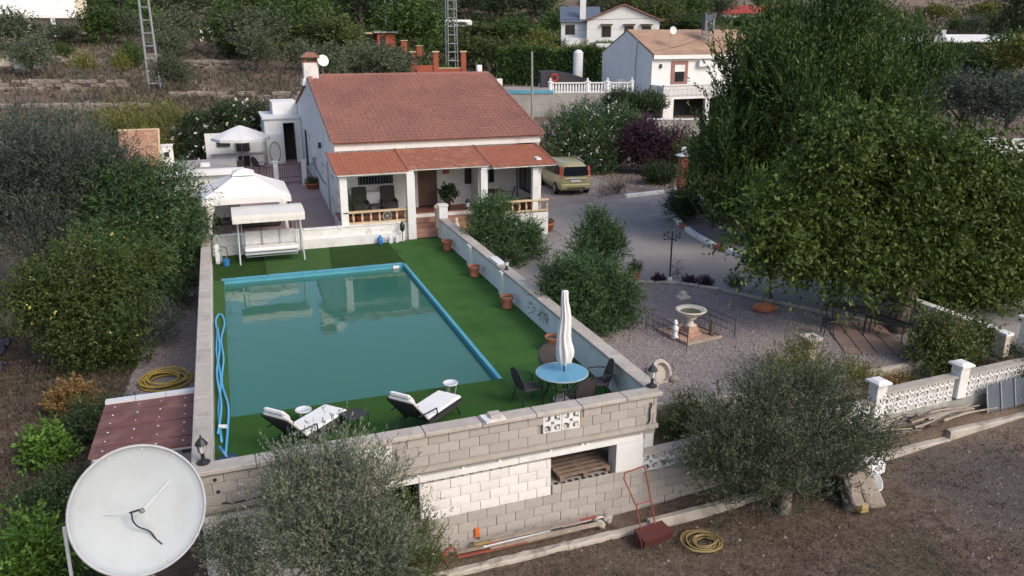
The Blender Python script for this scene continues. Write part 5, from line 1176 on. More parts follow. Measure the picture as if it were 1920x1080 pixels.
for k in range(6):
    t = thing('rubble_stone', ['pale yellowish stone left end of the stone pile by the red handle', 'pale stone with flat top in the stone pile by the red handle', 'round grey stone in the stone pile by the red handle', 'small cream stone in the stone pile by the red handle', 'cracked cream stone at the back of the pile by the red handle', 'little brown stone at the right of the pile by the red handle'][k], 'stone', fpt(7.75-.0+rnd.uniform(-.35, .35), -.25+rnd.uniform(-.12, .12), -1.86+.05*(k % 3)))
    MB().sphere((0, 0, .03), rnd.uniform(.07, .13), 6, 4, .7).build('stone_body', 'kerbold', t, None, (rnd.random()*3, rnd.random()*3, 0))
# right: tank, split rock, logs, sheets
t = thing('plastic_tank', 'white plastic jerrycan shaped tank by the kerb under the right olive', 'tank', (13.25, 12.9, H(13.2, 12.9)), R_(20))
MB().rbox((0, 0, .22), (.72, .42, .42), .07).build('tank_body', 'plastic', t); MB().tube([(.2, 0, .43), (.2, 0, .5)], .06, 10).build('cap', 'plastic', t); MB().tube([(-.25, 0, .43), (-.2, 0, .52), (0, 0, .52), (.05, 0, .43)], .02, 6).build('handle', 'plastic', t); MB().rbox((-.28, .08, .50), (.16, .2, .14), .03).build('neck', 'plastic', t)
t = thing('stone_slabs', 'two leaning slabs of broken pinkish stone with yellow lichen', 'stone', (12.35, 12.2, H(12.3, 12.2)), R_(-12))
rr = random.Random(2)
def roughslab(c, d_, rot):
    m = MB().rbox(c, d_, .05, rot); m.v = [(x+rr.uniform(-.03, .03), y+rr.uniform(-.03, .03), z+rr.uniform(-.02, .02)) for x, y, z in m.v]; return m
roughslab((.15, 0, .32), (.42, .95, .24), (R_(38), 0, .1)).build('slab', 'sand', t); roughslab((-.25, -.05, .26), (.32, .8, .42), (R_(30), .1, -.1)).build('slab', 'sand', t); roughslab((-.2, -.42, .12), (.26, .2, .2), (.2, .1, .3)).build('lichen_stone', 'hosed', t); roughslab((.1, .45, .35), (.5, .3, .35), (.1, .1, .2)).build('slab', 'sand', t)
t = thing('plastic_basin', 'grey round basin lying behind the leaning stone slabs', 'basin', (12.9, 12.55, H(12.9, 12.5)+.1)); MB().lathe([(.16, 0), (.22, .2), (.24, .2), (.2, .02)], n=16).build('basin_body', 'acbox', t, None, (R_(50), 0, .4))
for k in range(44):
    L_ = rnd.uniform(.9, 2.2); x = 14.0+rnd.uniform(0, 2.9); y = 13.62+rnd.uniform(-.05, .3); z = H(x, 13)+.24+rnd.uniform(0, .34)
    lab = ['thin grey', 'dark barked', 'pale peeled'][k % 3]+' cut '+('pole ' if L_ > 1.6 else 'branch ' if L_ > 1.2 else 'stick ')+('low in' if z < H(x, 13)+.32 else 'midway up' if z < H(x, 13)+.42 else 'on top of')+' the wood pile, '+('left end' if x < 14.7 else 'middle' if x < 15.5 else 'right end')
    t = thing('cut_branch', lab, 'branch', (x, y, z), rnd.uniform(-.12, .2), 'cut branches piled under the breeze block wall'); MB().tube([(-L_/2, 0, 0), (-.1, rnd.uniform(-.06, .06), rnd.uniform(0, .1)), (L_/2, rnd.uniform(-.1, .1), rnd.uniform(-.03, .05))], [.035, .028, .016], 6).build('limb', ['woodpole', 'bark', 'boards'][k % 3], t)
for k in range(3):
    x = 17.55+k*.45; t = thing('leaning_sheet', ['blue grey metal sheet leaning on the wall nearest the wood pile', 'blue grey metal sheet in the middle of the three leaning sheets', 'blue grey metal sheet nearest the right edge of the photo'][k], 'sheet', (x+.5, 13.74-.01*k, H(x, 13)+.26), FA)
    MB().box((0, 0, .35), (.95, .02, .70), (R_(-14), 0, 0)).build('panel', 'bluegrey', t); MB().box((-.49, 0, .35), (.03, .03, .72), (R_(-14), 0, 0)).build('edge', 'galv', t)

# ------------------------------------------------------------------ left side: shed, large dish, mesh and frames
t = thing('lean_to', 'low lean to with maroon panel roof built against the left pool wall', 'shed', (-2.1, 17.0, -1.9))
def w(x, y, z): return (x+2.1, y-17.0, z+1.9)
C4 = [(-3.08, 16.05, .0), (-1.09, 15.75, .12), (-1.09, 17.85, .30), (-3.0, 18.35, .08)]
def lerp4(u, v):
    a, b, c, d_ = [Vector(q) for q in C4]; return a*(1-u)*(1-v)+b*u*(1-v)+c*u*v+d_*(1-u)*v
for i in range(6):
    v0, v1 = i/6+.006, (i+1)/6-.006
    P = [w(*lerp4(u, v)) for u, v in ((0, v0), (1, v0), (1, v1), (0, v1))]; m = MB(); m.loft([P, [(x, y, z+.05+.012*(i % 2)) for x, y, z in P]]); pn = m.build('roof_panel', 'plum', t)
    for u in (.12, .38, .62, .88):
        q = w(*lerp4(u, (v0+v1)/2)); MB().sphere((q[0], q[1], q[2]+.058), .022, 6, 4, .6).build('roof_screw', 'acbox', pn)
P0, P1 = Vector(C4[3]), Vector(C4[2]); dr = P1-P0
for i in range(3):
    a, b = P0+dr*(i/3+.003), P0+dr*((i+1)/3-.003); MB().loft([[w(a.x, a.y-.02, a.z+.06), w(b.x, b.y-.02, b.z+.06), w(b.x, b.y+.14, b.z+.06), w(a.x, a.y+.14, a.z+.06)], [w(a.x, a.y-.02, a.z+.13), w(b.x, b.y-.02, b.z+.13), w(b.x, b.y+.14, b.z+.13), w(a.x, a.y+.14, a.z+.13)]]).build('ridge_strip', 'acbox', t)
for r in range(9):
    for i in range(5):
        x = -2.9+i*.42+(.2 if r % 2 else 0); 
        if x > -1.35: continue
        key = 'lblk'; BM.setdefault(key, block_mesh('block', .40, .20, .16, MT['block'])); ob('block', BM[key], t, w(x+.05, 16.12-.0, -1.85+.21*r+.1-.02), (0, 0, -.0))
MB().rbox(w(-2.05, 16.0, .03), (1.95, .12, .10), .02, (0, -.06, -.14)).build('fascia', 'acbox', t)
m = MB(); a = [w(-3.0, 16.3, -1.9), w(-1.1, 16.3, -1.9), w(-1.1, 17.7, -1.9), w(-2.95, 18.2, -1.9)]; m.loft([a, [w(-3.0, 16.3, -.02), w(-1.1, 16.3, .08), w(-1.1, 17.7, .26), w(-2.95, 18.2, .04)]]); m.build('shed_body', 'mortar', t)
# big dish
dc = Vector((-1.80, 12.22, .95)); t = thing('large_satellite_dish', 'large round pale satellite dish on a mast in the lower left foreground', 'satellite dish', (dc.x, dc.y, -2.05))
dirc = (Vector((0, 0, 7.95))-dc).normalized(); dirc = (dirc+Vector((.16, -.03, -.06))).normalized(); qd = dirc.to_track_quat('Z', 'Y')
R0 = .95; prof = [(.002, 0)]+[(R0*i/10, .17*(i/10)**2) for i in range(1, 11)]+[(R0+.005, .185), (R0+.035, .18), (R0+.03, .13), (R0*.96, .11), (R0*.5, .0), (.002, -.04)]
rf = MB().lathe(prof, (0, 0, 0), 72).build('reflector', 'dish', t, (0, 0, dc.z+2.05), qd.to_euler(), smooth=True)
MB().tube([((R0+.012)*math.cos(a), (R0+.012)*math.sin(a), .185) for a in [2*PI*i/72 for i in range(72)]], .018, 6, closed=True).build('rim', 'dishrim', rf, smooth=True)
for a, r_ in ((R_(170), .50), (R_(28), .66), (R_(-72), .62)):
    MB().tube([(r_*math.cos(a), r_*math.sin(a), .04), (0.02, .0, .42)], .009, 5).build('feed_strut', 'acbox', rf)
MB().rbox((0, 0, .42), (.07, .07, .12), .015).build('feed_horn', 'irongrey', rf)
for q in range(12):
    a = 2*PI*(q+.5)/12; MB().disc((R0*.955*math.cos(a), R0*.955*math.sin(a), .160), .014, .012, 8).build('bolt', 'dishrim', rf); MB().rbox((-.10, .02, .40), (.14, .03, .03), .008).build('feed_bracket', 'iron', rf)
MB().tube(smoothp([(-.14, .0, .40), (-.13, -.12, .30), (-.06, -.24, .2), (.08, -.36, .12), (.15, -.5, .08), (.22, -.62, .085)]), .012, 5).build('cable', 'iron', rf)
MB().tube([(0, .1, 0), (0, .1, 2.4), tuple(Vector((0, 0, dc.z+2.05))-dirc*.06)], .055, 10).build('mast', 'galv', t); MB().tube([(.3, .5, 0), (0, .12, 2.0)], .03, 8).build('mast_brace', 'galv', t)
for k in range(5): rf_ = None
t = thing('white_pole', 'thin white pole standing just left of the large satellite dish', 'pole', (-3.15, 13.4, -2.05)); MB().tube([(0, 0, 0), (.05, .05, 2.2)], .03, 7).build('shaft', 'acbox', t)
t = thing('metal_ladder', 'blue grey metal rails lying on the gravel above the shed', 'rail', (-3.15, 21.5, -1.53), R_(-4))
for x in (-.09, .09): MB().rbox((x, 0, .03), (.07, 2.6, .05), .01).build('rail', 'irongrey', t)
for k in range(6): MB().box((0, -1.1+k*.44, .03), (.12, .05, .03)).build('rung', 'irongrey', t)
for k in range(3):
    t = thing('purple_grey_mesh', ['crumpled purple grey netting at the left edge of the photo', 'folded dark netting below the crumpled one at the left edge', 'third bundle of dark netting lowest on the left edge'][k], 'netting', (-8.0+.25*k, 27.2-2.1*k, H(-7, 26)+.1))
    rr = random.Random(k); m = MB(); n = 24
    for j in range(n):
        for i in range(n): m.v.append(((i/(n-1)-.5)*2.0, (j/(n-1)-.5)*2.4, .35*math.sin(PI*i/(n-1))*math.sin(PI*j/(n-1))+.07*math.sin(i*1.7+2*math.sin(j*.6+k))+.05*math.sin(j*1.1+i*.5)+rr.uniform(0, .05)))
    for j in range(n-1):
        for i in range(n-1): m.f.append((j*n+i, j*n+i+1, (j+1)*n+i+1, (j+1)*n+i))
    m.f.append(tuple([i for i in range(n)]+[j*n+n-1 for j in range(1, n)]+[(n-1)*n+i for i in range(n-2, -1, -1)]+[j*n for j in range(n-2, 0, -1)])[::-1]); m.build('sheet', 'net', t)
sheet('gravel_strip', [(-3.2, 18.4), (-1.08, 17.9), (-1.08, 34), (-2.6, 34), (-2.9, 28), (-3.3, 22)], -1.80, 'gravel', .26)

# ------------------------------------------------------------------ large trees and shrubs near the house
def tree(name, label, base, blobs, lmat, ntips=6, r0=.12, bark='bark', cat='tree', th=.4, seed=1, extra=None, **kw):
    t = thing(name, label, cat, base); b = Vector(base)
    B = [(x-b.x, y-b.y, z-b.z, r) for x, y, z, r in blobs]
    if extra: B += [(x-b.x, y-b.y, z-b.z, r) for x, y, z, r in extra]
    ob('crown', crown_mesh('crown', clump(B, seed), LF[lmat], seed=seed, **kw), t)
    tips = sorted(B, key=lambda q: -q[3])[:ntips]
    limbs((0, 0, -.1), [q[:3] for q in tips], r0, bark, seed, th, wig=r0*1.2).build('trunk', bark, t, smooth=True); return t
A = [(23.47,28.0,7.95,1.5),(22.6,28.0,6.72,2.14),(25.63,29.0,6.43,2.27),(20.18,28.0,5.73,1.9),(21.07,27.0,4.55,2.51),(25.12,28.0,4.09,2.7),(28.39,29.0,5.49,1.88),(19.14,28.0,3.68,1.7),(20.07,28.0,1.91,1.97),(22.69,28.0,1.97,2.46),(26.94,29.0,1.8,2.15),(18.85,28.0,1.32,1.3),(21.31,28.0,.5,1.3),(29.07,29.0,6.61,1.05)]
tree('feathery_tree', 'tallest dark green feathery tree rising behind the driveway bed', (21.5, 28.3, -.45), A, 'conifer', 9, .24, 'bark', seed=2, extra=[(19.2, 27.2, 1.5, 1.1), (20.3, 26.6, 1.1, 1.2), (21.8, 26.5, 1.0, 1.3), (22.5, 29.5, 4, 2.5), (25, 30, 3, 2.6), (26.6, 28.5, 4.0, 2.2), (24, 28, 8.6, 1.3), (21.5, 28, 7.6, 1.2), (20, 28.3, 3, 1.9), (27.6, 28.5, 3.0, 2.0), (23.5, 28, 5.4, 2.3)],
     shoots=14500, per=13, L=.20, Wd=.062, slen=.8, up=1.5, out=.7, spread=.5, surf=.5, rough=.25)
B_ = [(16.28,18.0,4.6,.88),(17.85,18.0,4.07,1.36),(19.46,18.0,3.82,1.55),(21.35,18.0,3.55,1.27),(15.73,18.0,3.45,1.18),(17.55,18.0,2.55,1.68),(19.99,18.0,2.19,1.75),(22.18,18.0,1.85,1.48),(14.4,18.0,2.8,.88),(13.92,17.5,2.21,.86),(14.6,17.6,1.7,.7),(21.9,17.6,2.9,1.6),(23.6,18.2,1.6,1.6),(23.2,18.4,3.2,1.3),(20.4,17.4,.9,1.1),(22.6,17.2,.2,1.1),(18.6,18.8,4.6,1.0),(15.93,17.5,1.72,1.19),(18.31,17.5,1.01,1.25),(21.43,18.0,.58,1.35),(23.24,18.0,.39,1.02),(17.42,18.5,4.92,.76)]
tree('mulberry_tree', 'bright leafy mulberry tree shading the bench on the right', (18.0, 17.3, -.42), [(x, y+.6, z+.1, r) for x, y, z, r in B_], 'broad', 9, .20, 'bark', th=.35, seed=3,
     shoots=9500, per=11, L=.155, Wd=.082, slen=.85, up=.7, out=1.0, droop=.5, spread=.7, surf=.5, rough=.34)
tree('small_tree', 'small dark tree with a bare thin trunk on the driveway edging', (16.35, 20.95, -.42), [(15.9, 21, 1.2, .6), (16.5, 21.2, 1.35, .7), (16.9, 20.9, 1.0, .5), (15.6, 21.0, .95, .35)], 'dark', 4, .05, 'bark', th=.6, seed=9,
     shoots=650, per=10, L=.12, Wd=.05, slen=.3, up=.2)
OL = [(-6.05,31.0,3.88,1.25),(-4.59,31.0,3.98,1.27),(-3.54,31.0,3.2,.92),(-6.59,31.0,2.47,1.62),(-5.37,31.0,2.01,1.65),(-4.05,31.0,1.92,1.12),(-6.29,30.0,1.2,1.06),(-7.4,31.0,3.24,1.06),(-7.9,31,1.6,1.3)]
tree('olive_tree', 'large grey green olive tree at the left edge of the photo', (-5.6, 31.2, -1.6), OL, 'darkolive', 7, .2, 'barkg', seed=4, shoots=6500, per=13, L=.12, Wd=.03, slen=.75, up=1.1, out=.9, spread=.55, rough=.3)
OE = [(-2.04,30.5,2.63,.93),(-3.49,30.5,1.98,1.47),(-1.83,30.5,1.48,.94),(-2.81,30.5,.59,1.69),(-1.7,30.5,.48,.67),(-4.32,29.5,1.16,.89),(-3.38,29.5,-.44,1.47),(-2.2,30.5,-.87,.87),(-4.01,31.5,2.58,.75)]
t = tree('oleander_bush', 'tall dark green oleander crowding the gazebo from the left', (-3.0, 30.6, -1.6), OE, 'oleander', 7, .08, 'bark', 'shrub', seed=5, shoots=4200, per=13, L=.19, Wd=.035, slen=.6, up=.7, out=1.0, droop=.15, spread=.7, rough=.28)
def flowers(t, blobs, lmat, n, L, seed, name='blossoms', per=4, sl=.12):
    b = t.location; ob(name, crown_mesh(name, [(x-b.x, y-b.y, z-b.z, r*1.03) for x, y, z, r in blobs], LF[lmat], shoots=n, per=per, L=L, Wd=L*.9, slen=sl, up=.5, out=1, spread=1.0, surf=.12, seed=seed), t)['kind'] = 'stuff'
flowers(t, OE, 'flowery', 34, .07, 1)
CI = [(-5.25,25.5,1.1,.92),(-3.98,25.5,1.3,1.08),(-3.11,25.5,.39,.95),(-5.15,25.5,-.04,1.24),(-3.85,25.0,-.19,1.24),(-5.59,25.5,.66,.76),(-4.52,25.0,-.94,1.0),(-3.54,25.0,-1.0,.75),(-2.82,26.5,.91,.82)]
tree('citrus_tree', 'dense citrus tree left of the pool with a few pale yellow fruits', (-4.3, 25.5, -1.6), CI, 'citrus', 6, .11, 'bark', seed=6, shoots=4600, per=11, L=.095, Wd=.045, slen=.3, up=.35, spread=1.0, rough=.3)
flowers(bpy.data.objects['citrus_tree'], CI, 'flowery', 20, .07, 3, 'fruits')
F1 = [(0.73, 12.1, 1.0, 0.55), (1.42, 12.2, 0.92, 0.5), (1.83, 12.1, 0.59, 0.45), (0.4, 11.9, 0.56, 0.42), (0.99, 11.9, 0.19, 0.85), (1.84, 11.9, -0.2, 0.68), (0.48, 11.9, -0.29, 0.62), (1.25, 11.7, -0.66, 0.85), (0.5, 12.2, 0.91, 0.26), (1.77, 11.7, -0.89, 0.7)]
tree('olive_tree', 'nearest silvery olive tree growing before the block parapet', (1.0, 12.0, -2.05), F1, 'silver', 8, .13, 'barkg', seed=7, shoots=2700, per=22, L=.070, Wd=.019, slen=.55, up=1.0, out=.9, spread=.5, surf=.55, rough=.3)
F2 = [(2.42,12.2,-.42,.47),(2.31,12.2,-.93,.56),(2.68,12.2,-1.25,.38),(2.15,12.4,-.05,.33)]
tree('olive_sapling', 'yellowish young olive right of the nearest olive tree', (2.45, 12.3, -2.05), F2, 'mid', 4, .05, 'barkg', seed=8, shoots=900, per=15, L=.055, Wd=.014, slen=.34, up=1.0, spread=.6, rough=.3)
F3 = [(-.53,12.3,.10,.28),(-.7,12.3,-.31,.43),(-.27,12.3,-.57,.44),(-.5,12.2,-1.0,.5)]
tree('olive_sapling', 'pale silver olive shoots between the big dish and nearest olive tree', (-.5, 12.3, -2.05), F3, 'silver', 4, .05, 'barkg', seed=12, shoots=800, per=15, L=.06, Wd=.018, slen=.3, up=.8, spread=.7, rough=.3)
F4 = [(9.83,13.0,.13,.67),(10.98,13.1,.14,.69),(12.17,13.1,-.31,.71),(9.02,12.7,-.32,.66),(10.37,12.7,-.69,1.0),(11.93,12.7,-.99,.9),(13.12,12.9,-.91,.50),(9.48,12.7,-1.1,.7),(10.72,12.5,-1.4,.5),(12.0,12.7,-1.5,.5),(8.8,12.7,-.77,.44),(10.25,13.1,.51,.48),(11.49,13.1,.44,.48)]
tree('olive_tree', 'dark olive tree hiding part of the breeze block boundary wall', (10.6, 12.5, -2.0), F4, 'olive', 9, .15, 'barkg', seed=10, shoots=3300, per=20, L=.080, Wd=.023, slen=.60, up=.9, out=.9, spread=.6, rough=.33)
Y1 = [(12.2,15.1,-.05,.50),(13.2,15.3,.05,.60),(14.1,15.0,-.45,.60),(12.87,15.0,-.75,.7),(14.66,15.0,-.7,.38),(11.95,15.0,-.9,.45)]
tree('golden_shrub', 'yellow green feathery shrub behind the dark olive tree', (13.0, 15.1, -.95), Y1, 'yellow', 5, .04, 'bark', 'shrub', seed=11, shoots=1500, per=11, L=.07, Wd=.02, slen=.35, up=1.6, spread=.6)
J1 = [(9.32,14.75,-.45,.33),(9.03,14.6,-.70,.40),(9.49,14.6,-.44,.33),(8.76,14.6,-.75,.30),(9.61,14.6,-.8,.33),(9.35,14.7,-.1,.2)]
tree('juniper_shrub', 'dark upright juniper behind the first breeze blocks', (9.2, 14.65, -.95), J1, 'mid', 4, .04, 'bark', 'shrub', seed=13, shoots=800, per=11, L=.05, Wd=.018, slen=.3, up=1.8, spread=.5)
R1 = [(9.42,28.5,1.16,.80),(8.9,28.5,.85,.62),(10.27,28.5,.36,.85),(9.62,28.5,.0,.95),(9.0,28.5,1.39,.45),(10.93,28.5,-.02,.5),(9.7,27.7,-.2,.6)]
tree('oleander_bush', 'rounded oleander hiding the right side of the porch', (9.7, 28.5, -.43), R1, 'oleander', 5, .05, 'bark', 'shrub', seed=14, shoots=1900, per=12, L=.15, Wd=.032, slen=.4, up=.9, spread=.65)
R2 = [(11.85,25.0,1.43,.45),(11.94,25.0,1.8,.28),(11.57,25.0,.7,.66),(12.39,25.0,.62,.6),(11.89,25.0,.28,.75),(12.48,25.0,1.0,.42)]
tree('oleander_bush', 'smaller pointed oleander beside the driveway in the middle', (11.9, 25.0, -.43), R2, 'oleander', 4, .05, 'bark', 'shrub', seed=15, shoots=1200, per=12, L=.13, Wd=.03, slen=.35, up=.9, spread=.65)
R3 = [(8.9,20.5,.81,.80),(9.7,20.5,.54,1.0),(8.75,20.5,.2,.6),(10.25,20.5,-.1,.75),(9.33,20.0,.0,.8),(9.06,21.0,1.0,.55),(10.39,20.5,.63,.62)]
tree('oleander_bush', 'broad oleander with long leaves right of the closed parasol', (9.5, 20.6, -.43), R3, 'oleander', 5, .05, 'bark', 'shrub', seed=16, shoots=2900, per=13, L=.14, Wd=.026, slen=.45, up=.8, droop=.2, spread=.65)
RB = [(17.48,15.2,.14,.71),(17.02,15.2,-.25,.56),(18.15,15.2,-.30,.60),(18.8,15.5,-.14,.51),(17.49,15.2,-.5,.5)]
tree('leafy_shrub', 'dark green shrub with a few red leaves by the garden entrance', (17.6, 15.3, -.93), RB, 'mid', 4, .05, 'bark', 'shrub', seed=17, shoots=1500, per=10, L=.09, Wd=.04, slen=.3, up=.4)
flowers(bpy.data.objects['leafy_shrub'], [(17.6, 15.2, .5, .35)], 'rustl', 30, .09, 5, 'red_leaves', 6)
bush(15.6, 14.9, -.95, .5, .55, 'low yellow brown shrub left of the first capped wall pillar', 'rustl', 400, .06, .022)
bush(16.4, 15.0, -.95, .5, .5, 'grey shrub behind the breeze blocks between the two pillars', 'olive', 300, .07, .02); bush(19.6, 14.2, -1.3, .9, 1.2, 'dark rounded shrub by the wall at the right edge', 'dark', 900, .08, .03)
bush(19.6, 12.9, H(19, 12.9), .6, .8, 'grey twiggy shrub in front of the leaning sheets', 'scrub', 500, .08, .02)
# left edge plants
bush(-3.95, 14.6, -2.05, .62, 1.9, 'bright green leafy shrub in the lower left corner', 'bright', 420, .13, .045, up=.9, per=14, slen=.6)
bush(-4.55, 19.6, -1.85, .50, 1.1, 'bright green young citrus left of the maroon roof', 'bright', 300, .15, .06, up=.9)
bush(-4.4, 22.2, -1.7, .50, .9, 'yellow and brown leaved shrub above the young citrus', 'rustl', 420, .10, .05)
bush(-3.55, 20.6, -1.7, .75, .9, 'dark juniper like bush beside the blue grey rails', 'dark', 1100, .08, .03)
bush(-2.75, 26.4, -1.55, .9, 1.5, 'grey green broom under the oleander above the yellow hose', 'darkolive', 900, .11, .02, up=1.4)
bush(-4.0, 17.2, -1.9, .8, 1.0, 'shaded dark bush left of the lean to', 'dark', 900, .08, .03); bush(-3.2, 14.7, -2.0, .6, .8, 'dark undergrowth between shed and large dish', 'dark', 600, .07, .025)
bush(-8.3, 29.0, -1.7, .7, 1.2, 'pale green succulent clump at the far left edge', 'olive', 120, .35, .09)
# behind the patio
GB = [(-6.3, 54, 1.7, 1.5), (-4.7, 54, 2.3, 1.7), (-3.1, 54, 2.0, 1.6), (-1.9, 53.5, 1.5, 1.2), (-4, 52.5, .9, 1.4)]
tree('golden_shrub', 'large yellow green bush behind the brick covered roof', (-4.2, 54, .3), GB, 'yellow', 4, .08, 'bark', 'shrub', seed=21, shoots=2600, per=10, L=.14, Wd=.05, slen=.6, up=1.2)
GC = [(.0, 52.5, 2.2, 1.5), (1.6, 53, 2.4, 1.4), (-1.5, 52.5, 1.8, 1.4), (2.4, 53.2, 2.0, 1.2), (0, 51.8, 1.2, 1.3)]
t = tree('flowering_bush', 'dark green bush with white blossoms behind the open parasol', (.6, 52.8, .3), GC, 'dark', 5, .08, 'bark', 'shrub', seed=22, shoots=3000, per=10, L=.15, Wd=.07, slen=.5, up=.5)
flowers(t, GC, 'white', 170, .17, 6, per=4, sl=.2)
bush(-8.5, 44, -1.3, 2.0, 2.4, 'dark low scrub behind the large left olive tree', 'dark', 1800, .16, .06); bush(-8.8, 51, -.1, 1.8, 2.2, 'dark hedge like bush under the terraced field', 'dark', 1500, .18, .06); bush(-11, 47, -.5, 2.2, 2.2, 'dark scrub at the far left under the terraces', 'hedge', 1500, .18, .06)
# right of the house
OW = [(20.3, 46.8, 2.2, 1.5), (22.3, 47.2, 2.3, 1.6), (24.0, 47.5, 2.0, 1.4), (21.5, 46.5, 1.0, 1.8), (19.8, 46.8, .9, 1.3), (23.5, 47, .6, 1.5)]
t = tree('flowering_bush', 'big round oleander covered in white blossoms behind the car', (21.8, 47, -.45), OW, 'oleander', 6, .08, 'bark', 'shrub', seed=23, shoots=4200, per=10, L=.16, Wd=.05, slen=.5, up=.6)
flowers(t, OW, 'white', 340, .11, 7, per=5, sl=.2)
PU = [(24.6, 45.0, 1.3, 1.5), (26.0, 44.8, 1.0, 1.3), (25.2, 44.5, .3, 1.4), (24.5, 45.2, 2.1, .8)]
tree('purple_bush', 'dark purple leaved bush right of the white flowering oleander', (25.2, 45, -.45), PU, 'purple', 4, .07, 'bark', 'shrub', seed=24, shoots=2300, per=10, L=.14, Wd=.06, slen=.5, up=.7)
bush(26.6, 43.0, -.45, 1.1, 2.2, 'dark green shrub behind the tall brick pillar', 'mid', 1500, .12, .04); bush(28.6, 43.5, -.45, 1.3, 2.4, 'yellowish green shrub between brick pillar and tallest tree', 'mid', 1400, .13, .05); bush(18.4, 46.0, -.45, .9, 1.9, 'light green shrub directly behind the car roof', 'mid', 1000, .12, .04)
bush(23.6, 41.3, -.45, .9, 1.1, 'dark low shrub under the purple bush', 'dark', 900, .12, .04); bush(31, 39, -.45, 1.6, 2.6, 'dark shrub behind the tall feathery tree', 'dark', 1500, .14, .05)
bush(22.5, 31.8, -.45, 1.3, 1.6, 'dark spreading shrub in the planting bed under the tallest tree', 'hedge', 1600, .12, .04)

# ------------------------------------------------------------------ the hillside behind: trees, houses, walls, masts
PROTO = {}
def proto(kind):
    if kind in PROTO: return PROTO[kind]
    P = dict(
     olive=('olive', [(0,0,.55,.30),(.2,.05,.5,.26),(-.2,0,.48,.27),(.05,.15,.62,.24),(-.05,-.15,.42,.28),(.1,-.1,.75,.18)], dict(shoots=720, per=9, L=.045, Wd=.018, slen=.12, up=.8, spread=.8, rough=.3)),
     gol=('darkolive', [(0,0,.5,.32),(.22,.05,.48,.26),(-.22,0,.45,.28),(.05,.1,.65,.24),(0,-.1,.3,.3)], dict(shoots=900, per=10, L=.04, Wd=.013, slen=.12, up=.9, spread=.7, rough=.3)),
     dark=('hedge', [(0,0,.5,.32),(.18,.0,.45,.26),(-.2,.1,.42,.26),(0,.1,.72,.22),(.05,-.1,.3,.3)], dict(shoots=720, per=9, L=.05, Wd=.022, slen=.12, up=.4, spread=.9, rough=.32)),
     yellowg=('mid', [(0,0,.45,.30),(.25,.05,.4,.24),(-.22,0,.5,.25),(.05,.1,.65,.2),(.0,-.1,.3,.28)], dict(shoots=720, per=9, L=.05, Wd=.024, slen=.12, up=.5, spread=.9, rough=.32)),
     yellow=('yellow', [(0,0,.45,.30),(.22,.05,.4,.24),(-.22,0,.42,.25),(.0,.0,.65,.2)], dict(shoots=300, per=9, L=.055, Wd=.025, slen=.14, up=.9, spread=.8, rough=.3)),
     pine=('dark', [(0,0,.78,.24),(.22,.05,.68,.22),(-.24,0,.66,.22),(.05,.15,.55,.26),(-.1,-.12,.45,.24),(.15,-.1,.88,.14),(.2,0,.4,.2)], dict(shoots=520, per=9, L=.05, Wd=.018, slen=.12, up=.8, spread=.8, rough=.36)),
     upine=('yellow', [(0,0,.72,.24),(.25,.05,.68,.20),(-.27,0,.68,.20),(.05,.1,.78,.2)], dict(shoots=380, per=9, L=.05, Wd=.022, slen=.1, up=.7, spread=.8, rough=.3)),
     bare=('scrub', [(0,0,.65,.3),(.15,0,.55,.25),(-.15,0,.55,.25)], dict(shoots=120, per=5, L=.05, Wd=.012, slen=.2, up=.9, spread=.8, rough=.3)))
    lm, B, kw = P[kind]; cm = crown_mesh('crown', B, LF[lm], seed=len(kind)*7, **kw)
    tm = limbs((0, 0, -.03), [b[:3] for b in B[:5]], .028, 'bark', 3, .35, 5, .03).mesh('trunk', MT['bark'])
    PROTO[kind] = (cm, tm); return PROTO[kind]
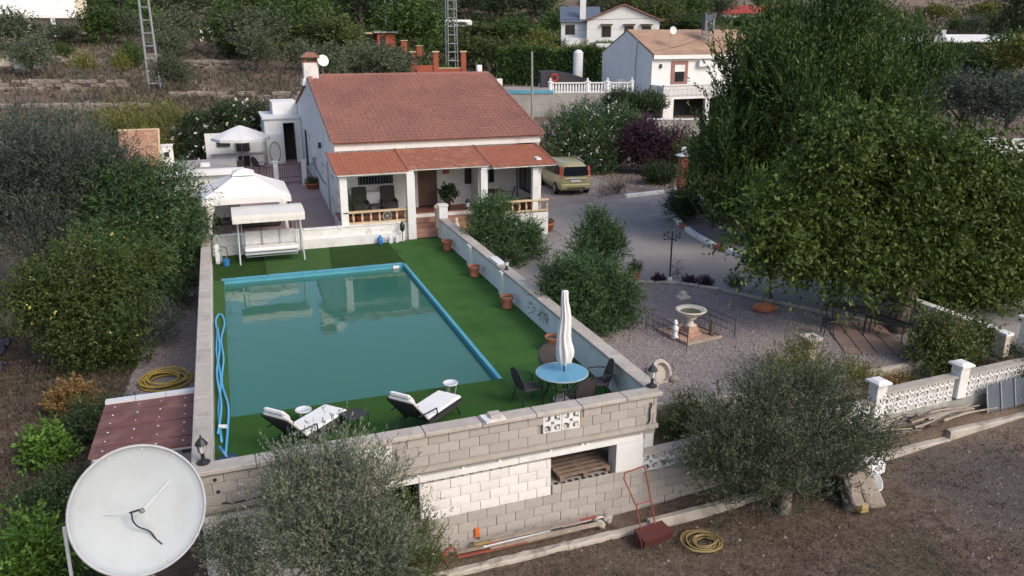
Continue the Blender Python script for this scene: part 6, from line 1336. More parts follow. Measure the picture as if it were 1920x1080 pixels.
BG = [(-20.8,108.1,5.7,5.4,4.2,'olive'), (-16.1,89.3,3.9,4.2,3.2,'olive'), (-16.6,113.9,6.2,5.1,2.6,'olive'), (-15.5,103.8,5.3,2.1,1.5,'dark'), (-12.4,113.8,6.2,4.8,5.0,'dark'), (-9.4,113.4,6.2,3.9,3.9,'olive'), (-11.8,90.3,4.0,2.2,2.2,'yellow'), (-8.7,91.3,4.1,1.5,2.0,'yellow'), (-7.9,94.6,4.4,2.5,2.3,'dark'), (-9.8,89.6,3.9,1.3,2.6,'bare'), (-3.8,107.8,5.7,5.3,4.4,'olive'), (-4.4,101.1,5.0,4.1,3.0,'olive'), (-3.4,77.5,2.8,3.0,3.1,'olive'), (-3.7,138.4,8.6,5.6,4.0,'olive'), (2.1,109.6,5.8,5.0,4.7,'olive'), (4.2,89.3,3.9,4.2,4.1,'olive'), (-0.1,94.0,4.3,1.3,2.4,'bare'), (-19.0,92.1,4.2,1.1,2.3,'bare'), (-0.1,162.8,10.9,7.6,3.8,'olive'), (7.0,160.7,10.7,7.6,4.3,'dark'), (7.6,105.0,5.4,5.8,5.8,'dark'), (13.1,127.3,7.2,6.2,5.5,'dark'), (8.2,90.0,4.0,2.8,2.8,'olive'), (13.1,102.9,4.8,6.4,5.1,'yellowg'), (16.4,109.0,5.0,4.8,4.1,'yellowg'), (10.6,85.7,3.4,4.5,3.1,'olive'), (16.2,91.2,3.0,6.4,3.5,'olive'), (19.6,94.9,2.8,4.3,3.0,'olive'), (23.2,138.4,7.6,9.5,8.2,'pine'), (33.8,156.8,8.7,8.9,6.9,'pine'), (42.0,165.4,9.0,8.5,6.4,'olive'), (50.2,172.4,9.2,10.1,6.7,'pine'), (60.7,183.0,10.0,12.0,7.2,'pine'), (65.2,171.1,8.8,11.4,7.1,'pine'), (14.8,155.1,9.7,9.4,5.6,'olive'), (20.0,152.1,9.3,7.5,5.6,'dark'), (-12.5,164.7,11.1,8.4,4.7,'olive'), (-19.0,170.2,11.6,5.7,3.8,'dark'), (42.9,144.1,6.3,11.3,3.0,'yellowg'), (49.8,142.5,6.0,9.5,3.8,'dark'), (33.7,142.1,6.9,7.3,2.5,'olive'), (50.2,128.8,4.6,5.6,3.8,'yellow'), (56.4,127.1,4.5,7.3,3.8,'yellow'), (67.2,162.4,8.0,5.5,4.4,'dark'), (98.4,173.9,9.1,9.1,7.8,'dark'), (107.1,176.8,9.4,8.1,7.6,'dark'), (118.9,183.7,10.0,8.5,6.6,'olive'), (124.9,179.8,8.9,9.8,3.0,'dark'), (131.8,178.5,8.0,9.6,3.4,'yellowg'), (96.6,160.3,7.7,10.3,3.4,'dark'), (135.1,139.6,4.2,7.1,6.7,'dark'), (200.2,202.0,6.1,3.5,7.7,'dark'), (234.1,227.9,6.9,10.6,8.4,'upine'), (278.5,249.8,7.6,12.7,9.4,'upine'), (244.5,228.1,6.9,8.2,5.9,'dark'), (106.7,108.5,2.1,7.8,4.4,'yellowg'), (142.0,136.5,4.2,6.6,2.9,'dark'), (126.5,106.2,1.9,8.1,10.8,'pine'), (114.5,98.2,1.2,7.5,5.8,'dark'), (249.1,207.5,6.3,10.5,12.2,'upine'), (240.7,263.2,8.0,16.4,10.2,'yellowg'), (61.2,55.2,-0.5,7.0,5.2,'gol'), (63.7,52.8,-0.5,5.5,5.0,'gol'), (71.6,68.6,-0.5,5.1,4.6,'gol'),]
WORD = dict(olive='olive_tree', gol='olive_tree', dark='evergreen_tree', yellowg='leafy_tree', yellow='yellow_shrub', pine='pine_tree', upine='umbrella_pine', bare='bare_sapling')
DESC = dict(olive='grey green olive tree scattered over the terraced hillside', gol='large grey olive beyond the garden wall at the right', dark='dark evergreen tree growing on the hillside', yellowg='mid green bushy tree growing on the hillside', yellow='bright yellow green shrub growing on the hillside', pine='tall dark pine tree on the hillside', upine='yellow green umbrella pine far away at the upper right', bare='thin leafless sapling on the brown terraces')
GR = dict(olive='olive trees on the hillside', gol='grey olives beyond the right wall', dark='dark evergreens on the hillside', yellowg='bushy trees on the hillside', yellow='yellow green shrubs on the hillside', pine='tall pines on the hillside', upine='umbrella pines at the upper right', bare='leafless saplings on the terraces')
def bgtree(x, y, z, w_, h_, kind, k=0):
    cm, tm = proto(kind)
    r = thing(WORD[kind], DESC[kind], 'shrub' if kind == 'yellow' else 'tree', (x, y, z-.15), random.uniform(0, 6.28), GR[kind]); s = w_*1.28
    ob('crown', cm, r, scale=(s, s, h_*1.22)); ob('trunk', tm, r, scale=(s, s, h_*1.22)); return r
WHERE = ['at the top left corner before the white porch', 'round and grey below the white trailer', 'under the porch columns at top left', 'tucked behind the white trailer', 'right of the top left house', 'between the top left house and lattice mast', 'left of the two young saplings in the brown field', 'between the two thin saplings', 'right of the yellow shrubs beside the mast', 'standing between two yellow shrubs left of the mast', 'just right of the steel lattice mast, upper one', 'just right of the steel lattice mast, lower one', 'at the foot of the left lattice mast', 'higher up the slope above the mast', 'between the white shed and the chimney', 'isolated on the terrace left of the white chimney', 'in front of the white shed on the terrace', 'at the far left edge on the brown terrace', 'above the small white shed', 'left of the pines at the top', 'behind the chimney dish', 'above the chimney to the right', 'right behind the chimney', 'left of the red hut with cactus like shoots', 'touching the left side of the red hut', 'just behind the roof ridge left end', 'spreading behind the middle of the roof ridge', 'beside the left pillar of the orange brick wall', 'tallest of the pines, left of the thin mast', 'right of the thin mast at the top', 'behind the white caravan, left part', 'directly above the caravan', 'above the middle of the hedge at the top', 'above the right end of the hedge', 'above the left field near the top edge', 'at the top just left of the tall pine', 'at the top edge between house and mast', 'right of the top left house at the top edge', 'behind the long hedge left part', 'behind the long hedge right part', 'in front of the white caravan', 'left one of the two before the gabled house', 'right one of the two before the gabled house', 'left of the gabled white house', 'right of the gabled house, first', 'right of the gabled house, second', 'left of the red roofed house', 'in front of the red roofed house', 'right of the red roofed house', 'below the red roofed house', 'left of the umbrella pines', 'narrow like a cypress beside the umbrella pines', 'left of the two umbrella pines', 'right of the two umbrella pines', 'between the two umbrella pines', 'below the long hedge at upper right', 'left of the long white house', 'rising black at the right edge', 'low and black beside the long white house', 'at the top right corner', 'behind the top of the feathery tree', 'nearest the white garden wall', 'nearest the right edge', 'behind the top right side of the mulberry']
SHORT = dict(olive='grey green olive', gol='dark grey olive', dark='dark evergreen', yellowg='mid green tree', yellow='yellow green shrub', pine='tall dark pine', upine='yellow green umbrella pine', bare='thin leafless sapling')
for k, b in enumerate(BG): bgtree(*b)['label'] = SHORT[b[5]]+' '+WHERE[k]
for (x, y, w_, h_, kd, lab) in ((40.5, 103.5, 4.6, 3.6, 'yellow', 'round yellow green shrub rising over the clipped hedge, left one'), (43.5, 103, 4.4, 3.2, 'yellow', 'round yellow green shrub rising over the clipped hedge, middle one'), (46.2, 102, 4.2, 3.4, 'yellow', 'round yellow green shrub over the clipped hedge nearest the gabled house'), (36.8, 106, 6, 3.6, 'yellowg', 'green bush between wood pole and yellow shrubs over the hedge'), (32.5, 110, 6, 3.4, 'yellowg', 'green bush over the hedge right of the tall middle mast')):
    bgtree(x, y, H(x, y)+.9, w_, h_+.3, kd)['label'] = lab
# more of the wooded slope towards the top of the view
USED = {}
def far_label(x, y, w_, kind):
    q = x/y
    for lim, s in ((-.1, 'above the top left house'), (-.02, 'above the left lattice mast'), (.06, 'above the chimney of the red roof'), (.13, 'beyond the tall pine left of the thin mast'), (.2, 'right of the thin mast'), (.28, 'behind the caravan'), (.36, 'above the clipped hedge'), (.46, 'left of the gabled house'), (.55, 'behind the gabled house'), (.64, 'behind the tan roofed house'), (.75, 'by the red roofed house'), (.95, 'behind the top of the feathery tree'), (1.2, 'left of the long white house'), (9, 'at the upper right corner')):
        if q < lim: break
    d = math.hypot(x, y); s += ', left side' if (q*1000) % 60 < 30 else ', right side'
    return ('small ' if w_ < 6.3 else 'middling ' if w_ < 8.3 else 'broad ')+SHORT[kind]+' '+s+(' low' if d < 150 else ' midway' if d < 220 else ' highest')
rnd = random.Random(21); nn = 0
while nn < 210:
    a = rnd.uniform(-.22, .98) if nn > 60 else rnd.uniform(-.22, .12); d_ = rnd.uniform(95, 330); x, y = d_*math.sin(a), d_*math.cos(a)
    ratio = x/y
    if d_ < 105 and ratio < .02: continue
    if ratio < -.09 and d_ < 150: continue
    if ratio < -.02 and d_ < 128: continue
    if d_ < 175 and .30 < ratio < .62: continue
    if d_ < 150 and .1 < ratio <= .30 and d_ < 125: continue
    if .60 < ratio < .74 and d_ < 240: continue
    if ratio > .85 and d_ < 260 and rnd.random() < .8: continue
    kind = rnd.choice(['olive', 'dark', 'yellowg', 'pine', 'olive', 'yellowg', 'dark']) if ratio < .75 else rnd.choice(['dark', 'yellowg', 'olive', 'upine'])
    w_ = rnd.uniform(5, 10); t = bgtree(x, y, H(x, y), w_, w_*rnd.uniform(.65, .95), kind); nn += 1; lb = far_label(x, y, w_, kind); k_ = USED.get(lb, 0); USED[lb] = k_+1; t['label'] = lb if not k_ else lb.replace('small ', 'low ').replace('middling ', 'rounded ').replace('broad ', 'spreading ') if k_ == 1 else lb.replace('small ', 'tiny ').replace('middling ', 'ragged ').replace('broad ', 'largest ')
# tall clipped hedge
def hedge(x0, y0, x1, y1, zb, h, th, label, seed=1, n=5200):
    t = thing('clipped_hedge', label, 'hedge', ((x0+x1)/2, (y0+y1)/2, zb)); rng = np.random.default_rng(seed)
    L_ = math.hypot(x1-x0, y1-y0); an = math.atan2(y1-y0, x1-x0); t.rotation_euler = (0, 0, an)
    u = rng.uniform(-L_/2, L_/2, n); f = rng.random(n); P = np.zeros((n, 3)); D = np.zeros((n, 3))
    front = f < .62; P[:, 0] = u; P[front, 1] = -th/2+rng.normal(0, .10, front.sum()); P[front, 2] = rng.uniform(0, h, front.sum())
    P[~front, 1] = rng.uniform(-th/2, th/2, (~front).sum()); P[~front, 2] = h+rng.normal(0, .12, (~front).sum())+.15*np.sin(u[~front]*.9)
    D = unit(rng, n)*.7+np.array([0, -.15, .6])
    ob('foliage', leafmesh('foliage', P, D, .55, .16, rng.random(n)*.7+.15*(P[:, 2] > h-.5)+.15*np.sin(u*2.1), LF['hedge'], rng), t)
    MB().bx(-L_/2, L_/2, -th/2+.12, th/2, 0, h-.15).build('dense_core', LF['dark'], t); return t
hedge(32.5, 128, 57, 94, 2.0, 4.3, 2.2, 'long dark clipped hedge climbing behind the neighbouring houses', 1, 9000)
hedge(33.5, 100, 50, 92.5, .8, 4.9, 1.4, 'dark clipped hedge behind the neighbour pool terrace', 2, 8000)
hedge(120, 122, 150, 124, 2.4, 3.2, 2, 'dark hedge below the long white house at upper right', 3, 5000)
hedge(88, 112, 118, 100, 1.4, 2.8, 2, 'hedge right of the tall tree in the distance', 4, 3500)

def bld(name, label, x, y, z, rz, cat='house'): return thing(name, label, cat, (x, y, z), rz)
def bx(par, name, mat, *b): return MB().bx(*b).build(name, mat, par)
def bgwin(par, x, y, z, w, h, frame='winbrown', axis='y', pane='glass'):
    if axis == 'y': f = bx(par, 'window', frame, x-w/2, x+w/2, y-.06, y-.005, z, z+h); bx(f, 'pane', pane, x-w/2+.1, x-.04, y-.08, y-.062, z+.1, z+h-.1); bx(f, 'pane', pane, x+.04, x+w/2-.1, y-.08, y-.062, z+.1, z+h-.1)
    else: f = bx(par, 'window', frame, y-.06, y-.005, x-w/2, x+w/2, z, z+h); bx(f, 'pane', pane, y-.08, y-.062, x-w/2+.1, x+w/2-.1, z+.1, z+h-.1)
    return f
# big two storey neighbour
t = bld('neighbour_house', 'two storey white house with tan tiled roof and breeze block balcony', 42.3, 76.8, -.9, R_(2))
D3, W3 = 11.0, 14.0
def gab(par, name, mat, x0, x1, y0, y1, z0, ze, zr, ym=None):
    ym = (y0+y1)/2 if ym is None else ym; P = [(y0, z0), (y1, z0), (y1, ze), (ym, zr), (y0, ze)]
    return MB().loft([[(x0, y, z) for y, z in P], [(x1, y, z) for y, z in P]]).build(name, mat, par)
gab(t, 'wall', 'white', 0, W3, 0, D3, 0, 6.6, 8.9)
def slope(par, name, mat, x0, x1, ya, za, yb, zb, th=.14): return MB().loft([[(x, ya, za), (x, yb, zb), (x, yb, zb+th), (x, ya, za+th)] for x in (x0, x1)]).build(name, mat, par)
rf = slope(t, 'roof', 'tile_tan', -.02, W3+.2, -.35, 6.48, D3/2, 8.95); slope(t, 'roof', 'tile_tan', -.02, W3+.2, D3+.3, 6.48, D3/2+.001, 8.95)
for r in range(15): 
    f0 = r/15; MB().loft([[(x, -.37+(D3/2+.35)*f0, 6.63+2.47*f0), (x, -.37+(D3/2+.35)*(f0+.06), 6.63+2.47*(f0+.06)), (x, -.37+(D3/2+.35)*(f0+.06), 6.66+2.47*(f0+.06)), (x, -.37+(D3/2+.35)*f0, 6.69+2.47*f0)] for x in (0, W3+.15)]).build('roof_course', 'tile_tan', rf)
bx(t, 'fascia', 'white', -.05, W3+.2, -.42, -.36, 6.2, 6.6)
f = bx(t, 'window', 'shutred', 2.3, 4.3, -.08, -.005, 3.5, 6.0); bx(f, 'pane', 'glass', 2.75, 3.85, -.10, -.082, 3.9, 4.9); bx(f, 'shutter', 'white', 2.7, 3.9, -.10, -.082, 4.92, 5.6)
bx(t, 'air_conditioner', 'acbox', 5.4, 7.2, -.5, -.005, 5.4, 6.0); bx(t, 'wall_lamp', 'iron', .9, 1.1, -.2, -.005, 5.3, 5.7)
# balcony over garage
bx(t, 'balcony_floor', 'white', 0, 12, -2.6, -.002, 2.35, 2.6); bx(t, 'balcony_column', 'white', 0, 1.2, -2.6, -2.2, 0, 2.349); bx(t, 'balcony_column', 'white', 5.0, 5.5, -2.6, -2.2, 0, 2.349); bx(t, 'garage_wall', 'dark', 1.25, 11, -.2, -.005, 0, 2.34)
bm = breeze_mesh(.5)
for i in range(22):
    for j in range(2): ob('breeze_block', bm, t, (.25+i*.52, -2.58, 2.9+j*.52))
for i in range(5):
    for j in range(2): ob('breeze_block', bm, t, (.06, -2.3+i*.5, 2.9+j*.52), (0, 0, R_(90)))
bx(t, 'balcony_rail', 'white', -.05, 11.8, -2.65, -2.4, 3.68, 3.8)
for k in range(4): bx(t, 'garage_gate', 'irongrey', .1-.12, .05-.12+.0, -2.2+k*.55, -1.72+k*.55, .1, 2.3)
bx(t, 'side_gate', 'iron', -.05, -.004, .2, 2.2, 0, 2.2)
MB().tube([(2.8, 1.2, 7.1), (2.8, 1.2, 9.4)], .05, 6).build('mast', 'galv', t); MB().lathe([(.01, 0), (.35, .05), (.4, .12), (.01, .03)], n=14).build('dish', 'acbox', t, (2.8, .9, 9.0), (R_(80), 0, 0))
MB().tube([(-.08, 3.2, 2.0), (-.08, 3.2, 6.2), (-.1, 3.0, 8.2)], .05, 5).build('drain_pipe', 'galv', t)
# neighbour pool terrace
t = bld('neighbour_wall', 'grey block retaining wall of the neighbour terrace behind the house', 28.5, 79.5, -.6, R_(-14), 'wall'); bx(t, 'wall_body', 'concrete', -7, 15, 0, .3, 0, 2.6); bx(t, 'coping', 'poolrim', -7, 3.8, -.1, .5, 2.601, 2.9)
for i in range(8): MB().bx(-6.8+i*1.3, -6.75+i*1.3, .1, .15, 2.9, 3.6).build('rail_post', 'galv', t)
struct(MB().prism([(-7, .35), (15, .35), (15, 12), (-7, 12)], 2.3, 2.55).build('neighbour_terrace', 'concrete', None, (28.5, 79.5, -.6), (0, 0, R_(-14))))
t = bld('white_balustrade', 'white balustrade with small pillars round the neighbour pool', 32.6, 80.5, 1.5, R_(-14), 'balustrade')
for i, x in enumerate((0, 3.9, 6.0, 8.6)): MB().lathe([(.22, 0), (.22, 1.15), (.30, 1.18), (.30, 1.26), (.08, 1.35), (.14, 1.5), (.02, 1.62)], n=8).build('pillar', 'white', t, (x, 0, .3))
for i in range(28): MB().lathe([(.10, .2), (.06, .4), (.11, .7), (.06, 1.05)], n=6).build('baluster', 'white', t, (.3+i*.3, 0, .3))
bx(t, 'top_rail', 'white', -.1, 8.7, -.15, .15, 1.36, 1.48); bx(t, 'base_wall', 'white', -.1, 8.7, -.2, .2, -1.0, .5)
t = bld('white_chimney_post', 'tall round white outdoor shower pillar by the neighbour pool', 39.0, 88, 2.0, 0, 'pillar'); MB().lathe([(.55, 0), (.55, 3.7), (.3, 4.0), (.05, 4.05)], n=16).build('shaft', 'white', t)
t = bld('pool_cover', 'dark cover stretched over a frame with a red life ring', 37.8, 87.5, 1.9, R_(-14), 'cover')
MB().loft([[(x, 0, z) for x, z in ((-3.3, 0), (3.6, 0), (3.6, .35), (1, 1.3), (-1.6, 1.75), (-3.3, 1.7))], [(x, 3, z+.1) for x, z in ((-3.3, 0), (3.6, 0), (3.6, .35), (1, 1.3), (-1.6, 1.75), (-3.3, 1.7))]]).build('cover_sheet', 'tarp', t)
t = bld('life_ring', 'red and white life ring hanging on the dark pool cover', 35.95, 87.6, 3.05, R_(-14), 'life ring'); m = MB(); m.tube([(.36*math.cos(a), -.15, .36*math.sin(a)) for a in [2*PI*i/20 for i in range(20)]], .10, 6, closed=True); m.build('ring', 'lampred', t)
t = bld('white_shrubbery_wall', 'low white stepped wall on the right of the neighbour balustrade', 41.6, 82, 1.5, 0, 'wall'); bx(t, 'wall_body', 'white', -.5, 1.2, 0, .3, 0, 1.6); bx(t, 'step', 'white', -1.1, -.52, 0, .3, 0, 1.0)
# topiary balls, white gate, plants at neighbours
for i, (x, y) in enumerate(((37.6, 74.2), (40.3, 73.5))): bush(x, y, .2 if i else .4, 1.5, 1.8, ('clipped dark cloud bush left of the side gate', 'clipped dark cloud bush nearest the side gate')[i], 'dark', 1300, .2, .08)
bush(51.5, 72, -.5, 2.0, 4.5, 'tall bush with pale blossoms before the right side of the neighbour house', 'oleander', 1500, .3, .08)
t = bld('grey_fence_wall', 'grey rendered wall with a white edge below the neighbour house', 34, 62, -.5, R_(-24), 'wall'); bx(t, 'wall_body', 'concrete', 0, 16, 0, .3, 0, 1.4); bx(t, 'coping', 'white', 0, 16, -.05, .35, 1.401, 1.5)
# second white house with gable
t = bld('gabled_house', 'white house with brown roof and three dark windows up the slope', 47.5, 104.5, 3.0, R_(-22))
def gabx(par, name, mat, x0, x1, y0, y1, z0, ze, zr): 
    P = [(x0, z0), (x1, z0), (x1, ze), ((x0+x1)/2, zr), (x0, ze)]; return MB().loft([[(x, y0, z) for x, z in P], [(x, y1, z) for x, z in P]]).build(name, mat, par)
gabx(t, 'wall', 'white', 0, 9.6, 0, 10, 0, 6.4, 8.3)
for s in (-1, 1): MB().loft([[(4.8+s*5.2, y, 6.28), (4.8+s*.001, y, 8.36), (4.8+s*.001, y, 8.54), (4.8+s*5.2, y, 6.46)] for y in (-.4, 10.2)]).build('roof', 'tile', t)
for x in (2.6, 5.6, 7.9): bgwin(t, x, 0, 4.3, 1.25, 1.4)
for x in (2.6, 5.6, 7.9): bx(t, 'window_hood', 'winbrown', x-.8, x+.8, -.5, -.005, 5.85, 5.98)
bx(t, 'wall', 'white', -3.4, -.005, 2.4, 9, 0, 6.2); slope(t, 'roof', 'solar', -3.6, 2.0, 2.0, 6.2, 6.5, 8.2); bx(t, 'porch_wall', 'white', -2.8, -.01, .6, 2.39, 0, 4.2); bgwin(t, -2.2, 2.4, 4.6, 1.3, 1.3); bx(t, 'terrace_wall', 'white', 1.2, 6.6, -2.0, -.4, 0, 3.5); bx(t, 'porch_opening', 'glass', 2.0, 5.0, -2.05, -2.004, 1.2, 2.4)
bx(t, 'chimney', 'white', -.9, -.1, 2.6, 3.4, 6.21, 9.2)
# house at top left
t = bld('terrace_house', 'long white house with columned porch at the top left', -27.0, 125.5, 6.2, R_(8))
bx(t, 'wall', 'white', 0, 10.6, 2.4, 9, 0, 7.5); bx(t, 'wall', 'cream', 10.61, 12, 3.2, 9, 0, 7.0); bx(t, 'porch_roof', 'white', -1, 11.2, -.3, 2.39, 3.5, 3.9)
for x in (1.6, 4.5, 7.4): bx(t, 'column', 'white', x, x+.5, -.2, .3, 0, 3.49)
bx(t, 'door', 'glass', 4.9, 6.3, 2.34, 2.395, .2, 2.7); bx(t, 'door_frame', 'white', 5.55, 5.65, 2.3, 2.338, .2, 2.7); bgwin(t, 3.0, 2.4, 1.0, 1.3, 1.3, 'iron'); bgwin(t, 8.5, 2.4, 1.0, 1.5, 1.3, 'iron'); bgwin(t, 1.0, 2.4, 1.0, 1.2, 1.3, 'iron'); bx(t, 'porch_floor', 'cream', -1, 11.2, -.4, 2.39, -1.5, -.01)
t = bld('white_shed', 'small white flat roofed building among the olives on the hill', -1.4, 119, 6.3, 0, 'building'); bx(t, 'wall', 'white', 0, 2.5, 0, 3, 0, 2.4); bx(t, 'roof', 'concrete', -.2, 2.7, -.2, 3.1, 2.41, 2.6); bx(t, 'door', 'dark', .5, 1.2, -.04, -.004, 0, 1.9); bx(t, 'post', 'white', 1.6, 1.75, .3, .45, 2.61, 3.6)
t = bld('caravan', 'white caravan half hidden by the wooded slope', 38.5, 152, 8.4, R_(-8), 'caravan'); MB().rbox((3.5, 1, .95), (7.2, 2.3, 1.5), .3).build('body', 'acbox', t); bx(t, 'window_band', 'glass', 1, 5.8, -.19, -.155, .9, 1.3); MB().lathe([(.01, -.1), (.3, -.1), (.3, .1), (.01, .1)], n=10).build('wheel', 'tyre', t, (3.5, .0, .1), (R_(90), 0, 0))
t = bld('white_trailer', 'small white trailer with cream cover below the top left house', -17.2, 92, 4.3, 0, 'trailer'); MB().rbox((0, 0, .9), (1.6, 1.4, 1.3), .1).build('body', 'acbox', t); MB().rbox((-2, .3, .8), (2.2, 1.2, .9), .2).build('cover', 'cream', t); bx(t, 'window', 'glass', -.4, .4, -.74, -.702, .9, 1.3)
# small red building and orange brick wall
t = bld('red_hut', 'small dark red building with pale roof slab beside the hedge', 22.5, 122, 5.2, 0, 'building'); bx(t, 'wall', 'brick_o', 0, 2.6, 0, 3, 0, 2.6); bx(t, 'roof', 'concrete', -.5, 3.0, -.4, 3.3, 2.61, 2.85); bx(t, 'door', 'dark', .4, 1.2, -.04, -.004, .2, 2.2); bx(t, 'wall', 'brick_o', -2.8, -.01, .5, 2, 0, 1.3); bx(t, 'roof_canopy', 'beige', -3.2, -.6, .2, 2.4, 2.5, 2.7)
t = bld('brick_wall', 'orange brick boundary wall with tall pillars behind the roof ridge', 22.6, 100, 2.6, R_(-6), 'wall')
for i, x in enumerate((0, 2.8, 6.2)):
    bx(t, 'pillar', 'brick_o', x-.3, x+.3, -.1, .5, 0, 3.0); bx(t, 'pillar_cap', 'beige', x-.42, x+.42, -.2, .6, 3.001, 3.15)
bx(t, 'wall_panel', 'brick_o', .31, 2.49, .05, .35, 0, 1.5); bx(t, 'wall_panel', 'brick_o', 3.11, 5.89, .05, .35, 0, 1.1); bx(t, 'coping', 'beige', 3.11, 5.89, 0, .4, 1.101, 1.2)
for i, (x, z) in enumerate(((24.8, 6.3), (26.9, 5.6))): t = bld('brick_pier', ('orange brick gate pier nearest the red hut', 'orange brick gate pier nearest the hedge')[i], x, 115, z-2, 0, 'pillar'); bx(t, 'shaft', 'brick_o', -.4, .4, -.4, .4, 0, 2.5); bx(t, 'cap', 'beige', -.5, .5, -.5, .5, 2.501, 2.6)
# far houses
t = bld('red_roofed_house', 'distant white house with red roof at the top right', 131, 200, 10.0, R_(-30)); gab(t, 'wall', 'white', 0, 17, 0, 9, 0, 2.6, 4.6); slope(t, 'roof', 'tile_red', -.3, 17.3, -.5, 2.5, 4.5, 4.75); bgwin(t, 5, 0, .9, 1.4, 1.2); bgwin(t, 10, 0, .9, 1.4, 1.2)
bx(t, 'annex', 'white', 17.1, 21, 1, 7, 0, 2.4)
t = bld('long_white_house', 'long low white house with shallow gable beyond the hedge at right', 132, 136, 4.0, R_(-38)); gab(t, 'wall', 'white', 0, 19, 0, 9, 0, 2.0, 3.2); slope(t, 'roof', 'white_old', 8, 19.3, -.4, 1.95, 4.5, 3.35); slope(t, 'roof', 'concrete', -.3, 7.99, -.4, 1.95, 4.5, 3.35); bx(t, 'opening', 'glass', 13.5, 15, -.05, -.004, .2, 1.5); bx(t, 'chimney', 'white', 7, 7.9, 3, 3.9, 2.6, 4.4)
t = bld('ochre_house', 'small ochre house behind the gabled white one', 70, 165, 9.3, R_(-20)); bx(t, 'wall', 'cream', 0, 5, 0, 6, 0, 3.2); bx(t, 'roof', 'tile_b', -.3, 5.3, -.3, 6.3, 3.21, 3.5); bgwin(t, 1.4, 0, 1.2, .9, 1.1); bgwin(t, 3.6, 0, 1.2, .9, 1.1)
for i, (x, y, lab) in enumerate(((-9.5, 175, 'pink far house at the very top left of the slope'), (3.5, 190, 'second pinkish far house above the lattice mast'))): t = bld('pink_house', lab, x, y, H(x, y), 0); bx(t, 'wall', 'cream', 0, 9, 0, 6, 0, 3.4); bx(t, 'roof', 'tile_b', -.3, 9.3, -.4, 6.3, 3.41, 3.7); bgwin(t, 2.5, 0, 1.2, 1, 1.2); bgwin(t, 6, 0, 1.2, 1, 1.2)
t = bld('white_garden_wall', 'white wall with dry ground behind, right of the mulberry', 49.5, 47.0, -.6, R_(-33), 'wall')
for i in range(9): bx(t, 'wall_panel', 'white_old', i*2.2, i*2.2+2.18, 0, .2, 0, 1.1)
bx(t, 'coping', 'white', 0, 19.8, -.04, .24, 1.102, 1.18)
# dry stone terrace walls and ploughed edges
rnd = random.Random(4); SM = [MB().rbox((0, 0, 0), (.62+.2*k, .5, .34+.05*k), .09).mesh('stone', MT['drystone']) for k in range(4)]
for k, (x0, y0, x1, y1, h, lab) in enumerate(((-24, 82, -6.5, 80, .7, 'lowest dry stone terrace wall across the brown field'), (-17, 97.5, -10.5, 97, .9, 'short dry stone wall below the top left house'), (-9.8, 98.5, -4.8, 98, .9, 'dry stone wall left of the lattice mast'), (-2.6, 93, 3.2, 92, .9, 'dry stone wall between two olives right of the mast'), (-3.6, 75, 8, 73.5, .6, 'pale stone edge behind the white chimney'), (-30, 73, -5, 70, .6, 'rubble bank in front of the lowest terrace'))):
    t = thing('terrace_wall', lab, 'wall', (x0, y0, H(x0, y0))); n = int(abs(x1-x0)/.72); random.shuffle(SM)
    for i in range(n):
        x = x0+(x1-x0)*i/n; y = y0+(y1-y0)*i/n
        for r in range(int(h/.33)+1):
            if rnd.random() < .25: continue
            ob('stone', SM[rnd.randrange(4)], t, (x-x0+rnd.uniform(-.1, .1)+.3*(r % 2), y-y0+rnd.uniform(-.08, .08), H(x, y)-H(x0, y0)+.12+.32*r), (rnd.uniform(-.1, .1), rnd.uniform(-.1, .1), rnd.uniform(-.2, .2)))
# lattice masts
def mast(x, y, z, h, w0, w1, label):
    t = thing('lattice_mast', label, 'mast', (x, y, z)); m = MB(); 
    c = [(-1, -1), (1, -1), (1, 1), (-1, 1)]
    for sx, sy in c: MB().tube([(sx*w0/2, sy*w0/2, -.3), (sx*w1/2, sy*w1/2, h)], .075, 4).build('corner_post', 'galv', t)
    n = int(h/1.05)
    for i in range(n):
        m = MB(); f = (i+.5)/n; w_ = (w0+(w1-w0)*f)/2; z_ = h*f
        for k in range(4):
            a, b = c[k], c[(k+1) % 4]; m.tube([(a[0]*w_, a[1]*w_, z_), (b[0]*w_, b[1]*w_, z_)], .055, 4)
        m.build('rung', 'galv', t)
    return t
mast(-5.23, 81.4, 3.0, 14, .95, .6, 'grey steel lattice mast rising from the left field')
mast(28.8, 144.6, 7.5, 16, 1.2, .8, 'thinner lattice mast above the red building'); mast(29.4, 107, 2.8, 18, 1.3, .9, 'tall lattice mast behind the orange brick wall')
t = mast(50.3, 79.5, -.3, 9.6, .9, .8, 'lattice mast with transformer frame in front of the tan roof'); MB().rbox((0, 0, 9.2), (1.2, .6, 1.6), .05).build('transformer_box', 'bluegrey', t)
for a in (-.55, .55): MB().tube([(a, -.4, 8.2), (a, -.4, 10.2)], .06, 4).build('frame_post', 'galv', t)
mast(150, 128, 3.8, 14, 1.2, .8, 'far lattice mast at the upper right by the dark pine')
t = thing('wooden_pole', 'thin pale utility pole in front of the neighbour retaining wall', 'pole', (29.5, 77.5, -.5)); MB().tube([(0, 0, 0), (-.1, 0, 6.6)], .13, 7, .10).build('shaft', 'woodpole', t)
t = thing('wooden_pole', 'white square post behind the neighbour pool rim', 'post', (27.0, 80.5, 1.8)); MB().rbox((0, 0, .8), (.6, .5, 1.7), .04).build('shaft', 'white_old', t)
def wire(pts, label): t = thing('power_line', label, 'cable', pts[0]); b = Vector(pts[0]); MB().tube([tuple(Vector(p)-b) for p in pts], .022, 4).build('wire', 'iron', t)
def sag(a, b, s, n=10): return [tuple(Vector(a).lerp(Vector(b), i/n)-Vector((0, 0, 4*s*(i/n)*(1-i/n)))) for i in range(n+1)]
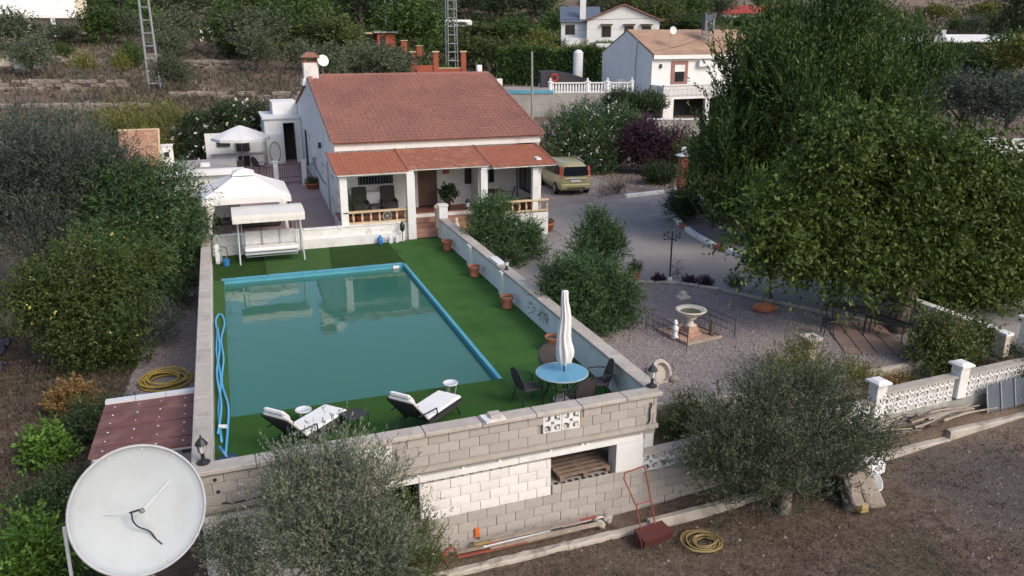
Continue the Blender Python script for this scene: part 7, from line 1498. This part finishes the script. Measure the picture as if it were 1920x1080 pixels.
wire(sag((-5.2, 81.4, 16.0), (29.4, 107, 16.5), 1.4), 'power line between the left mast and the tall middle mast'); wire(sag((-5.2, 81.4, 15.2), (-40, 60, 12), 1.2), 'power line running off the top left corner')
wire(sag((29.4, 107, 10.5), (50.5, 79.5, 9.8), .8), 'power line reaching over to the transformer mast'); wire(sag((42.8, 77.2, 6.1), (50.5, 79.5, 7.6), .2), 'thin cable along the tan roofed house')

# ------------------------------------------------------------------ ground cover (uncountable)
def scatter(name, n, region, lmat, L, Wd, hgt, seed, per=6, zoff=0, dens=None, mat=None):
    rng = np.random.default_rng(seed); X = []
    while len(X) < n:
        x = rng.uniform(region[0], region[1]); y = rng.uniform(region[2], region[3])
        if dens is None or dens(x, y) > rng.random(): X.append((x, y, H(x, y)+zoff))
    X = np.array(X); k = np.repeat(np.arange(n), per); P = X[k]+rng.normal(size=(n*per, 3))*np.array([hgt*.5, hgt*.5, 0])
    D = unit(rng, n*per)*.7+np.array([0, 0, .9]); tone = (.6*rng.random(n))[k]+.4*rng.random(n*per)
    return stuff(ob(name, leafmesh(name, P, D, L*(.5+rng.random(n*per)), Wd, tone, mat or LF[lmat], rng)))
def vn(x, y, s=.5): 
    return .5+.5*math.sin(x*s+1.3*math.sin(y*s*.7))*math.sin(y*s*1.1+1.7*math.sin(x*s*.6))
scatter('dry_grass', 5200, (-4, 20, 5, 13.0), 'straw', .06, .008, .05, 1, 7, 0, lambda x, y: vn(x, y, .9)**2*(.35 if x > 13 else 1))
scatter('dry_grass', 2600, (-8, -3.2, 13.5, 30), 'scrub', .18, .014, .12, 2, 8)
scatter('leaf_litter', 9000, (1, 20, 5.5, 13.2), 'bark_litter', .032, .02, .10, 11, 5, 0, lambda x, y: .25+vn(x+3, y+1, 1.7)**2)
scatter('leaf_litter', 3500, (-8, -3.2, 13.5, 30), 'bark_litter', .07, .04, .15, 12, 5)
rng = np.random.default_rng(77); n = 170; P = np.stack([rng.uniform(-.7, 7.8, n), rng.uniform(13.8, 31.1, n), np.full(n, .014)], 1)
P = P[(P[:, 0] > 5.9) | (P[:, 1] < 16.9) | (P[:, 1] > 28.0)]; D = unit(rng, len(P)); D[:, 2] = np.abs(D[:, 2])*.25
stuff(ob('fallen_leaves', leafmesh('fallen_leaves', P, D, .05, .025, rng.random(len(P)), LF['bark_litter'], rng)))
scatter('green_weeds', 500, (2, 14, 7, 12.7), 'mid', .035, .012, .05, 3, 6, 0, lambda x, y: vn(x+5, y, 1.3)**3)
scatter('hill_scrub', 9000, (-42, 12, 50, 125), 'scrub', .55, .10, .35, 4, 7, 0, lambda x, y: (.15+vn(x, y, .22)**2))
scatter('hill_scrub', 7000, (12, 150, 80, 200), 'hedge', .9, .25, .6, 5, 7, 0, lambda x, y: (.2+vn(x, y, .12)) if x/y < .8 else .1)
scatter('field_scrub', 5000, (150, 900, 180, 800), 'scrub', 2.2, .9, 2.5, 6, 8, 0, lambda x, y: .1+vn(x, y, .02)**2)
def stones(name, n, region, z, s0, s1, mat, seed, dens=None, zf=None):
    rng = np.random.default_rng(seed); V = []; F = []; 
    base = np.array([(-1,-1,-.5),(1,-1,-.5),(1,1,-.5),(-1,1,-.5),(-.6,-.6,.6),(.7,-.5,.6),(.5,.6,.6),(-.6,.5,.6)])
    fs = [(4,5,6,7),(0,1,5,4),(1,2,6,5),(2,3,7,6),(3,0,4,7)]
    c = 0
    while c < n:
        x = rng.uniform(region[0], region[1]); y = rng.uniform(region[2], region[3])
        if dens is not None and dens(x, y) < rng.random(): continue
        s = s0+(s1-s0)*rng.random()**3; a = rng.uniform(0, 6.28); ca, sa = math.cos(a)*s, math.sin(a)*s
        b = base*(1+rng.uniform(-.3, .3, (8, 3))); zz = zf(x, y) if zf else z
        for p in b: V.append((x+p[0]*ca-p[1]*sa, y+p[0]*sa+p[1]*ca, zz+p[2]*s*.8))
        F += [tuple(i+c*8 for i in f) for f in fs]; c += 1
    me = bpy.data.meshes.new(name); me.from_pydata(V, [], F); me.materials.append(MT[mat]); return stuff(ob(name, me))
def ingarden(x, y):
    if x < 8.35 or y < 15.45 or y > 31.2: return 0
    # left of the driveway edge
    P = [(12.4, 24.4), (13.0, 24.25), (14.4, 23.6), (15.4, 22.45), (16.3, 20.75), (17.5, 18.7), (18.6, 17.4), (19.0, 15.6)]
    for a, b in zip(P, P[1:]):
        if b[1] <= y <= a[1]: return 1.0 if x < a[0]+(b[0]-a[0])*(a[1]-y)/(a[1]-b[1])-.15 else 0
    return 0
stones('garden_pebbles', 15000, (8.3, 19, 15.3, 24.3), -.405, .018, .042, 'stone', 1, ingarden)
stones('garden_pebbles', 2500, (13.4, 24, 37.5, 45), -.405, .025, .05, 'stone', 2, lambda x, y: 1 if y > 38.9 else 0)
stones('soil_stones', 1300, (1, 20, 6, 12.9), 0, .006, .035, 'sand', 3, lambda x, y: .3+.7*vn(x, y, 1.1), H)
stones('soil_stones', 1100, (12.5, 20, 8, 13.3), 0, .008, .022, 'stone', 5, None, H)
stones('gravel_pebbles', 2500, (-3.1, -1.1, 18.3, 30), -1.535, .018, .035, 'stone', 4)
stones('field_stones', 1500, (-40, 12, 60, 120), 0, .08, .4, 'drystone', 6, lambda x, y: vn(x, y, .25), H)
